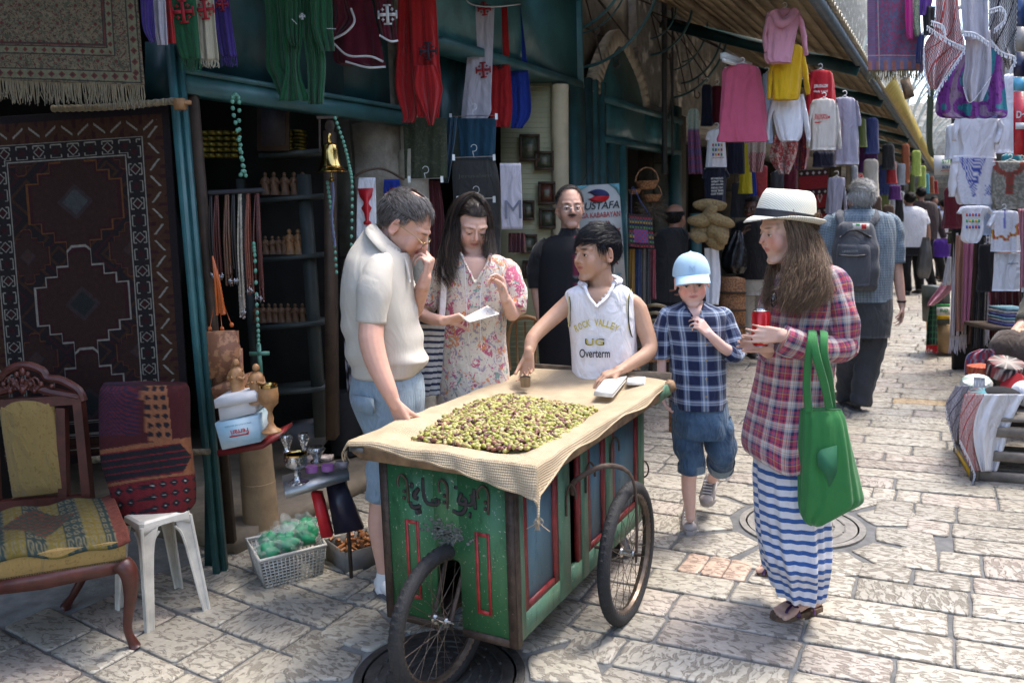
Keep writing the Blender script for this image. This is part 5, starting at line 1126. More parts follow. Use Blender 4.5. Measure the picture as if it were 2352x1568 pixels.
 m=MB();prism(m,[V(x,y,kb-.066)for x,y in((1876,1045),(1885,1032),(1922,1022),(1922,1082),(1915,1100),(1905,1118),(1893,1085),(1880,1072))],-F0*.002);mk('printed_patch',m,mat('teal_print',(.018,.13,.06),.8,bump=0),gb,smooth=0)
 m=MB();ell(m,V(1776,690,k-.165),(.012,.008,.022),14,10);tube(m,spl([V(1776,680,k-.16),V(1782,674,k-.15),V(1786,700,k-.15)],8),.002,6);tag(mk('sunglasses',m,mat('dark_lens',(.02,.012,.012),.1,bump=0),None,smooth=60),'dark sunglasses hooked in the neckline of the girl\'s plaid shirt','sunglasses')
girl()
CHK=plaid('blue_check',55.,[(0,(.12,.17,.22)),(.55,(.36,.42,.46)),(.72,(.06,.09,.13)),(.85,(.25,.31,.36))],[(0,(.12,.17,.22)),(.5,(.40,.45,.48)),(.7,(.07,.10,.14)),(.85,(.25,.31,.36))])
def bpman():
 k=6.17;p=person('white-haired man in a checked shirt walking away with a backpack',1965,945,k)
 h=headframe(1976,456,k,178,0,0,1.05);b=MB();head(b,h)
 limb(b,[(1978,500,17,0),(1977,470,17,0)],k)
 silh(b,[(488,1940,2015,.09,0),(500,1910,2045,.11,0),(560,1905,2046,.13,0),(640,1912,2038,.14,0),(700,1918,2035,.14,0)],k)
 for pts in([(2042,512,14,0),(2056,560,13.5,.0),(2060,610,12.5,0),(2066,655,11,-.02),(2071,690,8.5,-.04),(2072,702,8,-.04)],[(1908,512,14,0),(1896,560,13.5,.0),(1893,610,12,0),(1893,655,10,-.02),(1896,700,8,-.04)]):limb(b,pts,k)
 hand(b,V(2072,700,k-.04),-UP*1.+R0*.05,-R0+F0*.2,1.0,((15,25,15),(20,30,20),(25,32,20),(28,34,22)),side=-1);hand(b,V(1896,700,k-.04),-UP,R0,1.0,((20,30,15),)*4,side=1)
 for a in([(1940,690,26,0),(1945,800,18,.05),(1940,900,11,.2)],[(2005,690,28,0),(1990,800,19,0),(1975,915,12,-.02)]):limb(b,a,k)
 finish_body(p,b,(.55,.34,.26),None,.007)
 short_hair(h,p,[(.62,.60,.57),(.72,.70,.67),(.50,.48,.46)],3600,.045,front=.075,side=.0,nape=-.085,comb=(.3,-.8,.1),lift=.20,r=.0018)
 m=MB();silh(m,[(480,1950,2004,.085,0),(488,1925,2028,.11,0),(500,1902,2050,.135,0),(540,1892,2056,.155,0),(600,1895,2052,.165,0),(660,1902,2046,.17,0),(690,1906,2044,.17,0)],k,60,50,(True,False),foldfn(.004));sh=mk('checked_shirt',m,CHK,p,smooth=180)
 m=MB();sleeve(m,[(2030,498,14,0),(2050,516,20,0),(2058,560,20,0),(2058,604,19,0)],k,fold=.004);sleeve(m,[(1915,498,14,0),(1902,520,20,0),(1895,560,19,0),(1893,606,18,0)],k,fold=.004);silh(m,[(470,1958,1996,.07,0),(484,1950,2003,.08,0)],k,30,5,(False,False));mk('sleeves',m,CHK,sh,smooth=180)
 m=MB();silh(m,[(672,1908,2046,.16,0),(720,1914,2046,.17,0),(770,1922,2040,.17,0)],k,48,16,disp=foldfn(.004));sleeve(m,[(1955,750,36,0),(1948,820,27,.08),(1942,880,20,.17),(1940,918,18,.22)],k,fold=.006);sleeve(m,[(2005,750,37,0),(1995,820,31,0),(1982,890,25,-.02),(1976,930,23,-.03)],k,fold=.006,seed=3);mk('trousers',m,CHAR,p,smooth=180)
 BL=mat('black_leather',(.015,.014,.014),.4)
 for(x,y),w_ in(((1942,926),.1),((1968,945),.1)):
  g0=GZ(x,y);shoe(p,g0,g0+F0*.26+R0*.03,w_,BL,mat('grey_sole',(.12,.12,.13)))
 m=MB();tube(m,[V(2071,690,k-.04),V(2071,694,k-.04)],.032,16);mk('wristwatch',m,BLACK,p)
 GB=cloth('grey_nylon',(.075,.08,.095),.25,fold=8);kb=k-.20
 bp=thing('backpack','dark grey backpack with a white luggage tag on the white-haired man\'s back','backpack',V(1965,668,kb))
 m=MB();silh(m,[(508,1940,1990,.05,.0),(520,1926,2002,.08,-.0),(560,1918,2012,.11,-.01),(610,1914,2014,.12,-.01),(650,1922,2012,.11,0),(668,1935,2005,.07,.02)],kb,50,40,disp=lambda a,L:.004*np.sin(L*40),p=3);mk('main_bag',m,GB,bp,smooth=180)
 m=MB();silh(m,[(560,1928,1992,.04,0),(572,1924,1998,.055,0),(620,1922,1998,.06,0),(655,1928,1994,.05,0)],kb-.09,40,20,p=3);mk('front_pocket',m,GB,bp,smooth=180)
 m=MB();tube(m,spl([V(1926,586,kb-.15),V(1960,588,kb-.16),V(1990,586,kb-.15)],10),.006,6);mk('zip',m,BLACK,bp,smooth=180)
 m=MB();tube(m,spl([V(1930,545,kb-.10),V(1960,528,kb-.13),V(2000,545,kb-.1)],12),.008,6);mk('handle_band',m,BLACK,bp,smooth=180)
 for a in([(1934,520,.0),(1928,495,.05),(1932,484,.14)],[(1998,520,.0),(2014,498,.05),(2016,486,.14)]):m=MB();tube(m,spl([V(x,y,kb+d)for x,y,d in a],12),.028,8,flat=.3,up=F0);mk('shoulder_strap',m,GB,bp,smooth=180)
 text('lettering','LIN BAOSON',V(1935,580,kb-.155),R0,UP,.016,mat('grey_thread',(.3,.3,.3),.8,bump=0),bp,.11)
 m=MB();fbox(m,1959,1997,513,527,kb-.125,.004);tgx=mk('luggage_tag',m,WHT,bp,smooth=0);m=MB();fbox(m,1979,1990,515,526,kb-.128,.002);mk('red_print',m,mat('red_ink',(.5,.03,.03),.7,bump=0),tgx,smooth=0);m=MB();fbox(m,1966,1975,514,518,kb-.128,.002);mk('green_print',m,mat('green_ink',(.05,.35,.1),.7,bump=0),tgx,smooth=0)
bpman()
def walker(label,k,hx,hy,yaw,skin,hair,torso,arms,legs,tmat,lmat,hs=1.,vox=.01,feet=None,bald=None,hl=.03,slv=.62,extra=None,hands=True,pitch=0):
 fy=feet[0][1]if feet else 900;p=person(label,hx,fy,k);h=headframe(hx,hy,k,yaw,pitch,0,hs);b=MB();head(b,h);px=FPX/(k*1.03)
 limb(b,[(hx+(torso[0][1]+torso[0][2]-2*hx)*.25,torso[0][0]+px*.06,.055*px,.0),(hx,hy+px*.08,.052*px,0)],k)
 silh(b,[(y,a+.015*px,c-.015*px,d*.85,o)for y,a,c,d,o in torso],k,24)
 for a in arms:limb(b,a,k,10)
 for a in arms:
  e,f=a[-1],a[-2]
  if hands:hand(b,V(e[0],e[1],k+e[3]),V(e[0],e[1],k+e[3])-V(f[0],f[1],k+f[3]),-F0*.5+R0*(.7 if e[0]<hx else-.7),1.,((20,30,20),)*4,side=1)
 for a in legs:limb(b,a,k,12)
 finish_body(p,b,np.array(skin)*1.15,h,vox,sm=1);eyes(h,p,skin=np.array(skin)*1.15)
 short_hair(h,p,hair,1500,hl,nape=-.07,comb=(0,-.5,0),r=.0022,bald=bald)
 m=MB();silh(m,torso,k,40,30,(True,False),foldfn(.004));g_=mk('shirt',m,tmat,p,smooth=180)
 m=MB()
 for a in arms:
  q=a[:max(2,int(round(len(a)*slv)))];sleeve(m,[(x,y,r*1.35,d)for x,y,r,d in q],k,16,12,.004)
 mk('sleeves',m,tmat,g_,smooth=180)
 if legs and lmat:
  m=MB();t=torso[-1];silh(m,[(t[0]-.03*px,t[1]+.01*px,t[2]-.01*px,t[3]*.95,t[4]),(t[0]+.16*px,t[1]+.01*px,t[2]-.01*px,t[3]*.95,t[4])],k,30,6)
  for a in legs:sleeve(m,[(x,y,r*1.3,d)for x,y,r,d in a],k,18,14,.004)
  mk('trousers',m,lmat,p,smooth=180)
 BL=mat('black_leather',(.015,.014,.014),.4)
 for f in feet or[]:
  g0=GZ(f[0],f[1]);shoe(p,g0,g0+(F0 if abs(yaw)>90 else-F0)*.25,.1,BL,mat('grey_sole',(.12,.12,.13)))
 return p,h
DK=[(.012,.01,.01),(.03,.025,.022)]
walker('black-haired man in a white T-shirt walking away with a grey plastic bag',14.6,2088,459,176,(.33,.19,.13),DK,[(474,2070,2104,.09,0),(482,2056,2122,.12,0),(500,2053,2128,.14,0),(540,2062,2126,.14,0),(567,2064,2124,.14,0)],[[(2060,486,7,0),(2056,515,6.5,0),(2060,545,5,0),(2064,568,4,0)],[(2118,486,7,0),(2128,515,6.5,0),(2132,540,5.5,0),(2132,560,4,-.03)]],[[(2080,570,12,0),(2080,620,9,0),(2085,668,7,0)],[(2110,570,12,0),(2110,620,9,0),(2113,664,7,0)]],WHITEC,BLKC,1.1,feet=[(2086,680),(2113,676)],slv=.5)
walker('dark-haired man in a brown shirt with a purple shoulder bag beyond the man in white',15.6,2115,446,170,(.33,.19,.13),DK,[(462,2098,2132,.09,0),(470,2090,2150,.12,0),(500,2092,2156,.14,0),(550,2102,2150,.14,0)],[[(2148,480,7,0),(2158,515,6,0),(2168,545,5,0),(2170,552,4,0)],[(2096,480,7,0),(2094,515,6,0),(2096,550,4,0)]],[[(2125,555,11,0),(2130,610,9,0),(2142,655,7,0)],[(2145,555,11,0),(2160,605,8,0),(2168,640,7,0)]],cloth('brown_shirt',(.06,.04,.038),.3),BLKC,1.05,feet=[(2142,662),(2172,650)],slv=.8)
for i,(lab,x,y,kk,tm)in enumerate((('woman in a pale blouse with a green pack far down the street',2168,470,17.,WHITEC),('small distant figure in a blue shirt at the far end of the street',2147,462,22.,cloth('blue_shirt',(.03,.1,.3))))):
 px=FPX/kk;walker(lab,kk,x,y,170 if i==0 else 0,(.35,.2,.14),DK,[(y+.13*px,x-.08*px,x+.08*px,.08,0),(y+.2*px,x-.22*px,x+.22*px,.12,0),(y+.4*px,x-.2*px,x+.2*px,.13,0),(y+.75*px,x-.2*px,x+.2*px,.14,0)],[[(x-.2*px,y+.22*px,.05*px,0),(x-.24*px,y+.5*px,.04*px,0),(x-.22*px,y+.72*px,.03*px,0)],[(x+.2*px,y+.22*px,.05*px,0),(x+.24*px,y+.5*px,.04*px,0),(x+.22*px,y+.72*px,.03*px,0)]],[[(x-.09*px,y+.8*px,.08*px,0),(x-.1*px,y+1.5*px,.05*px,0)],[(x+.09*px,y+.8*px,.08*px,0),(x+.1*px,y+1.5*px,.05*px,0)]],tm,BLKC,1.,.016,feet=[(x-.1*px,y+1.57*px),(x+.1*px,y+1.57*px)])
DSH=cloth('dark_stripe_shirt',(.03,.03,.032),.4)
p_,h_=walker('bald man in a dark shirt seated with his back turned below the hanging baskets',7.1,1552,502,140,(.34,.17,.11),DK,[(522,1532,1566,.08,0),(534,1508,1580,.12,0),(570,1490,1580,.15,0),(630,1486,1576,.16,0),(690,1484,1580,.17,0)],[[(1510,545,13,0),(1494,590,12,0),(1500,640,11,-.05),(1530,660,9,-.1)],[(1578,545,13,0),(1590,590,11,.05),(1592,640,10,.1)]],[[(1505,690,20,0),(1530,705,18,.3),(1540,790,12,.45),(1545,850,9,.5)],[(1560,690,20,0),(1590,700,18,.3),(1595,780,12,.45),(1598,850,9,.5)]],DSH,BLKC,1.,.008,bald=lambda L:(L[:,2]>.06),hl=.010,slv=.9)
st=thing('stool','low dark wooden stool under the seated bald man','stool',V(1532,820,7.1));st.location[2]=0;ORG[st.name]=np.array(st.location)
c=V(1532,700,7.15);m=MB();lathe(m,[c[0],c[1],.40],[(.001,0),(.18,0),(.18,.04),(.001,.04)],20);mk('seat',m,WOODD,st)
for a in range(4):
 q=a*math.pi/2+.4;m=MB();tube(m,[[c[0]+.12*math.cos(q),c[1]+.12*math.sin(q),.40],[c[0]+.17*math.cos(q),c[1]+.17*math.sin(q),0]],.018,8);mk('leg',m,WOODD,st)
walker('man in dark clothes beyond the loofahs holding up a black plastic bag',8.2,1728,480,-40,(.10,.055,.04),DK,[(505,1706,1746,.08,0),(515,1690,1766,.12,0),(560,1686,1770,.14,0),(640,1692,1770,.15,0)],[[(1695,530,12,0),(1686,565,10,-.05),(1695,560,9,-.15),(1700,545,7,-.2)],[(1762,530,12,0),(1770,580,10,0),(1772,630,8,0)]],[[(1715,650,16,0),(1718,730,12,0),(1722,800,8,0)],[(1750,650,16,0),(1752,730,12,0),(1754,800,8,0)]],BLKC,cloth('pale_trousers',(.4,.38,.33)),1.,.008,feet=[(1722,818),(1754,818)],slv=.8)
m=MB();silh(m,[(528,1690,1700,.02,0),(545,1678,1706,.06,0),(575,1664,1712,.1,0),(610,1658,1712,.12,0),(628,1672,1704,.08,0)],7.95,36,26,disp=lambda a,L:.012*np.sin(a*7+L*9))
o=mk('plastic_bag',m,mat('black_plastic',(.012,.012,.014),.22,bump=.8,bs=18,bd=.02),None,smooth=180);tag(o,'full black plastic bag held by the man beside the loofahs','bag')
m=MB();silh(m,[(545,2120,2134,.03,0),(585,2112,2138,.1,0),(620,2106,2136,.1,0),(640,2112,2130,.05,0)],14.3,20,14,disp=lambda a,L:.012*np.sin(a*6));tag(mk('plastic_bag',m,mat('grey_plastic',(.1,.1,.1),.3,bump=.6,bs=10,bd=.02),None,smooth=180),'grey plastic bag hanging from the hand of the man in the white T-shirt','bag')
m=MB();silh(m,[(548,2150,2176,.06,0),(560,2144,2182,.08,0),(590,2146,2180,.08,0)],15.2,24,10,p=3);tag(mk('shoulder_bag',m,cloth('purple_cloth',(.07,.02,.22)),None,smooth=180),'purple shoulder bag hanging beside the man in the brown shirt','bag')
walker('stall keeper in brown trousers sitting at the right edge behind the hats',5.6,2440,560,-60,(.5,.3,.22),DK,[(590,2410,2470,.08,0),(605,2385,2500,.12,0),(680,2380,2505,.15,0),(780,2375,2510,.17,0)],[[(2390,620,17,0),(2372,690,16,-.05),(2352,740,14,-.12),(2330,762,10,-.2)],[(2500,620,17,0),(2480,700,15,-.1),(2400,750,12,-.2),(2352,765,9,-.22)]],[[(2430,800,30,0),(2360,795,27,-.2),(2305,792,24,-.3),(2308,850,18,-.28),(2315,940,13,-.2)],[(2470,800,30,0),(2400,800,27,-.2),(2345,800,24,-.35),(2345,870,18,-.3),(2350,960,13,-.25)]],cloth('olive_shirt',(.12,.11,.08)),cloth('brown_trousers',(.075,.055,.045)),1.,.008,slv=.7)
# left side: shop fronts and what hangs there
def kX(x,y,X):return dep(PX(x,y,X))
def T1(o,label,cat,group=None):return tag(o,label,cat,group)
def drape(name,label,cat,rows,k,mt,fn=None,amp=.015,fr=4,nu=50,nv=40,par=None,seed=1,group=None,th=.003,tilt=0):
 s=spl(np.array(rows,float),nv);u=np.linspace(0,1,nu);P=[];U=[]
 for j,(y,a,b)in enumerate(s):
  g_=.35+.65*j/(nv-1)
  for i,t in enumerate(u):
   o=amp*g_*(math.sin(t*fr*6.28+seed)+.45*math.sin(t*fr*14.5+seed*3+j*.05))+tilt*(t-.5);P.append(V(a+(b-a)*t,y+amp*120*math.sin(t*fr*6.28+seed)*j/(nv-1)*.25,k+o));U.append((t,j/(nv-1)))
 m=MB();U=np.array(U);m.add(P,gridf(nu,nv),U*[np.linalg.norm(P[nu-1]-P[0]),abs(P[-1][2]-P[0][2])],None if fn is None else np.asarray(fn(U[:,0],U[:,1]),float))
 o=mk(name,m,mt or vmat(),par,smooth=180,solid=th)
 return tag(o,label,cat,group)if par is None else o
def fringe(par,x0,y0,x1,y1,L,k,mt,n=60,seed=1,r=.0016,name='fringe',k1=None):
 R=random.Random(seed);m=MB();k1=k1 or k
 for i in range(n):
  t=(i+R.random()*.6)/n;p=V(x0+(x1-x0)*t,y0+(y1-y0)*t,k+(k1-k)*t);l=L*(.8+.35*R.random())
  q=spl([p,p+[R.gauss(0,.002),R.gauss(0,.004),-l*.5],p+[R.gauss(0,.006),R.gauss(0,.006),-l]],5);tube(m,q,[r,r,r,r,r*.6],4)
 return mk(name,m,mt,par,smooth=180)
def cross(par,x,y,s,k,mt,ang=0):
 m=MB();ks=KS(x,y,k)/FPX*s/2;c=V(x,y,k);a=R0*math.cos(ang)+UP*math.sin(ang);b=UP*math.cos(ang)-R0*math.sin(ang)
 def bx(u,v,w_,h_):obox(m,c+a*u*ks+b*v*ks,a*w_*ks,F0*.0015,b*h_*ks)
 bx(0,0,.16,1);bx(.58,0,.41,.16);bx(-.58,0,.41,.16)
 for q in(-1,1):bx(0,q*.93,.42,.09);bx(q*.93,0,.09,.42)
 for i in(-1,1):
  for j in(-1,1):bx(i*.5,j*.5,.05,.17);bx(i*.5,j*.5,.17,.05)
 return mk('embroidered_cross',m,mt,par,smooth=0)
CREAM=cloth('cream_fringe',(.26,.21,.13),.3,fold=30);CRED=mat('red_thread',(.35,.02,.03),.8,bump=0);CBLK=mat('dark_thread',(.03,.02,.03),.8,bump=0);CBLU=mat('blue_thread',(.05,.08,.3),.8,bump=0);CWHT=mat('white_thread',(.6,.6,.6),.8,bump=0)
def floral(u,v,W=390.,H=230.):
 x,y=u*W,v*H;d=np.minimum(W-x,H-y);e=np.where(W-x<H-y,y,x)
 base=np.array([.17,.135,.085]);c=np.tile(base,u.shape+(1,));red=np.array([.12,.03,.025]);dk=np.array([.035,.035,.03]);ol=np.array([.11,.11,.07])
 def setc(mk_,col):c[mk_]=col
 fl=np.abs(np.sin(x*.18+2*np.sin(y*.11))*np.sin(y*.2+2*np.sin(x*.09)));vine=np.abs(np.sin(x*.085+1.7*np.sin(y*.13))+np.sin(y*.10+1.3*np.sin(x*.11)))
 setc(vine<.16,ol*.8);setc(np.abs(vine-.5)<.05,ol);setc(fl>.72,red);setc(fl>.86,base*1.3);setc(fl>.94,dk);setc((vnoise(x*.3,y*.3,4)>.72),ol*.7);setc((vnoise(x*.45,y*.45,9)>.80),red*.8);ros=(np.mod(x,44)-22)**2+(np.mod(y,40)-20)**2;setc((ros<50)&(np.sin(x*1.1)*np.sin(y*1.1)>-.2),ol);setc(ros<14,red)
 b1=(d>8)&(d<26);c[b1]=[.16,.15,.09];setc(b1&(np.abs(np.mod(e,24)-12)+np.abs(d-17)<8),red);setc(b1&(np.abs(np.mod(e,24)-12)+np.abs(d-17)<3),dk)
 b2=(d>64)&(d<78);c[b2]=[.16,.15,.09];setc(b2&(np.abs(np.mod(e,22)-11)+np.abs(d-71)<6),red)
 for q in(5,28,62,80,86):setc(np.abs(d-q)<1.6,dk)
 setc(np.abs(d-84)<1.5,red);return c
o=panel('floral_rug',(-60,-50),(312,-50),(332,196),(-60,182),3.25,floral,260,170,amp=.006,fr=1.5,th=.008,mt=vmat('rug_pile',.95,.5,220,.004,.35));tag(o,'beige oriental rug with floral pattern and cream fringe hanging at the top left','rug')
fringe(o,-40,178,332,196,.085,3.25,CREAM,190,3,.0019)
def geo(u,v,W=425.,H=800.):
 x,y=u*W,v*H;c=np.tile([.010,.006,.007],u.shape+(1,)).astype(float);br=np.array([.040,.016,.007]);mr=np.array([.026,.005,.006]);wh=np.array([.20,.18,.15]);og=np.array([.10,.036,.010])
 xi=W-x;d=np.minimum(np.minimum(xi,x+40),np.minimum(y,H-y));e=np.where(d==y,x,y)
 b=(d>16)&(d<62);c[b]=br;s=np.mod(e,36)/36.;fl=np.mod(np.floor(e/36.),2);lin=np.abs((d-39)/30.-(s-.5)*np.where(fl>0,1,-1)*1.0);c[b&(lin<.09)&(np.abs(s-.5)<.33)]=wh;c[b&(lin>.55)&(np.sin(e*.3)>.3)]=mr
 b=(d>62)&(d<102);c[b]=[.012,.009,.009];c[np.abs(d-63)<1.3]=wh;c[np.abs(d-101)<1.3]=wh;q=np.mod(e,38);st=(np.abs(q-19)+np.abs(d-82));c[b&(st<9)]=mr;c[b&(np.abs(st-11)<1.3)&(np.mod(np.floor(e/38),2)>0)]=wh
 c[b&(np.abs(np.abs(d-82)-14)<1.3)&(np.abs(q-19)<12)]=wh;c[b&(np.abs(np.abs(d-82)-11)<3.5)&(np.abs(np.abs(q-19)-12)<1.2)]=wh
 f=d>103;z_=np.abs(np.mod(x*1.0+20,120)-60)+np.abs(np.mod(y,90)-45);c[f&(np.mod(np.floor(z_/9.),5)==2)]=br*.8;c[f&(np.mod(np.floor(z_/9.),7)==4)]=mr
 def med(cx,cy,sz,col,inner):
  dx,dy=np.abs(x-cx),np.abs(y-cy)
  def ins(k):a,b_=dx*k,dy*k;return(np.floor(a/(sz*.24))*(sz*.24)*.95+np.floor(b_/(sz*.2))*(sz*.2)*.85<sz*.86)&(a<sz*1.02)&((a*.9+b_)<sz*1.32)
  i=ins(1.)&f;c[i]=[.026,.010,.007];c[i&~ins(1.045)]=col;c[i&ins(1.045)&~ins(1.14)]=mr;m_=(dx+dy<sz*.36)&f;c[m_]=[.03,.02,.02];c[m_&(dx+dy<sz*.26)]=inner
 for cy in(-95,195,425,660):med(205,cy,112,og if cy==195 else wh,[.04,.042,.042]if cy==195 else[.012,.014,.014])
 for cy in(70,310,545):
  med(90,cy,52,og*.8,[.04,.02,.015]);med(322,cy,52,og*.8,[.04,.02,.015])
 return c
o=panel('geometric_rug',(-55,272),(388,243),(440,1040),(15,1078),3.52,geo,330,560,amp=.003,fr=1,th=.01,mt=vmat('rug_pile'));tag(o,'large dark red and navy rug with stepped medallions hanging on the folding door','rug')
m=MB();P=spl([V(120,250,3.46),V(250,246,3.46),V(405,232,3.47)],60);tube(m,P,[.014+.002*math.sin(i*1.9)for i in range(60)],10);mk('rolled_fringe',m,CREAM,o,smooth=180)
m=MB();P=spl([V(208,1056,3.44),V(262,1050,3.44)],12);tube(m,P,.016,8);P=spl([V(438,1038,3.44),V(482,1036,3.44)],10);tube(m,P,.014,8);mk('bottom_fringe',m,CREAM,o,smooth=180)
m=MB();obox(m,V(414,240,3.45),R0*.02,F0*.02,UP*.022);obox(m,V(424,236,3.45),R0*.025,F0*.012,UP*.008);tag(mk('wooden_clamp',m,mat('raw_wood',(.33,.17,.07),.7),None,smooth=0),'small pale wooden clamp holding the dark rug to the teal door','clamp')
MAHO=mat('mahogany',(.085,.022,.015),.4,var=.4,vs=18,bump=.25,bs=40);GOLDF=printed('gold_damask',(.26,.17,.055),[((.20,.12,.035),60,.6)]);NAIL=mat('brass_nails',(.25,.18,.08),.35,.9,bump=0)
FR,BR,BL,FL=GZ(283,1238,.46),GZ(252,1152,.46),GZ(-120,1205,.46),GZ(-130,1300,.46)
ch=thing('carved_chair','carved mahogany chair with gold upholstery and patterned cloth on its seat at the left edge','chair',(FR+BL)/2*[1,1,0])
m=MB();A_=[BL,BR,FR,FL];rings=[]
for z,e in((-.075,0),(-.07,.004),(-.03,.008),(-.006,.0),(0,-.03)):cc=np.mean(A_,0);rings.append(np.vstack([spl([A_[i]+nrm(A_[i]-cc)*e,A_[(i+1)%4]+nrm(A_[(i+1)%4]-cc)*e],8)[:-1]for i in range(4)])+[0,0,z])
loft(m,rings);mk('seat',m,GOLDF,ch,smooth=40)
m=MB();d_=FR-FL
for i in range(70):ell(m,FL+d_*(i/70.)+[0,0,-.078]-F0*.002,.0032,6,4)
mk('nail_trim',m,NAIL,ch,smooth=180)
m=MB();prism(m,[FL+[0,0,-.082],FR+[0,0,-.082],FR+[0,0,-.125],(FR+FL)/2+[0,0,-.14],FL+[0,0,-.125]],F0*.025);prism(m,[FR+[0,0,-.082],BR+[0,0,-.082],BR+[0,0,-.13],FR+[0,0,-.13]],-R0*.025);mk('apron',m,MAHO,ch,smooth=0)
for top,bot,fwd in((FR,GZ(308,1490,0),1),(BR,GZ(150,1400,0),0),(FL,FL*[1,1,0],1),(BL,BL*[1,1,0],0)):
 m=MB();t_=top+[0,0,-.09];out=nrm((bot-np.mean([FR,BL],0)*[1,1,0]))*.03
 tube(m,spl([t_-out*.6,t_-[0,0,.04]+out*.3,t_*.62+bot*.38+out*.2,t_*.25+bot*.75-out*.6,bot+[0,0,.01]+out*.2],18),[.034,.035,.035,.034,.033,.031,.029,.027,.025,.022,.020,.018,.017,.016,.015,.016,.019,.021],10);mk('leg',m,MAHO,ch,smooth=180)
kb=dep(BR)+.02
def cb(x,y):return V(x,y,kb)
m=MB()
for a,b,r in(((204,1150),(181,915),.019),((-115,1180),(-130,930),.019),((148,1140),(143,935),.016),((-10,1150),(-20,940),.016)):bar(m,cb(*a),cb(*b),r,.018)
bar(m,cb(-115,1168),cb(212,1146),.018,.022);bar(m,cb(-125,935),cb(188,915),.018,.02)
sc=spl([cb(192,920),cb(180,895),cb(140,872),cb(110,868),cb(96,850),cb(57,838),cb(20,850),cb(0,870),cb(-60,890),cb(-130,930)],30);tube(m,sc,.017,8);tube(m,spl([cb(185,912),cb(120,900),cb(60,885),cb(-10,900),cb(-100,925)],20),.02,8)
mk('back_frame',m,MAHO,ch,smooth=40)
m=MB()
for i,(x,y,r)in enumerate(((57,852,.016),(45,858,.012),(70,858,.012),(57,872,.014),(38,880,.013),(76,880,.013),(57,893,.017),(100,880,.012),(14,880,.012),(125,885,.01),(85,895,.011),(30,896,.011))):ell(m,cb(x,y)-F0*.018,(r,.010,r*1.1),10,8)
for s in(-1,1):
 for r0 in(18,30,42):tube(m,spl([cb(57+s*6,892)-F0*.02,cb(57+s*r0*.7,872-r0*.2)-F0*.022,cb(57+s*r0,882)-F0*.02,cb(57+s*r0*.8,892)-F0*.018],10),.0045,6)
mk('carved_crest',m,MAHO,ch,smooth=180)
m=MB();pts=[(32,1143),(3,950),(12,930),(40,916),(80,914),(112,922),(128,940),(152,1128)];pp=spl([cb(*q)for q in pts],40);cc=pp.mean(0)
loft(m,[pp,cc+(pp-cc)*.97-F0*.014,cc+(pp-cc)*.85-F0*.022,cc+(pp-cc)*.3-F0*.026]);bk=mk('back_cushion',m,GOLDF,ch,smooth=60);m=MB()
for q in spl(pp,70):ell(m,cc+(q-cc)*1.0-F0*.006,.0036,6,4)
mk('nail_trim',m,NAIL,ch,smooth=180)
def kil(u,v):
 c=np.where((np.mod(u*4.6,1)<.5)[...,None],(.03,.055,.05),(.20,.15,.03));r_=(np.mod(u*23,1)-.5)**2+(np.mod(v*9,1)-.5)**2;c=np.where((np.abs(r_-.08)<.05)[...,None],(.20,.17,.10),c)
 q=np.abs(u-.52)/.22+np.abs(v-.45)/.4;c=np.where((q<1)[...,None],np.where((np.sin(u*90)*np.sin(v*60)>.1)[...,None],(.16,.05,.03),(.05,.07,.05)),c);return np.where((u>.93)[...,None],(.16,.045,.03),c*.72)
m=MB();n1,n2=120,50;u,v=np.meshgrid(np.linspace(0,1,n1),np.linspace(0,1,n2));B0,B1,C0,C1=BL+[0,0,.012],BR+[0,0,.02]+R0*.012,FR+R0*.025+[0,0,.016],FL+[0,0,.01]
P=((B0*(1-u[...,None])+B1*u[...,None])*(1-v[...,None])+(C1*(1-u[...,None])+C0*u[...,None])*v[...,None]);P[...,2]+=.012*np.sin(u*7+v*3)*np.sin(v*5)+.008*np.sin(u*19)+.010;P[...,2]-=np.clip(v-.93,0,1)*.6
m.add(P.reshape(-1,3),gridf(n1,n2),None,kil(u,v).reshape(-1,3));tag(mk('patterned_cloth',m,vmat('rug_pile'),None,smooth=180,solid=.008),'folded green and yellow patterned cloth lying on the gold chair seat','cloth')
PLA=mat('aged_white_plastic',(.60,.57,.50),.45,var=.3,vs=9,bump=.2,bs=60)
ft=[GZ(340,1457),GZ(481,1402),GZ(415,1351),GZ(268,1402)];cc=np.mean(ft,0);tp=[cc+(q-cc)*.78+[0,0,.44]for q in ft]
sl_=thing('plastic_stool','scuffed white plastic stool under the folded red rug','stool',cc)
m=MB();rings=[]
for z,e in((-.075,1.04),(-.03,1.03),(-.008,1.0),(0,.93),(0,.5),(0,.1)):
 R_=[]
 for i in range(4):
  a,b=tp[i],tp[(i+1)%4]
  for t in(.06,.2,.4,.6,.8,.94):q=a+(b-a)*t;lift=.05*math.sin(math.pi*t)**.5 if z==-.075 else 0;R_.append(cc*[1,1,0]+(q-cc)*[e,e,0]+[0,0,.44+z+lift])
 rings.append(R_)
loft(m,rings,(False,True));mk('seat',m,PLA,sl_,smooth=30,solid=.004)
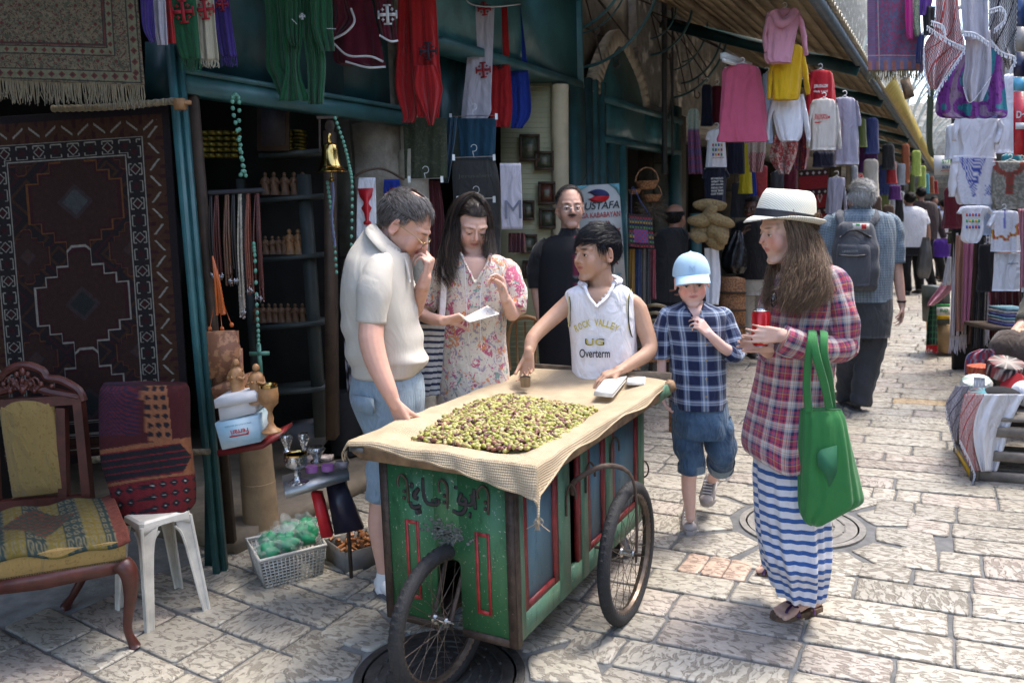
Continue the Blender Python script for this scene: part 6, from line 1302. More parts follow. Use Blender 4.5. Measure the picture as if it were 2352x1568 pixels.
for i in range(4):
 m=MB();a,b=tp[i]+[0,0,-.02],ft[i];t1,t2=nrm(tp[(i+1)%4]-tp[i]),nrm(tp[i-1]-tp[i])
 for tt,w1,w2 in((t1,.035,.022),(t2,.035,.022)):
  prism(m,[a,a+tt*w1*1.9,a+tt*w1-[0,0,.1],b+tt*w2,b],np.cross(tt,UP)*.005)
 for tt,w1,w2 in((t1,.035,.022),(t2,.035,.022)):tube(m,spl([a+tt*w1*1.9-[0,0,.03],a+tt*w1-[0,0,.1],b+tt*w2+[0,0,.004]],10),.0055,6)
 tube(m,[b+[0,0,.006]+t1*w2,b+[0,0,.006],b+[0,0,.006]+t2*w2],.0055,6);tube(m,[a,b+[0,0,.005]],.007,8);mk('leg',m,PLA,sl_,smooth=30)
kr=dep((tp[2]+tp[3])/2)-.03
def foldrug(x,y,k,v):
 c=np.tile([.05,.008,.01],(len(v),1));X_=x-(y-880)*.11-232;tan=np.array([.22,.085,.04]);dk=np.array([.012,.010,.014])
 a=(X_>92)&(X_<150)&(y<1060);c[a]=tan;r_=(np.mod(X_-92,19)-9.5)**2+(np.mod(y,21)-10)**2;c[a&(r_<42)]=dk;c[(X_<82)&(y<1000)]=[.022,.012,.03];c[(X_<82)&(y<1000)&(np.mod(X_+y,9)<3)]=[.10,.012,.018]
 yy=y+X_*.14;b=(yy>1030)&(yy<1115);c[b]=tan;h=b&(yy>1040)&(yy<1108)&(X_<190-np.abs(yy-1074)*.7);c[h]=dk;c[h&(np.mod(yy,16)<3)]=[.13,.01,.015]
 d=yy>1116;c[d]=[.13,.01,.014];q=np.abs(np.mod(X_,26)-13)+np.abs(np.mod(yy-1116,30)-15);c[d&(q<11)]=dk;c[d&(q<3)]=[.3,.28,.25];return c
m=MB();silh(m,[(880,238,424,.04,0),(905,232,430,.07,0),(1000,236,432,.08,0),(1060,243,440,.085,0),(1120,262,446,.09,-.01),(1180,276,446,.09,-.02),(1192,282,442,.08,-.02)],kr,130,200,disp=lambda a,L:.003*np.sin(a*5+L*8),p=3.2);colour(m,foldrug)
v=m.v[0];x,y,kk=pxof(v);m.v[0]=v+UP*(np.clip((y-1090)/90,0,1)*(x-282)/160*.045)[:,None]
tag(mk('folded_rug',m,vmat('rug_pile'),None,smooth=180),'folded dark red patterned rug standing on the white plastic stool','rug')
dr=thing('folding_door','tall narrow teal metal folding door beside the dark rug','door',GZ(508,1318))
g_=GZ(508,1318)
for i,(x,w_,dd)in enumerate(((500,.030,0),(516,.022,.03))):
 b=GZ(x,1318-i*6);m=MB();bar(m,b,b+[0,0,2.36-.04*i],.014,w_/2+.004,up=F0);mk('stile',m,TEAL,dr,smooth=0);m=MB();bar(m,b-F0*.016+R0*.004+[0,0,.02],b-F0*.016+R0*.004+[0,0,2.3],.003,.004,up=F0);mk('stile_ridge',m,TEAL,dr,smooth=0)
m=MB();fbox(m,333,399,96,240,3.62,.02);fbox(m,470,500,1050,1310,3.60,.015);mk('door_leaf',m,TEALD,dr,smooth=0)
m=MB();bar(m,GZ(535,1290)+[0,0,.1],GZ(535,1290)+[0,0,2.3],.02,.02,up=F0);tag(mk('wooden_pole',m,WOODD,None,smooth=0),'dark wooden pole just inside the teal folding door','pole')
hd=thing('shop_header','dark teal metal header over the souvenir shop opening','shop header',(XF,3.3,2.2))
m=MB();box(m,XF-.05,XF+.05,2.5,4.25,2.14,2.22);box(m,XF-.05,XF+.07,2.5,4.25,2.221,2.24);mk('beam',m,TEAL,hd,smooth=0)
m=MB();box(m,XF-.05,XF,2.5,3.6,2.241,3.0);box(m,XF-.05,XF,3.61,4.02,2.241,3.0);box(m,XF-.049,XF-.003,3.6,3.61,2.241,3.0);mk('panel',m,TEALD,hd,smooth=0)
m=MB();P=[[XF+.02,4.2,.0],[XF+.02,4.2,3.0]];tube(m,P,.075,18);tube(m,[[XF+.02,4.2,1.62],[XF+.02,4.2,2.0]],.088,18);tag(mk('stone_column',m,STONE,None,smooth=40),'slim weathered stone column between the souvenir shop and the next','column')
def stole(lab,q,mt,crosses=(),fr=None,dk=0,amp=.008,cat='stole',X=-2.75):
 k=kX(sum(p[1]+p[2]for p in q)/len(q)/2,q[len(q)//2][0],X)+dk;o=drape('stole',lab,cat,q,k,mt,None,amp,1.6,30,30,seed=q[0][1]%7,group='liturgical stoles and scarves over the shop')
 for x,y,s,c in crosses:cross(o,x,y,s,k-amp-.006,c,.05)
 if fr:fringe(o,q[-1][1],q[-1][0],q[-1][2],q[-1][0],fr,k,mt,30)
 return o
PURP=cloth('purple_silk',(.045,.025,.16));REDS=cloth('red_silk',(.36,.012,.014));GRNS=cloth('green_silk',(.012,.085,.035));CRMS=cloth('cream_silk',(.47,.42,.31));GRYW=cloth('grey_white_silk',(.48,.45,.50));BLUS=cloth('blue_silk',(.012,.035,.26));MARS=cloth('maroon_velvet',(.10,.006,.018),.5,fold=6)
stole('plain purple stole, leftmost of the row above the folding door',[(-20,322,350),(60,328,355),(98,345,358)],PURP,dk=-.02)
stole('plain white stole between the first purple and a red one',[(-20,350,378),(50,353,382),(104,362,385)],GRYW,dk=.0);stole('narrow red stole edge showing beside the plain white stole',[(-20,376,392),(60,382,400),(100,385,404)],REDS,dk=.04)
stole('dark green stole with a red embroidered cross',[(-20,388,448),(60,394,455),(135,416,461)],GRNS,((420,27,50,CRED),),.05,.03);stole('cream fringed stole with a red embroidered cross',[(-20,448,490),(60,454,495),(138,459,503)],CRMS,((470,22,44,CRED),(470,-20,20,CRED)),.03)
stole('purple fringed stole with a small red cross, at the right end of its row',[(-20,488,524),(60,495,534),(130,508,544)],PURP,((510,10,28,CRED),),.04,.05)
g_=thing('green_shawls','bunch of dark green shawls hanging in folds above the brass bell','shawl',V(690,235,3.95),'liturgical stoles and scarves over the shop')
for i,(q,d_)in enumerate((([(-20,606,640),(60,612,650),(150,612,660),(180,625,680),(228,645,672)],0),([(-20,640,700),(80,648,695),(160,655,688),(232,640,712)],-.03),([(-20,690,730),(80,695,740),(150,705,748),(240,708,742)],-.01),([(-20,712,762),(60,716,764),(108,730,768),(118,732,768)],-.06),([(-20,655,690),(70,658,690),(105,668,687)],-.08))):
 drape('shawl_fold',None,None,q,3.98+d_,GRNS,None,.018,1.6+i*.4,40,34,par=g_,seed=i*2+1)
cross(g_,694,38,14,3.86,CWHT)
m=MB();tube(m,[V(670,44,3.86),V(682,56,3.86)],.0015,5);tube(m,[V(750,66,3.88),V(772,67,3.88)],.0015,5);mk('white_stitch',m,CWHT,g_)
mv=thing('maroon_vestment','maroon velvet vestment with white braid hanging beside the green shawls','vestment',V(840,150,4.35),'liturgical stoles and scarves over the shop')
for q,d_,ed in(([(-20,760,850),(40,768,862),(100,765,875),(140,768,882),(152,800,886)],0,1),([(-20,760,792),(20,766,806),(50,764,812),(88,762,770)],-.05,0),([(-20,858,895),(40,866,906),(92,878,914)],-.03,1)):
 drape('velvet_fold',None,None,q,4.4+d_,MARS,None,.025,1.3,40,34,par=mv,seed=2);m=MB();a=q[-1];k_=4.37+d_
 if ed:tube(m,spl([V(a[1]-6,a[0]-10,k_),V((a[1]+a[2])/2,a[0]+3,k_-.015),V(a[2],a[0]+2,k_)],16),.006,6)
 else:tube(m,spl([V(806,20,k_-.02),V(814,50,k_-.03),V(795,74,k_-.02),V(766,90,k_)],16),.006,6)
 mk('white_braid',m,CWHT,mv,smooth=180)
m=MB();tube(m,spl([V(766,100,4.33),V(800,128,4.33),V(850,130,4.33),V(880,142,4.33)],16),.006,6);mk('white_braid',m,CWHT,mv,smooth=180);cross(mv,890,34,44,4.3,CWHT)
rd=thing('red_shawls','bunch of bright red shawls with a black cross hanging in front of the column','shawl',V(965,285,4.75),'liturgical stoles and scarves over the shop')
for q,d_ in(([(-20,915,960),(100,912,955),(200,908,960),(262,925,958),(282,924,950)],0),([(-20,940,1000),(120,945,1008),(205,950,1014),(270,960,1008)],-.03),([(150,955,1000),(200,950,1016),(250,970,1006),(288,985,995)],-.06)):drape('shawl_fold',None,None,q,4.75+d_,REDS,None,.02,1.8,40,34,par=rd,seed=3)
cross(rd,983,118,40,4.66,CBLK)
stole('grey-white stole with two red crosses hanging on a wire hook',[(13,1080,1136),(120,1074,1132),(220,1064,1128),(262,1060,1126),(288,1060,1100)],GRYW,((1112,20,30,CRED),(1110,161,34,CRED)),None,.0);stole('red stole with a black cross beside the grey-white one',[(14,1124,1165),(120,1128,1170),(220,1128,1176),(258,1126,1176),(292,1128,1170)],REDS,((1148,142,30,CBLK),),None,.03)
stole('royal blue stole at the right end of the hanging stoles',[(12,1162,1195),(120,1170,1208),(250,1176,1220),(295,1174,1200)],BLUS,((1182,126,30,CWHT),),None,.06)
m=MB();tube(m,spl([V(1068,-20,5.3),V(1078,8,5.3),V(1130,16,5.35),V(1196,10,5.4)],14),.006,6);tag(mk('wire_hanger',m,STEEL,None,smooth=180),'wire hook carrying the grey-white, red and blue stoles','hanger')
OLW=mat('olive_wood',(.40,.20,.08),.5,var=.4,vs=25,bump=.2);OLD_=mat('dark_olive_wood',(.17,.085,.04),.6,var=.4,vs=20)
sh=thing('display_shelf','dark shelf unit full of olive-wood figures inside the souvenir shop','shelf',V(680,1040,4.7));SHM=mat('shelf_board',(.045,.055,.05),.6)
for y in(352,455,592,748,900):
 m=MB();a,b=V(595,y+6,4.55),V(742,y-6,4.55);obox(m,(a+b)/2+F0*.12,(b-a)/2,F0*.13,UP*.012);mk('shelf_board',m,SHM,sh,smooth=0)
m=MB();a=V(738,1000,4.62);bar(m,a,a+[0,0,1.5],.03,.04,up=F0);a=V(600,1000,4.7);bar(m,a,a+[0,0,1.5],.02,.03,up=F0);mk('upright',m,SHM,sh,smooth=0)
def figurine(x,y,hpx,k,mt,lab,R,group='carved olive-wood figures',base=True):
 c=V(x,y,k);s=hpx*KS(x,y,k)/FPX;m=MB();lathe(m,c,[(.24*s,0),(.25*s,.05*s),(.16*s,.2*s),(.17*s,.4*s),(.19*s,.62*s),(.14*s,.74*s),(.06*s,.80*s)],14,wob=.12);ell(m,c+[0,0,.89*s],(.09*s,.09*s,.11*s),10,8)
 for q in(-1,1):tube(m,spl([c+R0*q*.15*s+UP*.68*s,c+R0*q*.2*s-F0*.08*s+UP*.5*s,c+R0*q*.05*s-F0*.2*s+UP*(.55+.1*R.random())*s],7),.04*s,6)
 o=mk('wooden_figurine',m,mt,None,smooth=180);return tag(o,lab,'figurine',group)
R_=random.Random(9)
for row,(y,xs,hh)in enumerate(((450,(612,632,656,678,698),52),(586,(668,688),58),(586,(612,628,642,655),42),(742,(592,606,620,634,648,664,680,697,712),44))):
 for nx,x in enumerate(xs):figurine(x,y-2,hh,4.62,OLD_ if row!=1 else OLW,('first','second','third','fourth','fifth','sixth','seventh','eighth','ninth')[nx]+' from the left, '+('dark carved figurine on the souvenir shop\'s upper shelf','pale carved angel on the middle shelf','dark carved figurine on the middle shelf','small dark carved figurine on the packed lower shelf')[row],R_)
m=MB()
for i in range(6):
 for j in range(2):a=V(664+j*25+(i%2)*2,302+i*8,4.9);obox(m,a,R0*.026,F0*.05,UP*.007)
for i in range(5):
 for j in range(5):a=V(474+j*17,306+i*13,5.0);obox(m,a,R0*.019,F0*.04,UP*.012)
tag(mk('gilded_boxes',m,mat('gilt',(.35,.27,.05),.35,.6,var=.6,vs=12),None,smooth=0),'stacked gilded boxes glinting at the back of the souvenir shop','boxes')
m=MB();fbox(m,590,664,215,346,4.5,.02);f_=tag(mk('framed_picture',m,WOODD,None,smooth=0),'dark framed picture hanging high inside the souvenir shop','picture');m=MB();fbox(m,600,655,226,334,4.485,.01);mk('picture',m,mat('dark_canvas',(.05,.04,.045),.6,var=.6,vs=10),f_,smooth=0)
bc=V(761,396,4.0);bell=thing('brass_bell','polished brass bell hanging from a bracket at the souvenir shop','bell',bc);BRS=mat('polished_brass',(.55,.36,.12),.18,1,var=.15,vs=10,bump=0)
m=MB();S_=.082/.1;lathe(m,bc,[(.088*S_,0),(.09*S_,.004),(.075*S_,.016),(.062*S_,.035),(.052*S_,.065),(.047*S_,.10),(.045*S_,.125),(.036*S_,.135),(.012*S_,.142),(.009,.16),(.012,.175),(.006,.185)],40);lathe(m,bc,[(.070*S_,.022),(.072*S_,.025),(.068*S_,.028)],40);mk('bell_body',m,BRS,bell,smooth=50)
m=MB();tube(m,[bc+[0,0,-.03],bc+[0,0,.05]],.006,8);ell(m,bc+[0,0,-.035],.012,10,8);mk('clapper',m,BRS,bell,smooth=60);mk('bell_hook',m,BRS,bell,smooth=60);m=MB();a=V(735,350,4.06);bar(m,a,V(734,268,4.06),.004,.005,up=F0);obox(m,V(752,270,4.01),R0*.05,F0*.008,UP*.006);ell(m,V(757,290,4.0),(.03,.006,.03),20,12);mk('bracket',m,RUST,bell,smooth=40)
m=MB();tube(m,spl([V(763,412,4.0),V(766,450,4.0),V(762,500,4.0),V(770,565,4.0)],14),.006,6);mk('bell_cord',m,cloth('blue_grey_cord',(.12,.13,.22)),bell,smooth=180)
def beads(lab,pts,k,sp,r,mt,cat='bead string',grp=None,loc=None,cr=None):
 P=[V(x,y,k)for x,y in pts];L=sum(np.linalg.norm(P[i+1]-P[i])for i in range(len(P)-1));n=max(3,int(L/sp));Q=spl(P,n);m=MB()
 for i in range(n-1):M=np.array(Vector(Q[i+1]-Q[i]).to_track_quat('Z','Y').to_matrix());ell(m,Q[i],(r,r,sp*.43),8,6,M)
 o=tag(mk('bead_string',m,mt,None,smooth=180),lab,cat,grp)
 if cr:
  m=MB();x,y,h_=cr;s=h_*KS(x,y,k)/FPX;c=V(x,y,k);obox(m,c-UP*s*.5,R0*.009,F0*.004,UP*s*.5);obox(m,c-UP*s*.25,R0*s*.26,F0*.004,UP*.009);mk('cross_pendant',m,mt,o,smooth=0)
 return o
TQ=mat('jade_beads',(.10,.27,.19),.4,var=.2,vs=20,bump=0)
beads('large jade-green bead loop hanging left of the framed picture',[(541,218),(534,226),(536,260),(545,300),(552,350),(558,390),(548,408)],3.62,.024,.0098,TQ);beads('second strand of the large jade-green bead loop',[(541,218),(549,232),(549,290),(553,340),(560,385),(566,412)],3.64,.024,.0095,TQ)
beads('jade-green bead rosary ending in a big green cross',[(583,560),(586,600),(590,700),(593,760),(594,800)],3.6,.026,.0085,TQ,'rosary',cr=(594,790,88));beads('long jade-green bead string hanging to the right of the brass bell',[(770,272),(790,330),(802,380),(808,420),(808,500),(806,600)],3.95,.024,.0085,TQ);beads('jade-green bead string hanging below the brass bell',[(752,420),(760,480),(768,560),(774,640)],4.02,.026,.0085,TQ)
BEAD={'dark red':(.09,.02,.015),'brown':(.14,.06,.03),'ivory':(.42,.36,.28),'rust red':(.22,.06,.03),'black':(.02,.015,.015)}
rack=thing('rosary_rack','black rail from which bundles of rosaries hang in the souvenir shop','rack',V(545,440,3.62));m=MB();tube(m,[V(480,443,3.62),V(606,437,3.62)],.012,10);mk('rail',m,BLACK,rack)
for i,(nm,x,yb,w_)in enumerate((('dark red',498,640,14),('brown',521,655,14),('black',536,650,8),('ivory',551,725,10),('rust red',570,672,16),('dark red',590,690,20),('black',484,640,12))):
 m=MB();rr=random.Random(i)
 for s_ in range(9 if w_>9 else 5):
  x_=x+(rr.random()-.5)*w_;L_=(yb-445)*(.85+.2*rr.random());P=spl([V(x_*.4+x*.6,442,3.62+rr.random()*.02),V(x_,442+L_*.5,3.6+rr.random()*.04),V(x_+6,442+L_,3.6+rr.random()*.04)],60);tube(m,P,[.0030+.0022*(j%2)for j in range(60)],5)
 o=mk('rosary_bundle',m,mat('beads_'+nm.replace(' ','_'),BEAD[nm],.4,var=.4,vs=60,bump=0),None,smooth=180);tag(o,nm+' rosary bundle hanging from the black rail, '+('at its left end' if i==6 else 'near the cross' if i==5 else 'beside the others'),'rosaries','rosary bundles on the rail')
 m=MB()
 for j in range(4):c=V(x+(rr.random()-.5)*w_+6,yb-2-8*rr.random(),3.59);obox(m,c,R0*.008,F0*.001,UP*.0015);obox(m,c-UP*.002,R0*.0015,F0*.001,UP*.013)
 mk('silver_crosses',m,STEEL,o,smooth=0)
m=MB();rr=random.Random(3)
for s_ in range(16):x_=492+rr.random()*26;tube(m,spl([V(488,588,3.5),V((488+x_)/2,640,3.48+rr.random()*.03),V(x_,716+rr.random()*8,3.48+rr.random()*.04)],40),[.0032+.002*(j%2)for j in range(40)],5)
for x,y in((482,755),(510,755),(532,746)):ell(m,V(x,y,3.5),(.011,.008,.011),9,7);tube(m,[V(x,y,3.5),V(500+(x-500)*.5,705,3.5)],.0015,4)
tag(mk('orange_rosaries',m,mat('orange_beads',(.50,.11,.02),.4,var=.3,bump=0),None,smooth=180),'bright orange bead strands hanging beside the teal folding door','rosaries')
def bx(name,q,k,th,mt,lab,cat,par=None):
 m=MB();prism(m,[V(x,y,k)for x,y in q],F0*th);o=mk(name,m,mt,par,smooth=0);return tag(o,lab,cat)if lab else o
ns=thing('nativity_stable','olive-wood nativity stable model standing on the white foam box','model',V(510,910,3.5));OW2=mat('patched_olive_wood',(.36,.17,.08),.6,col2=(.22,.09,.045),vs=30,cut=(.45,.5))
bx('roof',[(474,762),(535,760),(548,800),(552,852),(482,870)],3.44,.03,OW2,None,None,ns);bx('base',[(484,890),(555,868),(558,905),(492,922)],3.44,.16,OW2,None,None,ns);bx('back_wall',[(476,765),(545,760),(556,905),(490,915)],3.56,.02,OW2,None,None,ns)
m=MB()
for i in range(4):a,b=V(497+i*8,905-i*9,3.46+.02*i),V(540+i*3,890-i*8,3.46+.02*i);obox(m,(a+b)/2,(b-a)/2,F0*.015,UP*.008)
bar(m,V(552,800,3.45),V(556,900,3.45),.008,.008,up=F0);mk('steps_and_post',m,OW2,ns,smooth=0)
R_=random.Random(4)
figurine(548,912,90,3.40,OLW,'standing olive-wood figure between the stable model and the chalice',R_);figurine(594,925,92,3.36,OLW,'hooded olive-wood figure behind the wooden chalice',R_);figurine(572,908,34,3.44,OLW,'small kneeling olive-wood figure beside the stable model',R_);figurine(586,990,90,3.5,OLW,'olive-wood figure behind the chalice stem',R_)
FOAM=mat('white_foam',(.62,.60,.60),.9,var=.08,bump=.5,bs=300)
fb=thing('foam_box','white foam box with a rounded lid on top of the blue carton','box',V(540,970,3.35));bx('box_body',[(500,925),(586,908),(586,948),(505,968)],3.33,.16,FOAM,None,None,fb);bx('lid',[(491,918),(502,912),(580,898),(589,905),(588,922),(494,938)],3.31,.19,FOAM,None,None,fb)
cb_=thing('blue_carton','pale blue printed carton with upside-down red lettering under the foam box','box',V(548,1030,3.35));bx('carton',[(493,972),(592,954),(599,1014),(510,1033)],3.32,.17,mat('sky_print',(.28,.47,.58),.6,col2=(.55,.62,.64),vs=7),None,None,cb_)
Ru,Uu=V(592,954,3.32)-V(493,972,3.32),V(493,972,3.32)-V(510,1033,3.32)
text('lettering','Ferrari',V(569,981,3.315),-Ru,-Uu,.024,mat('red_ink',(.5,.03,.03),.7,bump=0),cb_,.075,font_bold=.02);text('lettering','SEMILAVORATI PER GELATERIA',V(577,968,3.315),-Ru,-Uu,.006,mat('blue_ink',(.05,.1,.2),.7,bump=0),cb_,.115)
bx('lettering',[(527,1002),(571,994),(571,997),(527,1005)],3.316,.001,MATS['red_ink'],None,None,cb_)
bx('display_table',[(498,1036),(600,1018),(640,998),(642,1006),(604,1030),(500,1048)],3.42,.22,MAR,'narrow dark red table top carrying the cartons and chalice','table')
pc=GZ(603,1235);m=MB();tube(m,[pc,pc+[0,0,.30],pc+[0,0,.302],pc+[0,0,.64]],[.088,.085,.083,.078],26);tag(mk('stone_column',m,mat('honey_stone',(.36,.25,.14),.8,var=.4,vs=6,bump=.4,bs=40),None,smooth=40),'short honey-coloured stone column under the cartons and the wooden chalice','column')
def goblet(lab,x,y,hpx,wpx,k,mt,mt2,wob=0):
 c=V(x,y,k);s=KS(x,y,k)/FPX;H_,W_g=hpx*s,wpx*s/2;o=thing('goblet',lab,'goblet',c);m=MB()
 lathe(m,c,[(W_g*.95,0),(W_g*.98,.03*H_),(W_g*.5,.1*H_),(W_g*.25,.2*H_),(W_g*.32,.3*H_),(W_g*.2,.42*H_),(W_g*.35,.5*H_),(W_g*.85,.6*H_),(W_g*.95,.78*H_),(W_g*.9,.94*H_)],28,wob=wob);mk('body',m,mt,o,smooth=60)
 m=MB();lathe(m,c,[(W_g*.91,.94*H_),(W_g*.93,1.*H_),(W_g*.86,1.*H_),(W_g*.8,.9*H_),(W_g*.1,.8*H_)],28);mk('gilt_rim',m,mt2,o,smooth=60);return o
goblet('turned olive-wood chalice with a gilt rim on the stone column',624,992,112,46,3.34,OLW,BRS);SIL=mat('embossed_silver',(.55,.55,.56),.22,1,var=.2,bump=1,bs=45,bd=.01);goblet('silver embossed goblet on the metal tray stand',684,1110,72,56,3.12,SIL,BRS,.06)
for x,y,h_,w_ in((660,1040,44,30),(700,1045,52,26),(728,1060,36,40)):
 m=MB();c=V(x,y,3.3);s=KS(x,y,3.3)/FPX;lathe(m,c,[(w_*s*.4,0),(w_*s*.2,h_*s*.2),(w_*s*.3,h_*s*.5),(w_*s*.5,h_*s*.8),(w_*s*.42,h_*s)],18,wob=.1);tag(mk('silver_cup',m,SIL,None,smooth=60),'silver cup at the back of the tray, '+('left' if x<680 else 'middle' if x<710 else 'right')+' of the three','cup','silver cups on the tray')
sd_=thing('tray_stand','perforated metal tray stand holding small purple tins','stand',V(720,1130,3.15));m=MB();a,b,c_,d_=V(648,1092,3.2),V(790,1052,3.42),V(802,1086,3.2),V(655,1128,3.02);prism(m,[a,b,c_,d_],-UP*.03);mk('tray',m,mat('galvanised',(.35,.36,.36),.4,.8),sd_,smooth=0)
m=MB()
for q in(b,):bar(m,q*[1,1,0],q-UP*.03,.006,.006)
mk('stand_legs',m,RUST,sd_,smooth=0)
for i,(x,y)in enumerate(((716,1082),(753,1079))):m=MB();c=V(x,y,3.18+i*.02);lathe(m,c,[(.0,0),(.026,0),(.026,.022),(.0,.022)],20);tag(mk('round_tin',m,mat('mauve_tin',(.33,.12,.33),.4),None,smooth=40),'round mauve tin on the tray, '+('beside the goblet' if i==0 else 'farther from the goblet'),'tin','tins on the tray')
for q,wh in(((768,796,1064,1080,3.25,.05),'right end'),((700,760,1052,1062,3.38,.06),'back edge')):m=MB();fbox(m,*q);tag(mk('small_packet',m,mat('packet',(.3,.25,.25),.4,var=.5,vs=50),None,smooth=0),'clear packet of trinkets at the %s of the metal tray'%wh,'packet')
bx('red_case',[(714,1132),(736,1134),(762,1232),(738,1236)],3.2,.04,mat('bright_red',(.5,.012,.02),.5),'upright bright red case under the tray stand','case');bx('dark_board',[(748,1112),(790,1108),(834,1215),(768,1228)],3.26,.03,mat('navy_board',(.012,.012,.03),.4),'tilted dark navy board beside the red case','board')
cr_=thing('wooden_tray_box','grey wooden box of small olive-wood trinkets on the ground beside the basket','box',V(810,1310,3.3));g0,g1,g2,g3=GZ(795,1318),GZ(868,1298),GZ(845,1258),GZ(752,1285)
GW=mat('grey_plywood',(.15,.14,.13),.8);
for i,(p,q)in enumerate(((g0,g1),(g3,g0),(g2,g3),(g1,g2))):m=MB();obox(m,(p+q)/2+[0,0,.05],(q-p)/2,np.cross(nrm(q-p),UP)*.006,UP*.05);mk('side_board',m,GW,cr_,smooth=0)
m=MB();prism(m,[g0,g1,g2,g3],UP*.012);mk('base_board',m,GW,cr_,smooth=0);m=MB();R_=random.Random(6)
for i in range(70):c=g3+(g0-g3)*R_.random()*.8+(g2-g3)*R_.random()*.8+(g1-g0)*.08+[0,0,.05+.06*R_.random()];tube(m,[c,c+[R_.gauss(0,.02),R_.gauss(0,.02),R_.gauss(0,.012)]],.006+.004*R_.random(),6)
tag(mk('wooden_trinkets',m,mat('orange_wood',(.38,.15,.05),.5,var=.4,vs=30),None,smooth=60),'loose pile of orange olive-wood trinkets in the grey box','trinkets',None,'stuff')
BK=mat('white_plastic_basket',(.50,.48,.44),.45,var=.15);bk=thing('plastic_basket','white perforated plastic basket filled with green bagged wares by the shop door','basket',GZ(665,1335))
g=[GZ(612,1356),GZ(740,1322),GZ(720,1280),GZ(585,1310)];cc=np.mean(g,0);m=MB();tpz=.15
T_=[cc*[1,1,0]+(q-cc)*1.18+[0,0,tpz]for q in g]
for i in range(4):
 a,b,c_,d_=g[i],g[(i+1)%4],T_[(i+1)%4],T_[i];n=16 if i%2==0 else 10;th=nrm(np.cross(b-a,UP))*.002
 for j in range(n+1):t=j/n;bar(m,a+(b-a)*t,d_+(c_-d_)*t,.0022,.0022)
 for j in range(9):t=.12+.8*j/8.;bar(m,a+(d_-a)*t,b+(c_-b)*t,.0022,.0022)
mk('lattice',m,BK,bk,smooth=0);m=MB();tube(m,[T_[0],T_[1],T_[2],T_[3],T_[0]],.008,8);tube(m,[g[0],g[1],g[2],g[3],g[0]],.006,8);mk('rim',m,BK,bk,smooth=60);m=MB();prism(m,g,UP*.004);mk('base',m,BK,bk,smooth=0)
GP=mat('green_wares',(.015,.28,.12),.6,var=.35,vs=30);CF=bpy.data.materials.new('clear_film');CF.use_nodes=True;b_=CF.node_tree.nodes['Principled BSDF'];b_.inputs['Base Color'].default_value=(.85,.9,.88,1);b_.inputs['Roughness'].default_value=.08;b_.inputs['Alpha'].default_value=.14
setbump(CF.node_tree,b_,noise(CF.node_tree,35,3),.02,1)
for i,(u,v,s)in enumerate(((.2,.3,.055),(.45,.3,.06),(.75,.35,.06),(.3,.7,.055),(.6,.72,.065),(.85,.7,.05),(.5,.5,.06))):
 c=(T_[0]*(1-u)+T_[1]*u)*(1-v)+(T_[3]*(1-u)+T_[2]*u)*v+[0,0,.0+.02*(i%3)];m=MB();ell(m,c,(s,s*.8,s*.75),18,12);v_=m.v[0];m.v[0]=v_+(v_-c)*(.7*(vnoise(v_[:,0]*60+9,v_[:,2]*60+v_[:,1]*50+9,i)-.5))[:,None]
 o=tag(mk('bagged_ware',m,GP,None,smooth=180),'green ware in a clear bag, '+('front left','front middle','front right','back left','back middle','back right','centre')[i]+' of the white basket','bag','bagged green wares in the basket')
 m=MB();ell(m,c+[0,0,.006],(s*1.15,s*.95,s*.95),30,20);v_=m.v[0];m.v[0]=v_+(v_-c)*(.9*(vnoise(v_[:,0]*45+9,v_[:,2]*45+v_[:,1]*40+9,i+5)-.5))[:,None];mk('clear_film',m,CF,o,smooth=40)
m=MB();c=GZ(798,1045,.1);lathe(m,c,[(.06,0),(.10,.02),(.10,.30),(.07,.42)],20);colour(m,lambda x,y,k,v:np.where((np.mod(v[:,2:3]*22,1)<.4),(.12,.09,.07),(.02,.02,.022)));tag(mk('patterned_drum',m,vmat(),None,smooth=60),'dark patterned drum standing inside the shop behind the man','drum')
bx('cardboard_box',[(650,985),(735,975),(738,1030),(655,1040)],4.6,.2,mat('grey_card',(.12,.12,.125),.8),'grey box on the floor inside the souvenir shop','box')
bx('side_cabinet',[(742,300),(762,300),(770,1010),(748,1010)],4.4,.12,WOODD,'dark wooden side cabinet inside the souvenir shop','cabinet')
# second and third shops, awning, iron brackets
for nm,lab,q,k,mt in(('banner','white banner with a red goblet hanging beside the column',[(408,824,862),(470,820,864),(620,818,866)],4.45,WHITEC),('banner','blue banner with a red cross behind the man in the polo',[(412,882,918),(470,880,925),(600,880,930)],4.7,BLUS),('banner','white banner with a large grey letter M',[(375,1148,1196),(450,1150,1199),(527,1152,1200)],4.95,GRYW)):
 o=drape(nm,lab,'banner',q,k,mt,None,.004,1,20,20)
 if 'goblet' in lab:
  c=V(843,500,k-.015);m=MB();s=KS(843,500,k)/FPX;pr=[(0,17),(8,15),(9,10),(4,6),(6,-10),(12,-22),(6,-30),(6,-36),(14,-48),(16,-58),(18,-66),(0,-66)];L_=[c+R0*x*s-UP*y*s for x,y in pr]+[c-R0*x*s-UP*y*s for x,y in pr[::-1]];prism(m,L_,-F0*.002);mk('printed_goblet',m,MATS['bright_red'],o,smooth=0)
 if 'cross' in lab:cross(o,903,446,30,k-.012,CRED)
 if 'letter' in lab:text('lettering','M',V(1160,503,k-.012),R0,UP,.11,mat('grey_ink',(.16,.17,.22),.8,bump=0),o,.10)
m=MB();tube(m,spl([V(812,408,4.42),V(840,392,4.42),V(880,388,4.5),V(928,412,4.6)],16),.007,8);tag(mk('wooden_hanger',m,WOODD,None,smooth=180),'brown wooden hanger above the goblet banner','hanger')
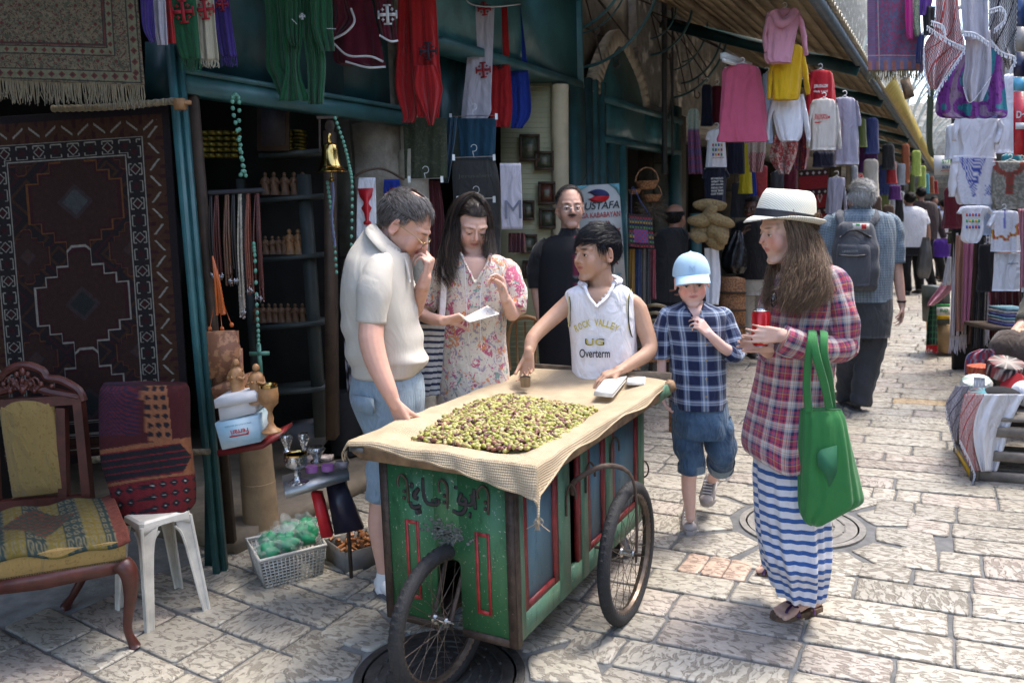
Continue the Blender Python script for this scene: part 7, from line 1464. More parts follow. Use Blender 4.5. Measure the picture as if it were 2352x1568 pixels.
def clip_hanger(x0,x1,y,k,lab):
 m=MB();tube(m,[V(x0,y,k),V(x1,y-3,k)],.003,6);xc=(x0+x1)/2;a=np.linspace(-.5,4.4,14);c=V(xc,y-22,k);tube(m,np.vstack([[V(xc,y,k)],c+R0*(.018*np.sin(a))[:,None]-UP*(.02*np.cos(a))[:,None]]),.002,5)
 for x in(x0,x1):obox(m,V(x,y,k),R0*.008,F0*.006,UP*.018)
 tag(mk('clip_hanger',m,STEEL,None,smooth=60),lab,'hanger')
clip_hanger(940,1015,412,4.85,'steel clip hanger above the dark red cloth behind the man');clip_hanger(1042,1135,362,5.0,'steel clip hanger holding the charcoal printed T-shirt');clip_hanger(1052,1135,458,4.7,'steel clip hanger just above the woman\'s head');clip_hanger(1035,1140,268,5.2,'steel clip hanger above the blue cloth')
OLV=printed('olive_brocade',(.035,.045,.025),[((.06,.065,.04),30,.55)]);DBL=cloth('petrol_blue',(.012,.05,.085));DGR=cloth('charcoal_tee',(.035,.036,.035),.3)
drape('brocade_cloth','dark olive brocade cloth hanging behind the red shawls','cloth',[(270,925,1025),(340,928,1027),(410,930,1028)],5.0,OLV,None,.01,2);drape('blue_cloth','petrol blue cloth hanging under the grey-white stole','cloth',[(272,1050,1140),(330,1055,1138),(370,1058,1136)],5.25,DBL,None,.012,2);drape('blue_scarf','crumpled blue-green scarf beside the olive brocade','scarf',[(270,1030,1050),(330,1026,1044),(420,1018,1030)],5.1,DBL,None,.02,2)
m=MB();silh(m,[(365,1040,1136,.02,0),(400,1038,1145,.03,0),(470,1042,1150,.03,0),(600,1050,1150,.03,0)],5.02,30,16);o=tag(mk('printed_tshirt',m,DGR,None,smooth=180),'charcoal T-shirt with faded lettering hanging behind the woman','T-shirt');text('lettering','Jerusalem',V(1052,412,4.985),R0,UP,.03,mat('faded_ink',(.07,.07,.06),.8,bump=0),o,.2)
drape('red_cloth','dark red cloth behind the man with the polo shirt','cloth',[(415,950,1010),(500,945,1020),(620,945,1020)],5.1,cloth('wine_cloth',(.06,.008,.012)));drape('wine_banner','small wine-red cloth beside the woman\'s shoulder','cloth',[(535,1168,1206),(580,1168,1208)],5.0,cloth('wine_cloth',(.06,.008,.012)))
SLAT=mat('ivory_slatwall',(.42,.40,.24),.6,var=.12,vs=2,bump=.0);kw=6.55
pw=thing('slat_wall','pale ivory slatted display wall of the second shop','wall',V(1230,870,kw));m=MB();fbox(m,1150,1268,170,880,kw,.05)
for i in range(60):fbox(m,1150,1268,175+i*11.7,177+i*11.7,kw-.003,.002)
mk('panel',m,SLAT,pw,smooth=0);m=MB();silh(m,[(195,1266,1306,.05,0),(320,1266,1306,.05,0),(325,1268,1306,.05,0),(880,1270,1310,.05,0)],kw-.02,16,20);mk('column_cover',m,mat('ivory_cover',(.50,.42,.27),.6,var=.15),pw,smooth=60)
for i,(x0_,x1_,y0_,y1_,inn,wh)in enumerate(((1193,1240,308,370,0,'topmost on the left'),(1228,1272,347,391,0,'second from the top, overlapping its neighbour'),(1236,1276,417,470,1,'reddish one beside the moustached man'),(1200,1228,460,506,0,'small one level with the man\'s eyes'),(1238,1278,478,525,0,'below the reddish frame'),(1194,1234,538,582,0,'at the height of his shoulder'),(1200,1228,598,640,1,'lowest, beside his arm'))):
 k=kw-.06;f_=thing('picture_frame','dark framed picture on the pale slat wall, '+wh,'picture frame',V((x0_+x1_)/2,y1_,k),'framed pictures on the slat wall');m=MB()
 w_=6;fbox(m,x0_,x1_,y0_,y0_+w_,k,.03);fbox(m,x0_,x1_,y1_-w_,y1_,k,.03);fbox(m,x0_,x0_+w_,y0_+w_,y1_-w_,k,.03);fbox(m,x1_-w_,x1_,y0_+w_,y1_-w_,k,.03);mk('frame',m,WOODD,f_,smooth=0)
 m=MB();fbox(m,x0_+w_,x1_-w_,y0_+w_,y1_-w_,k+.015,.01);mk('picture',m,mat('icon_red' if inn else 'icon_green',(.14,.05,.03)if inn else(.09,.10,.06),.4,var=.5,vs=25),f_,smooth=0)
 m=MB();a=(x0_+x1_)/2;b=(y0_+y1_)/2;fbox(m,a-6,a+6,b-8,b+8,k+.012,.002);mk('mount',m,mat('mount_grey',(.2,.19,.14),.7),f_,smooth=0)
wc=thing('bentwood_chair','honey-coloured bentwood chair between the woman and the moustached man','chair',V(1205,950,5.3));HW=mat('honey_wood',(.38,.19,.07),.45,var=.3);m=MB();tube(m,spl([V(1170,850,5.3),V(1166,780,5.3),V(1180,738,5.3),V(1215,728,5.3),V(1248,750,5.3),V(1262,800,5.3),V(1262,860,5.3)],30),.014,8);mk('back_bow',m,HW,wc,smooth=180)
for x in(1190,1210,1232):m=MB();tube(m,[V(x-4,738,5.3),V(x,860,5.3)],.008,6);mk('spindle',m,HW,wc,smooth=180)
m=MB();c=V(1212,862,5.1);lathe(m,[c[0],c[1],.44],[(.001,0),(.2,0),(.21,.02),(.19,.035),(.001,.035)],24);mk('seat',m,HW,wc)
for a in range(4):q=a*math.pi/2+.6;m=MB();tube(m,[[c[0]+.14*math.cos(q),c[1]+.14*math.sin(q),.44],[c[0]+.2*math.cos(q),c[1]+.2*math.sin(q),0]],.015,8);mk('leg',m,HW,wc,smooth=180)
drape('zebra_cloth','black and white patterned cloth hanging behind the man\'s back','cloth',[(560,815,840),(640,798,835),(760,790,830),(900,798,835)],3.75,None,lambda u,v:np.where((np.sin(v*60+u*9)>.2)[:,None],(.35,.33,.35),(.02,.02,.02)),.02,1)
tb=thing('sign_box','blank weathered teal sheet-metal sign box over the second shop','sign',(-2.8,5.8,2.6));p0,p1=PX(1209,153,-2.72),PX(1334,192,-2.72)
m=MB();box(m,XF-.1,-2.74,p0[1]-1.1,p1[1]-.02,p0[2]+.02,3.6);mk('sheet_panel',m,TEALS,tb,smooth=0);m=MB();box(m,XF-.1,-2.70,p0[1]-1.1,p1[1],p0[2]-.03,p0[2]+.019);box(m,XF-.1,-2.70,p1[1]-.019,p1[1]+.02,p0[2]-.03,3.6);mk('edge_rail',m,TEAL,tb,smooth=0)
m=MB()
for yy in(4.55,4.75,4.95):box(m,XF-.06,XF+.03,yy,yy+.17,1.95,2.6)
tag(mk('folded_shutter',m,TEALD,None,smooth=0),'folded dark teal shutter leaves behind the hanging stoles','shutter')
po=thing('folded_door','stack of folded teal door leaves left of the third shop','door',PX(1355,700,XF)*[1,1,0]);
for x,w_ in((1318,.10),(1352,.03),(1366,.03),(1382,.035)):
 q=PX(x,500,XF+.02);m=MB();box(m,XF-.05,XF+.05,q[1],q[1]+w_*2.2,0.02,2.7 if x<1320 else 2.78);mk('door_leaf',m,TEAL if x!=1352 else TEALD,po,smooth=0)
kS=6.35;sg=thing('hanging_sign','white and blue MUSTAFA sign board with a red and blue oval emblem','sign',V(1380,690,kS));ks=(kS,kS,kS,kS);c4=[(1317,428),(1422,421),(1438,662),(1330,690)]
m=MB();prism(m,[V(x,y,kS)for x,y in c4],F0*.02);mk('board',m,mat('pale_board',(.50,.49,.45),.6,var=.1),sg,smooth=0)
m=MB();prism(m,[V(x,y,kS-.004)for x,y in((1317,428),(1355,425),(1335,436),(1322,458))],F0*.003);prism(m,[V(x,y,kS-.004)for x,y in((1398,423),(1422,421),(1424,450),(1414,434))],F0*.003);mk('blue_corners',m,mat('aqua_print',(.14,.36,.42),.6,bump=0),sg,smooth=0)
for nm,mt_,up_ in(('blue_half',mat('navy_print',(.03,.035,.12),.6,bump=0),1),('red_half',MATS['bright_red'],0)):
 a=np.linspace(0,math.pi,16);L_=[V(1352,450-.3 if not up_ else 450,kS-.006)];cx_,cy_=1374,450
 pts=[(cx_+26*math.cos(q),cy_-(1 if up_ else-1)*15.5*math.sin(q))for q in a if math.cos(q)>-.95];pts=[(1366,450)]+pts+[(1351,441 if up_ else 459)]
 m=MB();prism(m,[V(x,y,kS-.006)for x,y in pts],F0*.002);mk(nm,m,mt_,sg,smooth=0)
rt,up=V(1422,421,kS)-V(1317,428,kS),V(1317,428,kS)-V(1330,690,kS)
def st(s,x,y,w_,h_,mt,sh_=0):sc=KS(x,y,kS)/FPX;text('lettering',s,V(x,y,kS-.006),rt,up,h_*sc,mt,sg,w_*sc,.001,sh_,.02)
INK=mat('black_ink',(.03,.035,.04),.6,bump=0);RI=mat('brick_ink',(.40,.05,.05),.6,bump=0)
st('MUSTAFA',1325,484,98,17,INK,.2);st('MGA KABABAYAN',1326,503,99,12,RI);st('DITO NA',1353,521,50,11,RI);st('KAYO SA',1340,540,60,11,RI);st('BUHAY',1382,537,44,11,RI);st('MURANG',1340,562,80,13,INK);st('BAYAN',1380,585,48,12,RI);st('PARA',1375,610,46,12,RI);st('SALAMAT',1352,648,76,16,MATS['aqua_print'])
m=MB();tube(m,spl([V(1332,427,kS),V(1352,392,kS+.3),V(1372,360,kS+.5)],8),.003,5);tube(m,spl([V(1412,421,kS),V(1400,395,kS+.3),V(1380,362,kS+.5)],8),.003,5);mk('hanging_wires',m,RUST,sg)
s3=thing('metal_shopfront','teal metal shop front with a wide lintel panel and pointed arch above','shop front',(XF,8.5,0));def3=lambda y0,y1,z0,z1,mt,nm,d=.04:mk(nm,(lambda mm:(box(mm,XF-.05,XF+d,y0,y1,z0,z1),mm)[1])(MB()),mt,s3,smooth=0)
def3(7.3,8.44,2.30,2.60,TEALS,'lintel_panel');def3(8.46,9.66,2.30,2.60,TEALS,'lintel_panel');def3(7.28,9.70,2.60,2.66,TEAL,'top_rail',.08);def3(7.28,9.70,2.24,2.299,TEAL,'bottom_rail',.06)
def3(7.42,7.62,0,2.239,TEAL,'door_post',.06);def3(7.72,7.80,0,2.239,TEALS,'door_post',.08);def3(9.55,9.75,0,2.8,TEAL,'door_post',.05)
ay=[(7.25,2.67),(7.35,2.85),(7.55,3.05),(7.8,3.19),(8.05,3.10),(8.35,2.9),(8.5,2.67)];ap=spl([[XF+.005,a,b]for a,b in ay],24);m=MB();prism(m,ap,[-.05,0,0]);mk('arch_panel',m,TEALS,s3,smooth=0)
PST=mat('pale_arch_stone',(.52,.45,.34),.85,var=.3,vs=8,bump=.6);cA=np.array([XF,7.88,2.72])
for i in range(0,23):
 a,b=ap[i],ap[i+1];e=lambda q:cA+(q-cA)*1.28+[0,0,.02];m=MB();f_=lambda q,s:q*[0,1,1]+[XF+s,0,0];prism(m,[f_(a+(a-cA)*.02,.03),f_(b+(b-cA)*.02,.03),f_(e(b),.03),f_(e(a),.03)],[-.1,0,0]);
 if i%3==0:mm_=m
 else:mm_.v+=m.v;mm_.f+=[q+mm_.n for q in m.f];mm_.n+=m.n;mm_.uv+=m.uv;mm_.c+=m.c
 if i%3==2 or i==22:mk('arch_stone',mm_,PST,s3,smooth=0)
m=MB();tube(m,[[XF+.09,8.95,2.0],[XF+.09,8.95,4.2]],.03,10);tube(m,[[XF+.12,9.15,2.2],[XF+.12,9.15,4.2]],.014,8);tube(m,spl([[XF+.12,9.0,2.6],[XF+.13,9.1,2.9],[XF+.12,9.05,3.3]],8),.012,6);tag(mk('wall_pipes',m,mat('grey_pipe',(.06,.065,.065),.6),None,smooth=60),'dark pipes running up the stone wall beside the arch','pipes')
bpart('shop_back',XF-1.2,XF-1.1,6.9,9.7,0,2.7,mat('green_plaster',(.06,.08,.045),.8,var=.5,vs=3));bpart('step',XF-1.1,XF-.02,6.7,9.7,0,.12,WOODD)
def bracket(y,z0,xo,z1,lab):
 b=thing('iron_bracket',lab,'bracket',(XF,y,z0),'curved iron brackets on the left wall');c=np.array([XF,y,z1]);a=np.linspace(-math.pi/2,0,26);rx,rz=xo-XF,z1-z0
 for s in(1,.62):m=MB();tube(m,np.stack([XF+rx*s*np.cos(a),np.full(26,y),z1+rz*s*np.sin(a)],1),.014 if s==1 else .009,6,up=np.array([0,1.,0]));mk('hoop',m,TEAL,b,smooth=60)
 for q in(-.45,-.9,-1.3):m=MB();tube(m,[c,c+[rx*.98*math.cos(q),0,rz*.98*math.sin(q)]],.007,5);mk('spoke',m,RUST,b)
 m=MB();h=c+[rx*math.cos(-1.15),0,rz*math.sin(-1.15)];t=np.linspace(0,4.4,14);tube(m,np.vstack([[h,h-[0,0,.07]],h+np.stack([.03*(1-np.cos(t)),0*t,-.07-.035*np.sin(t)],1)]),.006,6);mk('hook',m,RUST,b,smooth=60)
bracket(6.87,2.86,-2.22,3.62,'curved teal iron bracket with spokes and hook in front of the pointed arch');bracket(6.55,3.10,-2.35,3.7,'upper curved iron bracket beside the teal sign box');bracket(9.5,2.89,-2.28,3.7,'large curved iron bracket left of the pink skirt');bracket(9.9,3.1,-2.45,3.75,'smaller curved iron bracket behind the large one');bracket(8.75,3.25,-2.5,3.7,'thin curved iron bracket at the dark pipes')
aw=thing('street_awning','long sloping corrugated awning with wooden boards over the left side of the street','awning',(-1.9,20,3));ZW,ZE,XE=3.85,3.03,-.9
m=MB();WB=mat('awning_boards',(.30,.22,.12),.7,col2=(.20,.14,.075),vs=3,cut=(.4,.6));nb=14
for y0_,y1_ in((5.4,13),(13.1,22),(22.1,44)):
 for i in range(nb):
  t0,t1=i/nb,(i+.93)/nb;a,b=XF+(XE-.03-XF)*t0,XF+(XE-.03-XF)*t1;za,zb_=ZW+(ZE-ZW)*t0,ZW+(ZE-ZW)*t1;m.add([[a,y0_,za],[b,y0_,zb_],[b,y1_,zb_],[a,y1_,za],[a,y0_,za+.02],[b,y0_,zb_+.02],[b,y1_,zb_+.02],[a,y1_,za+.02]],[[0,3,2,1],[4,5,6,7],[0,1,5,4],[1,2,6,5],[2,3,7,6],[3,0,4,7]])
mk('roof_boards',m,WB,aw,smooth=0);m=MB();ys=np.arange(5.4,44,.035);hh=.022*np.sin(ys/.14*2*math.pi);L0=np.stack([np.full(len(ys),XF),ys,ZW+.06+hh],1);L1=np.stack([np.full(len(ys),XE+.06),ys,ZE+.03+hh],1);m.add(np.vstack([L0,L1]),[[i,i+1,len(ys)+i+1,len(ys)+i]for i in range(len(ys)-1)]);mk('corrugated_sheet',m,mat('pale_sheet',(.50,.43,.30),.5),aw,smooth=0,solid=.004)
m=MB();bar(m,[XE,5.4,ZE-.03],[XE,44,ZE-.03],.03,.035);mk('eave_beam',m,mat('grey_beam',(.13,.15,.15),.5),aw,smooth=0)
for i,y in enumerate((9.14,12.2,15.8,19.5,24,30)):m=MB();bar(m,[XF,y,ZW-.19],[XE,y,ZE-.1],.03,.06);mk('rafter',m,TEALD,aw,smooth=0)
for i,x in enumerate((-2.3,-1.6)):z=ZW+(ZE-ZW)*(x-XF)/(XE-XF)-.06;m=MB();bar(m,[x,5.4,z],[x,44,z],.022,.03);mk('purlin',m,WB,aw,smooth=0)
m=MB()
for y0_,y1_ in((11.6,22.0),(22.1,44)):m.add([[XE+.07,y0_,ZE+.0],[XE+.07,y1_,ZE+.0],[XE+.17,y1_,ZE+.16],[XE+.17,y0_,ZE+.16]],[[0,1,2,3]])
mk('yellow_flap',m,mat('yellow_sheet',(.62,.45,.12),.5),aw,smooth=0,solid=.01)
na=thing('canvas_awning','dark canvas awning over the rug and souvenir shops','awning',(-2.5,1,3));m=MB();m.add([[XF,-3.4,3.35],[XF,5.35,3.35],[-1.95,5.35,3.0],[-1.95,-3.4,3.0]],[[0,1,2,3]]);mk('canvas',m,mat('dark_canvas2',(.05,.06,.05),.9),na,smooth=0,solid=.02)
IR=mat('pale_iron',(.42,.45,.42),.6)
for i,y in enumerate((13,15.5,18,20.5,23,26,29,32.5,36,40)):
 h=thing('roof_hoop',('nearest','second','third','fourth','fifth','sixth','seventh','eighth','ninth','farthest')[i]+' pale iron hoop arching over the street','hoop',(.5,y,3.2),'iron hoops over the street');a=np.linspace(0,math.pi,30);m=MB()
 for rr in(1.75,1.35):tube(m,np.stack([.45-rr*np.cos(a),np.full(30,y),3.25+rr*1.15*np.sin(a)],1),.028,6,up=np.array([0,1.,0]))
 for q in np.linspace(.3,2.8,9):d_=np.array([-math.cos(q),0,1.15*math.sin(q)]);tube(m,[np.array([.45,y,3.25])+d_*1.35,np.array([.45,y,3.25])+d_*1.75],.012,4)
 mk('hoop',m,IR,h,smooth=60)
WK=mat('wicker',(.36,.17,.07),.7,col2=(.16,.07,.03),vs=70,cut=(.45,.55),bump=1,bs=90,bd=.01)
def wbasket(x,y,r,k,lab,hd_=True):
 b=thing('wicker_basket',lab,'basket',V(x,y+r*.4,k),'wicker baskets at the third shop');s=KS(x,y,k)/FPX;c=V(x,y+r*.4,k);R=r*s;m=MB();lathe(m,c,[(R*.5,0),(R*.75,R*.1),(R,R*.7),(R*1.05,R*.75),(R*.93,R*.72),(R*.7,R*.2)],24,wob=.03);mk('bowl',m,WK,b,smooth=60)
 if hd_:a=np.linspace(0,math.pi,20);m=MB();tube(m,np.array([c+R0*R*math.cos(q)+UP*(R*.7+R*1.2*math.sin(q))for q in a]),R*.07,7);mk('handle',m,WK,b,smooth=180)
wbasket(1486,425,26,6.7,'wicker basket with a tall handle, upper one at the third shop');wbasket(1458,440,15,6.6,'small orange wicker basket left of the tall-handled one',False);wbasket(1497,455,22,6.75,'lower wicker basket hanging in the doorway')
m=MB();R_=random.Random(3);c=V(1498,480,6.8)
for i in range(160):d_=nrm([R_.gauss(0,1),R_.gauss(0,.6),R_.gauss(0,1)]);tube(m,[c+d_*.03,c+d_*(.10+.05*R_.random())],.003,4)
tag(mk('dried_bunch',m,mat('dry_straw',(.16,.12,.08),.9),None,smooth=0),'brown bunch of dried straw hanging under the baskets','straw bunch')
def ethn(u,v):q=np.floor(v*14);r_=np.array([[.05,.03,.03],[.3,.05,.06],[.04,.12,.14],[.35,.22,.06],[.03,.03,.08],[.1,.2,.08]]);c=r_[(q.astype(int)%6)];c=np.where((np.mod(u*9+q*.5,1)<.45)[...,None],c,c*.35);k_=(np.abs(u-.5)<.28)&(v>.45)&(v<.85);return np.where(k_[...,None],np.where(((np.floor(u*12)+np.floor(v*12))%2<1)[...,None],(.35,.05,.10),(.08,.08,.25)),c)
o=thing('embroidered_bag','colourful embroidered shoulder bag hanging beside the MUSTAFA sign','bag',V(1467,565,6.3));panel('bag_body',(1443,490),(1496,495),(1500,570),(1444,566),6.3,ethn,60,60,par=o,amp=.01,fr=1,th=.05);m=MB();tube(m,spl([V(1450,495,6.3),V(1452,430,6.3),V(1470,460,6.28),V(1494,498,6.3)],16),.012,6,flat=.3);mk('strap',m,cloth('blue_strap',(.02,.03,.12)),o,smooth=180)
for i,(x,c_)in enumerate(((1452,(.30,.16,.03)),(1466,(.03,.05,.12)),(1478,(.14,.12,.10)),(1488,(.05,.05,.05)),(1500,(.2,.03,.04)))):drape('fabric_strip','narrow hanging %s cloth strip under the embroidered bag'%('ochre','blue','beige','black','red')[i],'cloth strip',[(572,x-6,x+6),(650,x-7,x+6),(735-i*12,x-6,x+7)],6.4,cloth('strip%d'%i,c_),None,.02,1)
LF=mat('loofah',(.36,.25,.11),.9,col2=(.24,.16,.07),vs=60,bump=1,bs=90,bd=.02)
for i,(x,y,rx,ry,ang)in enumerate(((1632,472,40,14,.1),(1612,506,32,16,0),(1652,506,36,15,.35),(1612,530,26,15,-.2),(1648,532,30,20,.5),(1606,545,22,13,.3),(1640,556,26,15,.6),(1632,490,16,22,0),(1655,540,24,14,1.0))):
 k=6.6-.04*(i%3);s=KS(x,y,k)/FPX;M=np.array(Matrix.Rotation(0,3,'Z'));a_=R0*math.cos(ang)-UP*math.sin(ang);M=np.stack([a_,F0,np.cross(a_,F0)],1);m=MB();ell(m,V(x,y,k),(rx*s,ry*s*1.1,ry*s),20,14,M);v_=m.v[0];c=V(x,y,k);m.v[0]=v_+(v_-c)*(.3*(vnoise(v_[:,0]*25+9,v_[:,2]*25+9,i)-.5))[:,None]
 tag(mk('loofah',m,LF,None,smooth=180),'golden loofah sponge in the hanging bunch, '+('topmost','upper left','upper right','middle left','middle right','lowest left','lowest middle','upper middle','lower right')[i],'loofah','loofahs hanging in a bunch')
drape('white_cloth','pale cloth hanging below the loofahs','cloth',[(570,1618,1650),(640,1620,1655),(700,1622,1650)],6.8,WHITEC,None,.02,1);m=MB();fbox(m,1590,1612,490,760,6.95,.1);tag(mk('teal_locker',m,TEAL,None,smooth=0),'teal door edge behind the loofahs','door')
cha=thing('wicker_chair','woven cane armchair behind the vendor and the boy in the cap','chair',V(1520,900,5.9));m=MB()
for i in range(6):tube(m,spl([V(1462,712+i*18,5.9),V(1505,700+i*18,5.7),V(1545,712+i*18,5.9)],12),.014,6)
mk('back_canes',m,mat('cane',(.25,.19,.10),.6,var=.4),cha,smooth=180);m=MB();fbox(m,1462,1545,820,832,5.7,.4);mk('seat',m,WK,cha,smooth=0)
for x in(1465,1542):
 for d_ in(0,.4):m=MB();a=V(x,825,5.7+d_);bar(m,a,a*[1,1,0],.015,.015,up=F0);mk('leg',m,WK,cha,smooth=0)
ba=thing('storage_chest','stacked brown wicker trunks beneath the black plastic bag','trunk',V(1690,790,7.6));m=MB();fbox(m,1660,1712,640,790,7.6,.4);mk('trunk_body',m,WK,ba,smooth=0)
for y in(670,710,750):m=MB();fbox(m,1658,1714,y,y+5,7.58,.42);mk('trunk_band',m,WOODD,ba,smooth=0)
# garments and the right-hand stalls
def gar(lab,cat,rows,k,mt,slv=(),group=None,d=.035,name=None,hang=True,fold=.02,colf=None,n=56):
 m=MB();silh(m,[(y,a,b,d if i else d*.6,0)for i,(y,a,b)in enumerate(rows)],k,n,max(16,n//2),(True,True),foldfn(fold,7,5,rows[0][1]%5,.3),p=2.6)
 if colf is not None:colour(m,colf);mt=mt or vmat('knit_colour')
 o=mk(name or cat.replace(' ','_').replace('-','_').lower(),m,mt,None,smooth=180);tag(o,lab,cat,group)
 for s in slv:mm=MB();sleeve(mm,[(x,y,r,0)for x,y,r in s],k,14,14,.005,flat=.55);mk('sleeve',mm,mt if colf is None else MATS['white_cotton'],o,smooth=180)
 if hang:x=(rows[0][1]+rows[0][2])/2;y=rows[0][0];mm=MB();a=np.linspace(-.4,4.2,12);c=V(x,y-10,k);s_=KS(x,y,k)/FPX;tube(mm,np.vstack([[V(rows[1][1],rows[1][0]-2,k),V(x,y-4,k)],c+R0*(s_*5*np.sin(a))[:,None]-UP*(s_*5*np.cos(a))[:,None]]),.0035,5);tube(mm,[V(x,y-4,k),V(rows[1][2],rows[1][0]-2,k)],.0035,5);mk('hanger',mm,WHT,o,smooth=60)
 return o
def pr(o,s,x,y,w_,h_,k,mt):sc=KS(x,y,k)/FPX;return text('print',s,V(x,y,k),R0,UP,h_*sc,mt,o,w_*sc,.001,font_bold=.03)
PINKC=cloth('rose_cotton',(.55,.10,.17),.2,fold=7);PK2=cloth('baby_pink',(.66,.30,.38));YEL=cloth('yellow_cotton',(.68,.40,.01));REDC=cloth('red_cotton',(.50,.015,.025));CRC=cloth('cream_cotton',(.60,.55,.49));GRC=cloth('grey_cotton',(.34,.33,.40));NVC=cloth('navy_cotton',(.012,.015,.035));LG='garments hanging under the left awning'
o=gar('long rose-pink skirt with a ruffled hem hanging from a white rail','skirt',[(148,1690,1720),(158,1664,1742),(200,1660,1748),(260,1655,1755),(300,1652,1757),(318,1648,1760),(326,1650,1758)],6.2,PINKC,group=LG,fold=.034)
m=MB();bar(m,V(1660,128,6.1),V(1722,152,6.5),.02,.02);bar(m,V(1662,138,6.0),V(1715,158,6.4),.012,.012);tag(mk('clothes_rail',m,WHT,None,smooth=0),'white painted rail above the rose-pink skirt','rail')
o=gar('baby-pink hooded sweatshirt at the top of the hanging sweatshirts','sweatshirt',[(22,1775,1830),(34,1762,1838),(80,1760,1826),(130,1758,1815),(145,1766,1812)],6.0,PK2,[[(1832,32,10),(1842,60,10),(1848,100,9),(1852,128,7)],[(1766,40,10),(1757,80,9),(1760,120,8)]],LG,.05)
m=MB();tube(m,spl([V(1778,28,5.93),V(1790,52,5.9),V(1806,50,5.9),V(1826,26,5.93)],14),.03,10);mk('hood',m,PK2,o,smooth=180)
gar('yellow sweatshirt hanging below the baby-pink one','sweatshirt',[(104,1800,1835),(118,1776,1845),(170,1772,1840),(222,1776,1832),(230,1780,1828)],6.15,YEL,[[(1838,112,11),(1846,150,11),(1854,200,9),(1856,217,7)],[(1780,125,10),(1770,170,9),(1766,228,7)]],LG,.05)
gar('white hooded sweatshirt below the yellow one','sweatshirt',[(215,1790,1832),(228,1772,1840),(270,1778,1842),(310,1788,1838),(324,1796,1830)],6.3,WHITEC,[[(1838,218,12),(1846,255,11),(1855,300,9),(1857,325,7)],[(1776,235,10),(1764,280,9),(1762,322,8)]],LG,.05)
o=gar('red hooded sweatshirt with white lettering behind the cream one','sweatshirt',[(162,1870,1898),(172,1858,1912),(230,1856,1916),(320,1858,1915)],6.7,REDC,[[(1862,176,10),(1856,230,9),(1854,300,9)]],LG);pr(o,'JERUSALEM',1869,204,32,9,6.64,WHT);pr(o,'Holy Land',1869,214,32,6,6.64,WHT)
o=gar('cream hooded sweatshirt with red lettering on a wooden hanger','sweatshirt',[(228,1880,1905),(236,1866,1918),(290,1862,1922),(345,1862,1916)],6.4,CRC,[[(1918,238,9),(1925,290,8),(1929,342,7)],[(1866,240,8),(1858,290,7),(1856,340,7)]],LG,.045)
pr(o,'JERUSALEM',1870,276,36,9,6.33,MATS['red_ink']);pr(o,'Enjoy',1872,268,28,6,6.33,MATS['red_ink']);m=MB();prism(m,[V(x,y,6.34)for x,y in((1871,280),(1890,279),(1880,283),(1872,283))],F0*.001);mk('swoosh',m,MATS['red_ink'],o,smooth=0)
gar('long pale lilac-grey tunic hanging right of the cream sweatshirt','tunic',[(224,1925,1955),(235,1918,1965),(300,1922,1968),(378,1916,1970)],6.9,GRC,[[(1964,232,8),(1970,260,8),(1973,290,8)]],LG)
FLO=printed('red_floral',(.42,.36,.33),[((.30,.03,.04),30,.48),((.35,.10,.05),45,.6),((.5,.42,.38),40,.66)]);FL2=printed('plum_floral',(.10,.012,.03),[((.30,.05,.03),30,.55),((.05,.04,.16),36,.6),((.4,.32,.28),50,.68)])
drape('floral_dress','red and white floral dress below the white sweatshirt','dress',[(310,1780,1835),(360,1768,1828),(400,1790,1812)],6.6,FLO,None,.03,2,group=LG);drape('floral_dress','plum floral dress right of the red and white one','dress',[(300,1815,1855),(350,1810,1858),(390,1815,1852)],6.8,FL2,None,.03,2,group=LG);drape('floral_blouse','cream top with red floral hem left of the floral dresses','top',[(310,1716,1760),(350,1718,1758),(352,1718,1758),(396,1722,1750)],7.2,None,lambda u,v:np.where((v>.6)[:,None],np.where((np.sin(u*50)*np.sin(v*60)>0)[:,None],(.3,.05,.06),(.5,.4,.38)),(.45,.38,.32)),.02,2,group=LG)
drape('summer_dress','mint green and pink striped summer dress on a hook at the teal wall','dress',[(250,1586,1600),(262,1580,1606),(310,1580,1606),(318,1580,1608),(400,1582,1614)],7.3,None,lambda u,v:np.where((v<.42)[:,None],(.36,.42,.34),np.where((np.mod(v*16,1)<.5)[:,None],(.30,.08,.14),(.16,.10,.22))),.02,2,group=LG)
o=gar('white T-shirt with small coloured prints below the summer dress','T-shirt',[(298,1640,1652),(304,1628,1664),(330,1626,1664),(384,1622,1666)],6.9,WHITEC,[[(1630,304,8),(1623,322,7)],[(1662,304,8),(1668,322,7)]],LG)
for j in range(3):
 for i in range(4):m=MB();fbox(m,1636+i*6.5,1640+i*6.5,330+j*11,336+j*11,6.83,.002);mk('print',m,mat('print%d'%((i+j)%4),((.5,.05,.05),(.05,.3,.1),(.06,.1,.4),(.55,.4,.03))[(i+j)%4],.8,bump=0),o,smooth=0)
pr(o,'in Jerusalem',1637,365,26,4,6.83,MATS['red_ink'])
o=gar('navy T-shirt with lines of white lettering above the loofahs','T-shirt',[(384,1630,1655),(390,1618,1668),(440,1620,1664),(468,1622,1662)],7.0,NVC,[[(1622,392,8),(1616,410,8)],[(1666,392,8),(1672,408,8)]],LG)
for i,s in enumerate(('MY PARENTS','WENT TO','JERUSALEM','AND ALL I GOT','WAS THIS','LOUSY T-SHIRT')):pr(o,s,1633,413+i*7,28,4.5,6.94,WHT)
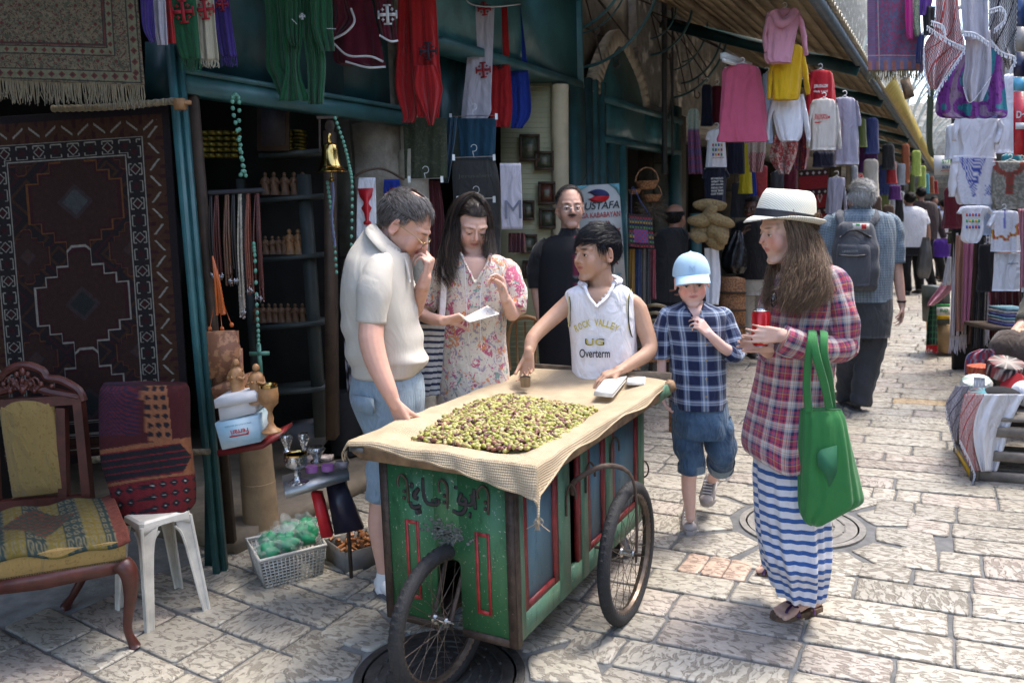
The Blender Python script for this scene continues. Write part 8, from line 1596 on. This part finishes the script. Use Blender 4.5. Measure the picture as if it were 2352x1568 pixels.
for lab,c,x0_,x1_,y0_,y1_,k in(('black T-shirt hanging behind the white printed one',NVC,1672,1708,320,400,7.4),('yellow football shirt hanging beyond the rose skirt',cloth('mustard',(.50,.42,.02)),1700,1724,330,445,7.8),('royal blue shirt half hidden beside the yellow football shirt',BLUS,1722,1734,340,450,7.9),('tall red cloth panel behind the royal blue shirt',RED,1728,1762,380,520,8.4),('black trousers hanging on the wall above the loofahs',NVC,1612,1634,195,290,8.2),('dark red and black striped trousers on the teal wall',MARS,1634,1660,198,285,8.3),('grey jacket hanging beside the striped trousers',CHAR,1660,1680,210,300,8.5),('black skirt below the cream sweatshirt',NVC,1868,1918,346,384,7.2),('dark garments bunched above the man with the plastic bag',CHAR,1680,1722,420,500,8.6),('maroon dress hanging left of the wall of kilims',MARS,1800,1830,385,520,8.6),('grey fringed shawl hanging above the white hat',CHAR,1770,1800,395,480,8.6),('black shirt hanging behind the rose skirt',NVC,1745,1768,190,330,8.6),('pale blue striped shirt hanging right of the rose skirt',cloth('pale_blue',(.35,.42,.52)),1752,1770,170,330,7.4)):
 gar(lab,'garment',[(y0_,x0_+4,x1_-4),(y0_+8,x0_,x1_),((y0_+y1_)/2,x0_,x1_),(y1_,x0_-2,x1_+2)],k,c,group=LG,n=24)
def kl(u,v):q=np.floor(v*13);c=np.where((q%3==0)[...,None],(.03,.012,.012),(.20,.012,.014));d=np.abs(np.mod(u*5,1)-.5)+np.abs(np.mod(v*13,1)-.5);c=np.where(((q%3==0)&(d<.25))[...,None],(.42,.34,.28),c);e=np.abs(u-.72)/.12+np.abs(np.mod(v*4+.2,1)-.5)*2.2;return np.where((np.abs(e-.6)<.15)[...,None]&(v>.3)[...,None],(.38,.30,.24),c)
o=panel('kilim',(1834,392),(1902,388),(1902,575),(1834,585),9.2,kl,60,130,mt=vmat('rug_pile'));tag(o,'red and black woven kilim hanging on the wall behind the girl\'s hat','kilim')
gar('grey-white striped long-sleeved top hanging right of the kilim','top',[(408,1912,1930),(416,1902,1940),(490,1900,1930)],8.9,GRC,[[(1934,420,6),(1940,450,6),(1944,500,5)]],LG)
names=[('navy',(.03,.04,.12)),('olive',(.10,.12,.03)),('cream',(.5,.45,.38)),('black',(.015,.015,.015)),('red',(.3,.02,.02)),('lime green',(.35,.42,.08)),('purple',(.09,.02,.12)),('pale grey',(.35,.35,.36)),('rust',(.28,.08,.03)),('turquoise',(.05,.25,.28)),('white',(.65,.65,.66)),('brown',(.10,.06,.04))]
fm=[cloth('far_'+n.replace(' ','_'),c,.35)for n,c in names]
R_=random.Random(21)
L_=[(1978,272,26,66,10.5,1),(2002,270,34,84,11,0),(2000,365,40,90,11.5,2),(2040,330,32,60,12.5,3),(2048,370,24,52,12.8,4),(2080,330,20,90,14,8),(2104,345,24,60,15,5),(2072,375,22,50,14,7),(2056,425,30,34,12.6,6),(1962,380,18,60,10.2,7),(1975,400,16,60,10.4,4),(2118,380,18,50,16.5,5),(2128,398,14,46,18,9),(2012,450,30,60,11.5,11),(2040,470,30,70,12.5,11),(1985,450,20,70,10.8,6),(2140,405,12,40,20,8),(2095,400,14,50,15,1),(2065,440,20,70,13.4,3),(2150,415,10,30,23,4)]
for i in range(34):
 Y=11+i*.75;z=1.35+1.2*R_.random();x,y=[float(q)for q in PROJ(np.array([-2.2+R_.random()*.9,Y,z+.35]))];k=.477*1.9+.879*Y
 if x>1935:L_.append((x,y,.42*FPX/k,.7*FPX/k,k,R_.randrange(12)))
L_.sort(key=lambda q:q[4]);nmx=[('long ' if q[3]>q[2]*2 else 'wide ' if q[3]<q[2]*1.4 else '')+names[q[5]][0]for q in L_]
for i,(x,y,w_,h_,k,ci)in enumerate(L_):
 lb='%s garment under the left awning, between %s and %s ones'%(nmx[i],nmx[i-1]if i else 'the kilim',nmx[i+1]if i+1<len(L_)else 'the street end')
 gar(lb,'garment',[(y,x-w_*.2,x+w_*.2),(y+h_*.1,x-w_*.42,x+w_*.42),(y+h_*.5,x-w_*.42,x+w_*.42),(y+h_,x-w_*.5,x+w_*.5)],k,fm[ci],group='garments far down the left side',n=16,hang=False)
RG='scarves and shawls hanging over the right side'
def pais(u,v):c=np.tile([.17,.06,.12],u.shape+(1,)).astype(float);n_=vnoise(u*40,v*55,2);c[n_>.6]=[.10,.10,.17];c[n_<.3]=[.26,.05,.12];b=(u<.14)|(v>.80);c[b]=[.14,.12,.20];c[b&(np.mod(v*50+0*u,1)<.4)&(u<.14)]=[.22,.07,.14];c[(v>.86)&(np.mod(u*7,1)<.5)]=[.30,.12,.10];c[(np.abs(u-.2)<.012)|(np.abs(v-.78)<.01)]=[.35,.25,.25];return c
o=drape('paisley_shawl','plum and blue paisley shawl with a metallic fringe hanging at the top of the street','shawl',[(-30,1992,2110),(80,1993,2116),(163,1994,2122)],4.3,None,pais,.012,1.5,150,130,group=RG);fringe(o,1994,162,2122,158,.055,4.3,mat('gold_thread',(.20,.16,.08),.35,.7),90)
for lab,q,mt in(('magenta scarf with a red fringe beside the paisley shawl',[(-30,2078,2098),(53,2080,2099),(90,2084,2096)],cloth('magenta',(.50,.02,.20))),('yellow-green patterned scarf with a green fringe',[(-30,2096,2118),(40,2094,2112),(84,2102,2112)],OLV if False else printed('lime_floral',(.30,.30,.20),[((.12,.2,.12),60,.5)])),('violet scarf hanging next to the red keffiyeh',[(-30,2112,2146),(20,2112,2138),(36,2114,2128)],cloth('violet',(.10,.03,.22))),('navy blue folded scarf below the violet one',[(80,2108,2123),(120,2104,2122),(146,2104,2121)],NVC if False else cloth('deep_navy',(.02,.025,.10))),('black fringed scarf behind the red keffiyeh',[(15,2118,2148),(60,2120,2146),(82,2122,2140)],BLKC)):drape('scarf',lab,'scarf',q,4.25,mt,None,.012,1.2,20,20,group=RG)
def keff(c1):
 def f(u,v):z=np.sin(u*95+1.6*np.sin(v*140));c=np.where((z>.1)[...,None],c1,(.60,.57,.56));b=np.mod(u*2+v*3.2,1)<.1;return np.where(b[...,None],c1,c)
 return f
KRED=(.42,.05,.05);KBLK=(.035,.035,.045)
def tass(o,pts,k,n=30):
 n=int(n*1.3)
 m=MB();P=spl([V(x,y,k)for x,y in pts],n)
 for i,q in enumerate(P):ell(m,q+[0,0,-.003],(.004,.003,.005),6,5);tube(m,[q,q+[.003*math.sin(i*2.),0,-.018]],.0016,4);ell(m,q+[.003*math.sin(i*2.),0,-.020],(.0032,.003,.005),6,5)
 mk('tassels',m,WHITEC,o,smooth=180)
o=drape('keffiyeh','red and white keffiyeh with white tassels hanging in folds','keffiyeh',[(-30,2150,2198),(60,2146,2206),(95,2128,2214),(118,2122,2212),(160,2122,2184),(205,2138,2156)],4.2,None,keff(KRED),.035,1.7,130,110,group=RG);tass(o,[(2140,48),(2165,58),(2172,78)],4.14,14);tass(o,[(2130,60),(2180,92),(2216,108)],4.15,22);tass(o,[(2216,112),(2190,150),(2160,195),(2145,220)],4.15,26);tass(o,[(2122,110),(2124,160),(2136,210)],4.17,18)
o=drape('white_shawl','long pale lilac-white shawl with a beaded edge','shawl',[(-30,2204,2268),(60,2211,2270),(92,2216,2272)],4.16,GRC if False else GRYW,None,.02,1.5,40,40,group=RG);tass(o,[(2214,72),(2240,76),(2270,96)],4.12,18);drape('shawl_tail',None,None,[(70,2218,2274),(150,2216,2277),(188,2212,2274),(234,2224,2256)],4.2,GRYW,None,.025,1.6,40,40,par=o)
m=MB();mk('beaded_edge',tube(MB(),spl([V(2212,200,4.16),V(2224,234,4.16),V(2240,226,4.16),V(2277,176,4.16)],50),[.001+.0012*(i%2)for i in range(50)],5),WHITEC,o,smooth=180)
o=drape('keffiyeh','black and white keffiyeh with white tassels at the top right','keffiyeh',[(-30,2272,2336),(50,2272,2336),(100,2275,2332),(130,2300,2334),(160,2315,2326)],4.3,None,keff(KBLK),.03,1.3,110,90,group=RG);tass(o,[(2272,22),(2300,16),(2310,40),(2285,66)],4.22,22);tass(o,[(2276,92),(2300,118),(2332,132),(2320,160)],4.24,26)
def chif(u,v):n_=vnoise(u*9,v*7,5);c=np.where((n_>.62)[...,None],(.05,.28,.36),(.24,.06,.34));c=np.where((n_<.25)[...,None],(.33,.24,.38),c);return np.where((vnoise(u*50,v*40,7)>.8)[...,None],c*.4,c)
drape('chiffon_scarf','purple and turquoise floral chiffon scarf below the white shawl','scarf',[(105,2200,2310),(170,2168,2306),(235,2150,2312),(266,2156,2312),(272,2200,2290)],4.5,None,chif,.03,3,90,60,group=RG)
m=MB();tube(m,[V(1960,-45,4.35),V(2380,-45,4.25)],.02,10);tag(mk('hanging_pole',m,RUST,None,smooth=60),'overhead pole carrying the shawls on the right side','pole')
SG='garments on the right stall';kq=6.3
gar('white pleated blouse hanging directly below the chiffon scarf','blouse',[(262,2215,2275),(275,2196,2292),(330,2206,2282),(364,2204,2285)],kq,WHITEC,[[(2290,276,12),(2296,300,12),(2284,330,12)],[(2200,276,10),(2194,300,10),(2193,325,9)]],SG,.05,fold=.012,hang=False)
gar('second white blouse behind the black keffiyeh','blouse',[(170,2312,2330),(185,2300,2334),(260,2296,2334),(352,2288,2334)],kq+.2,WHITEC,(),SG,.04,fold=.012)
def emb(x,y,k,v):c=np.tile([.70,.70,.76],(len(v),1));t=np.clip((y-360)/92,0,1);a=(np.abs(x-2234-(y-360)*.02)<30*(1-t)**1.2+3)&(y>362)&(y<452)&(k<kq-.01);c[a&(np.sin(x*1.1)*np.sin(y*.9)>-.15)]=[.05,.08,.36];s_=(x>2262)&(y>425)&(y<450)&(np.sin(x*1.3+y)>0);c[s_]=[.1,.14,.4];return c
gar('white tunic with blue embroidery on its front','tunic',[(357,2205,2262),(364,2190,2282),(420,2192,2280),(462,2200,2282),(470,2208,2276)],kq,None,[[(2194,372,14),(2188,420,13),(2186,452,10)],[(2278,372,14),(2283,420,12),(2280,452,10)]],SG,.05,colf=emb,n=110)
def em2(x,y,k,v):c=np.tile([.20,.19,.15],(len(v),1));c[vnoise(x*.35,y*.35,3)>.55]=[.33,.31,.26];a=(np.abs(np.hypot(x-2318,(y-375)*1.3)-32)<7)&(y>372);b=(np.abs(x-2320)<10)&(y>395)&(y<445);c[a|b]=[.28,.05,.04];c[(a|b)&(np.sin(x*1.2)*np.sin(y*1.2)>.3)]=[.10,.08,.05];return c
gar('olive patterned tunic with red embroidered yoke at the right edge','tunic',[(370,2290,2350),(380,2285,2362),(440,2275,2366),(480,2282,2362)],kq-.05,None,(),SG,.05,colf=em2,n=110)
o=gar('white baby bodysuit with rows of small coloured prints','bodysuit',[(472,2222,2256),(478,2206,2272),(500,2212,2258),(530,2211,2258),(550,2212,2250),(558,2222,2240)],kq-.1,WHITEC,[[(2210,478,8),(2202,490,7)],[(2266,478,8),(2276,488,7)]],SG,.035,hang=False)
for j in range(3):
 for i in range(5):m=MB();fbox(m,2219+i*7,2223+i*7,490+j*14,497+j*14,kq-.15,.002);mk('print',m,MATS['print%d'%((i*2+j)%4)],o,smooth=0)
def em3(x,y,k,v):c=np.tile([.70,.70,.76],(len(v),1));r_=np.hypot((x-2305)*.9,y-515);a=(np.abs(r_-32+4*np.sin(np.arctan2(y-515,x-2305)*8))<4)&(y>512)&(k<kq);c[a]=[.42,.08,.05];c[a&(np.sin(x*.8)>.4)]=[.5,.28,.03];c[(np.abs(x-2308)<2.5)&(y<525)]=[.2,.2,.5];return c
gar('white child\'s shirt embroidered with a ring of red and yellow flowers','shirt',[(484,2290,2322),(490,2278,2338),(530,2280,2338),(578,2278,2340)],kq-.12,None,[[(2284,492,9),(2270,520,8)]],SG,.035,colf=em3,n=90)
o=gar('plain white T-shirt with small dark lettering, lowest on the stall','T-shirt',[(582,2284,2340),(590,2283,2341),(668,2280,2339)],kq-.1,WHITEC,(),SG,.02,hang=False);pr(o,'JERUSALEM',2314,608,24,4,kq-.14,INK)
for i,(lab,c,q,fr_)in enumerate((('white fringed scarf hanging at the left of the scarf rack',(.66,.62,.68),[(535,2192,2214),(650,2186,2210),(772,2182,2204)],1),('peach scarf behind the white one on the rack',(.50,.27,.20),[(540,2196,2222),(650,2194,2218),(760,2196,2214)],0),('pink patterned scarf on the rack',(.52,.18,.32),[(555,2214,2236),(650,2212,2232),(745,2210,2226)],0),('pale fringed scarf between the pink and brown ones',(.60,.52,.50),[(555,2206,2226),(650,2206,2224),(768,2206,2220)],1),('brown scarf on the rack',(.13,.06,.03),[(555,2234,2246),(650,2232,2246),(790,2222,2240)],0),('black scarf on the rack',(.012,.012,.015),[(545,2244,2262),(650,2242,2264),(800,2232,2262)],0),('white fringed scarf at the right end of the rack',(.66,.64,.70),[(527,2262,2276),(650,2258,2275),(752,2254,2272)],1))):
 o=drape('scarf',lab,'scarf',q,7.6-.05*(i%3),cloth('scarf_%d'%i,c),None,.03,2,30,30,group='scarves on the round rack');
 if fr_:fringe(o,q[-1][1],q[-1][0],q[-1][2],q[-1][0],.16,7.6,cloth('scarf_%d'%i,c),16,r=.004)
m=MB();c=V(2228,535,7.9);a=np.linspace(0,2*np.pi,30);tube(m,c+R0*(.2*np.cos(a))[:,None]+F0*(.2*np.sin(a))[:,None],.01,6);tube(m,[c+R0*.2,c*[1,1,0]+R0*.2],.015,8);tag(mk('scarf_rack',m,RUST,None,smooth=60),'round metal rack from which the fringed scarves hang','rack')
drape('dark_red_cloth','dark wine-red cloth hanging behind the folded stack','cloth',[(660,2275,2345),(720,2275,2348),(800,2272,2350)],6.6,cloth('wine_cloth',(.06,.008,.012)));drape('pink_shirt','pink garment edge at the far right of the stall','garment',[(480,2338,2365),(580,2336,2365),(660,2334,2365)],6.4,PK2,group=SG)
bk_=[('white',(.65,.65,.67)),('black',(.015,.015,.018)),('rose',(.45,.12,.18)),('cream',(.55,.5,.42)),('turquoise',(.05,.25,.28)),('wine red',(.12,.012,.02)),('pale blue',(.35,.42,.55)),('orange',(.5,.16,.04))]
for i,(x,y,h_)in enumerate(((2196,285,80),(2212,372,90),(2262,300,90),(2300,250,100),(2322,352,60),(2190,430,95),(2266,440,100),(2312,560,90),(2346,560,110),(2270,560,110),(2292,640,110),(2330,150,90),(2346,372,90))):
 nm,c_=bk_[i%8];gar('%s garment in the back row of the right stall, %s'%(nm,('just below the white blouse','behind the blue-embroidered tunic')[i%2]if i<4 else 'behind the olive tunic' if i<7 else 'low down behind the white T-shirt' if i<11 else 'near the right edge'),'garment',[(y,x-8,x+8),(y+8,x-20,x+20),(y+h_*.6,x-19,x+19),(y+h_,x-22,x+22)],7.0+.05*(i%4),cloth('back_'+nm.replace(' ','_'),c_),group='back row of the right stall',n=24,fold=.03)
m=MB();fbox(m,2192,2420,120,860,7.6,.05);tag(mk('stall_backdrop',m,DARK,None,smooth=0),'dark backdrop behind the garments of the right stall','backdrop')
for lab,y0_,y1_,c in(('bagged blue and navy cloth pack at the top right edge',-20,60,(.03,.06,.16)),('bagged patterned cloth pack at the right edge',62,118,(.30,.26,.22)),('bagged navy pack above the light blue card',120,175,(.02,.02,.06)),('light blue card above the red bagged T-shirt',178,208,(.12,.42,.58)),('red bagged T-shirt with white script at the right edge',210,356,(.55,.015,.03))):
 m=MB();fbox(m,2332,2372,y0_,y1_,5.6,.02);o=tag(mk('bagged_shirt',m,mat('pack_%d'%(y0_+40),c,.25,var=.2,vs=20),None,smooth=0),lab,'pack')
 if y0_==210:pr(o,'De',2334,272,20,16,5.59,WHT);m=MB();fbox(m,2333,2372,282,297,5.592,.002);mk('white_band',m,WHT,o,smooth=0)
o=thing('hanging_sign','small white sign board with green and blue lettering down the street','sign',V(2170,402,8.6));m=MB();fbox(m,2147,2196,357,402,8.6,.02);mk('board',m,WHT,o,smooth=0);GI=mat('green_ink',(.05,.35,.1),.7,bump=0);pr(o,'STFIC',2163,376,30,10,8.59,GI);pr(o,'BOHEM',2164,388,28,7,8.59,MATS['blue_ink']);pr(o,'ANTIQUES',2160,395,34,4,8.59,MATS['red_ink'])
drape('green_banner','long olive-green cloth hanging beside the white sign board','cloth',[(200,2130,2146),(350,2132,2145),(380,2186,2192),(560,2176,2192)],8.9,cloth('olive_drab',(.08,.09,.04)))
m=MB();bar(m,V(2078,180,9.),V(2090,226,9.),.05,.03);tag(mk('wooden_board',m,RAIL,None,smooth=0),'pointed wooden board hanging below the paisley shawl','board')
drape('red_cloth','tall dark red cloth at the corner of the right stall','cloth',[(330,2184,2196),(420,2184,2196),(520,2180,2190)],7.5,MARS)
CRW=mat('crate_wood',(.22,.19,.16),.8,var=.4,vs=10,bump=.5);g0=GZ(2237,1105);gl=GZ(2198,1040);gr=g0+np.array([.75,.10,0]);H_=.36
cr=thing('wooden_crate','slatted grey wooden crate under the hats and draped keffiyehs','crate',(g0+gr)/2)
dx,dy=gr-g0,gl-g0
for a in(g0,gr,g0+dy,gr+dy):m=MB();bar(m,a,a+[0,0,H_],.022,.022);mk('corner_post',m,CRW,cr,smooth=0)
m=MB()
for z in(.04,.16,.30):
 for p,q in((g0,gr),(g0,g0+dy),(gr,gr+dy),(g0+dy,gr+dy)):bar(m,p+[0,0,z],q+[0,0,z],.012,.028)
mk('slats',m,CRW,cr,smooth=0);m=MB();prism(m,[g0+[0,0,H_],gr+[0,0,H_],gr+dy*1.02+[0,0,H_],g0+dy*1.02+[0,0,H_]],UP*.02);mk('crate_top',m,CRW,cr,smooth=0);m=MB();bar(m,gl+[-.014,0,.03],g0+[-.014,0,.03],.004,.018);mk('yellow_strip',m,YEL,cr,smooth=0)
kc=dep(g0);ZT=H_+.02
def cloth_px(lab,rows,k,mt,fn=None,**a):return drape('draped_cloth' if 'keff' not in lab else 'keffiyeh',lab,'cloth' if 'keff' not in lab else 'keffiyeh',rows,k,mt,fn,**a)
cloth_px('plain white cloth draped down the front of the wooden crate',[(905,2262,2356),(940,2246,2336),(985,2236,2318),(1030,2240,2306),(1082,2254,2290)],kc-.06,WHITEC,amp=.022,fr=1.5,tilt=.05)
o=cloth_px('red and white keffiyeh draped over the left corner of the crate',[(905,2215,2262),(960,2205,2245),(1020,2206,2240),(1080,2232,2256)],kc-.02,None,keff(KRED),amp=.012,fr=1,nu=70,nv=70);tass(o,[(2205,1010),(2225,1050),(2240,1088)],kc-.04,16);tass(o,[(2238,1090),(2234,1110)],kc-.04,5)
o=cloth_px('grey and white checked keffiyeh hanging farthest left on the crate',[(885,2195,2225),(930,2172,2222),(970,2178,2208),(1012,2190,2200)],kc+.25,None,keff((.12,.10,.15)),amp=.012,fr=1,nu=70,nv=70);tass(o,[(2172,935),(2185,990),(2196,1030)],kc+.23,12)
def hat(lab,prof,c,mt,ax=UP,n=32,colf=None,cat='hat',nm='hat',extra=None):
 m=MB();lathe(m,c,prof,n,ax);
 if colf:colour(m,colf)
 o=mk(nm,m,mt,None,smooth=40 if nm!='beret' else 180);tag(o,lab,cat,'hats on the crate');return o
m=MB();ell(m,V(2298,912,kc+.10),(.112,.10,.062),30,20);o=tag(mk('beret',m,mat('black_felt',(.012,.012,.014),.95,bump=.5,bs=300),None,smooth=180),'plain black felt cap at the front of the crate','hat','hats on the crate')
m=MB();ell(m,V(2352,903,kc+.16),(.07,.08,.075),24,16);tag(mk('skullcap',m,WHITEC,None,smooth=180),'plain white cap at the right edge beside the black felt cap','hat','hats on the crate')
hat('red felt fez lying on its side behind the black felt cap',[(.0,0),(.088,0),(.068,.12),(.0,.12)],V(2352,902,kc+.30),mat('red_felt',(.30,.008,.015),.9,bump=.4,bs=300),nrm(-R0*.75+UP*.6-F0*.15),nm='fez')
def pat(c1,c2,c3,f=1.):return lambda x,y,k,v:np.where((np.sin(x*.55*f)*np.sin(y*.62*f)>.25)[:,None],c1,np.where((np.sin(x*.9*f+y*.3)>.5)[:,None],c2,c3))
hat('embroidered turquoise and black round cap left of the black felt cap',[(.0,0),(.088,0),(.09,.03),(.085,.065),(.06,.078),(.0,.082)],V(2258,928,kc+.12),vmat(),nrm(UP+F0*-.25-R0*.1),60,pat((.08,.26,.30),(.25,.04,.03),(.03,.03,.04)),nm='skullcap')
hat('black pillbox cap with white beadwork at the back of the hats',[(.0,0),(.105,0),(.108,.07),(.10,.085),(.0,.092)],V(2306,860,kc+.42),vmat(),nrm(UP-F0*.3),60,pat((.42,.38,.34),(.25,.05,.05),(.015,.012,.015),1.5),nm='skullcap')
o=hat('white beaded cap with a long white tassel',[(.0,0),(.085,0),(.088,.05),(.075,.07),(.0,.085)],V(2242,895,kc+.35),vmat(),nrm(UP-F0*.3-R0*.2),60,pat((.6,.6,.55),(.2,.3,.25),(.5,.5,.48)),nm='skullcap');fringe(o,2238,866,2262,868,.09,kc+.22,WHITEC,26,r=.0025,name='tassel')
hat('orange-red patterned cap half hidden at the back left',[(.0,0),(.08,0),(.08,.05),(.0,.07)],V(2252,858,kc+.6),vmat(),UP,50,pat((.45,.10,.04),(.3,.03,.03),(.4,.12,.06)),nm='skullcap')
drape('patterned_scarf','crumpled red and blue patterned scarf behind the hats','scarf',[(802,2250,2300),(815,2222,2350),(845,2215,2350),(865,2218,2300)],kc+.8,None,lambda u,v:np.where((np.sin(u*60)*np.sin(v*14)>0)[:,None],(.35,.05,.08),np.where((np.sin(u*33)>.3)[:,None],(.10,.14,.28),(.3,.25,.3))),.03,3)
m=MB();tb_=GZ(2260,1010,0);box(m,tb_[0]-.05,tb_[0]+1.6,tb_[1]+.1,tb_[1]+.9,.0,.44);tag(mk('draped_table',m,cloth('dark_tablecloth',(.03,.028,.03)),None,smooth=0),'dark cloth-covered table behind the crate of hats','table')
st_=thing('cloth_stack','stack of folded patterned cloths at the right edge','cloth stack',V(2335,750,6.2));
for i in range(6):m=MB();fbox(m,2312+i%2*2,2370,744-i*7,750-i*7,6.2+.01*i,.25);mk('folded_cloth',m,mat('fold%d'%(i%3),((.10,.10,.28),(.34,.32,.32),(.15,.28,.34))[i%3],.9,var=.4,vs=30),st_,smooth=0)
m=MB();fbox(m,2280,2400,752,760,6.15,.4);tag(mk('stall_shelf',m,WOODD,None,smooth=0),'dark shelf carrying the stack of folded cloths','shelf')
kd=8.3;bx('cardboard_carton',[(2166,748),(2252,745),(2250,813),(2170,811)],kd,.35,mat('cardboard',(.42,.27,.13),.8,var=.15),'brown cardboard carton on the ground under the fringed scarves','carton')
o=bx('plastic_crate',[(2150,660),(2182,660),(2182,745),(2152,745)],kd,.3,mat('dark_pack',(.05,.06,.055),.5),'dark wrapped pack with a green and white label reading sup','pack');m=MB();fbox(m,2151,2182,698,705,kd-.004,.003);mk('green_band',m,GI,o,smooth=0);m=MB();fbox(m,2151,2182,705,724,kd-.004,.003);mk('white_label',m,WHT,o,smooth=0);pr(o,'sup',2158,720,20,11,kd-.008,GI);m=MB();fbox(m,2151,2182,724,733,kd-.004,.003);mk('yellow_band',m,YEL,o,smooth=0)
def pla(u,v):return np.where((np.mod(u*4,1)<.3)[...,None]|(np.mod(v*7,1)<.25)[...,None],(.03,.14,.07),(.015,.02,.02))
o=drape('plaid_blanket','green plaid blanket hanging to the left of the cartons','blanket',[(700,2136,2150),(740,2130,2152),(792,2127,2154)],kd-.1,None,pla,.03,1,50,50);fringe(o,2128,792,2154,792,.08,kd-.1,REDC,14,r=.005);drape('pink_cloth','pink cloth slung across the top of the wrapped pack','cloth',[(625,2178,2192),(660,2156,2188),(690,2134,2160),(702,2130,2140)],kd-.15,PK2,None,.03,1);drape('white_cloth','white cloth hanging left of the scarf rack','cloth',[(590,2176,2190),(620,2170,2190),(655,2164,2182)],kd-.2,WHITEC,None,.02,1)
cz=[R_.randrange(12)for i in range(16)]
for i in range(16):
 Y=11+i*1.5;x,y=[float(q)for q in PROJ(np.array([.1+.5*R_.random(),Y,1.5+1.1*R_.random()]))];k=dep(np.array([.3,Y,0]));ci=cz[i];w_,h_=.5*FPX/k,.8*FPX/k
 gar('%s garment on a distant right-hand stall, between %s and %s ones'%(names[ci][0],names[cz[i-1]][0],names[cz[(i+1)%16]][0]),'garment',[(y,x-w_*.2,x+w_*.2),(y+h_*.1,x-w_*.42,x+w_*.42),(y+h_,x-w_*.5,x+w_*.5)],k,fm[ci],group='garments far down the right side',n=14,hang=False)
# pairs built in one go become single parts
def islands(o,nm):
 bm=bmesh.new();bm.from_mesh(o.data);bm.verts.ensure_lookup_table();seen={};n=0
 for v in bm.verts:
  if v.index in seen:continue
  st_=[v];seen[v.index]=n
  while st_:
   q=st_.pop()
   for e in q.link_edges:
    u=e.other_vert(q)
    if u.index not in seen:seen[u.index]=n;st_.append(u)
  n+=1
 bm.free()
 if n<2:o.name=nm;return
 for i in range(n):
  c=o.copy();c.data=o.data.copy();c.name=nm;COL.objects.link(c);b=bmesh.new();b.from_mesh(c.data);b.verts.ensure_lookup_table()
  bmesh.ops.delete(b,geom=[v for v in b.verts if seen[v.index]!=i],context='VERTS');b.to_mesh(c.data);b.free()
 bpy.data.objects.remove(o)
for o in list(bpy.data.objects):
 nm={'sleeves':'sleeve','blue_corners':'blue_corner','door_leaf':'door_leaf'}.get(o.name.split('.')[0])
 if nm and o.type=='MESH' and not o.children:islands(o,nm)
S.render.engine='CYCLES'
S.cycles.max_bounces=6;S.cycles.diffuse_bounces=3;S.cycles.glossy_bounces=2;S.cycles.transparent_max_bounces=8
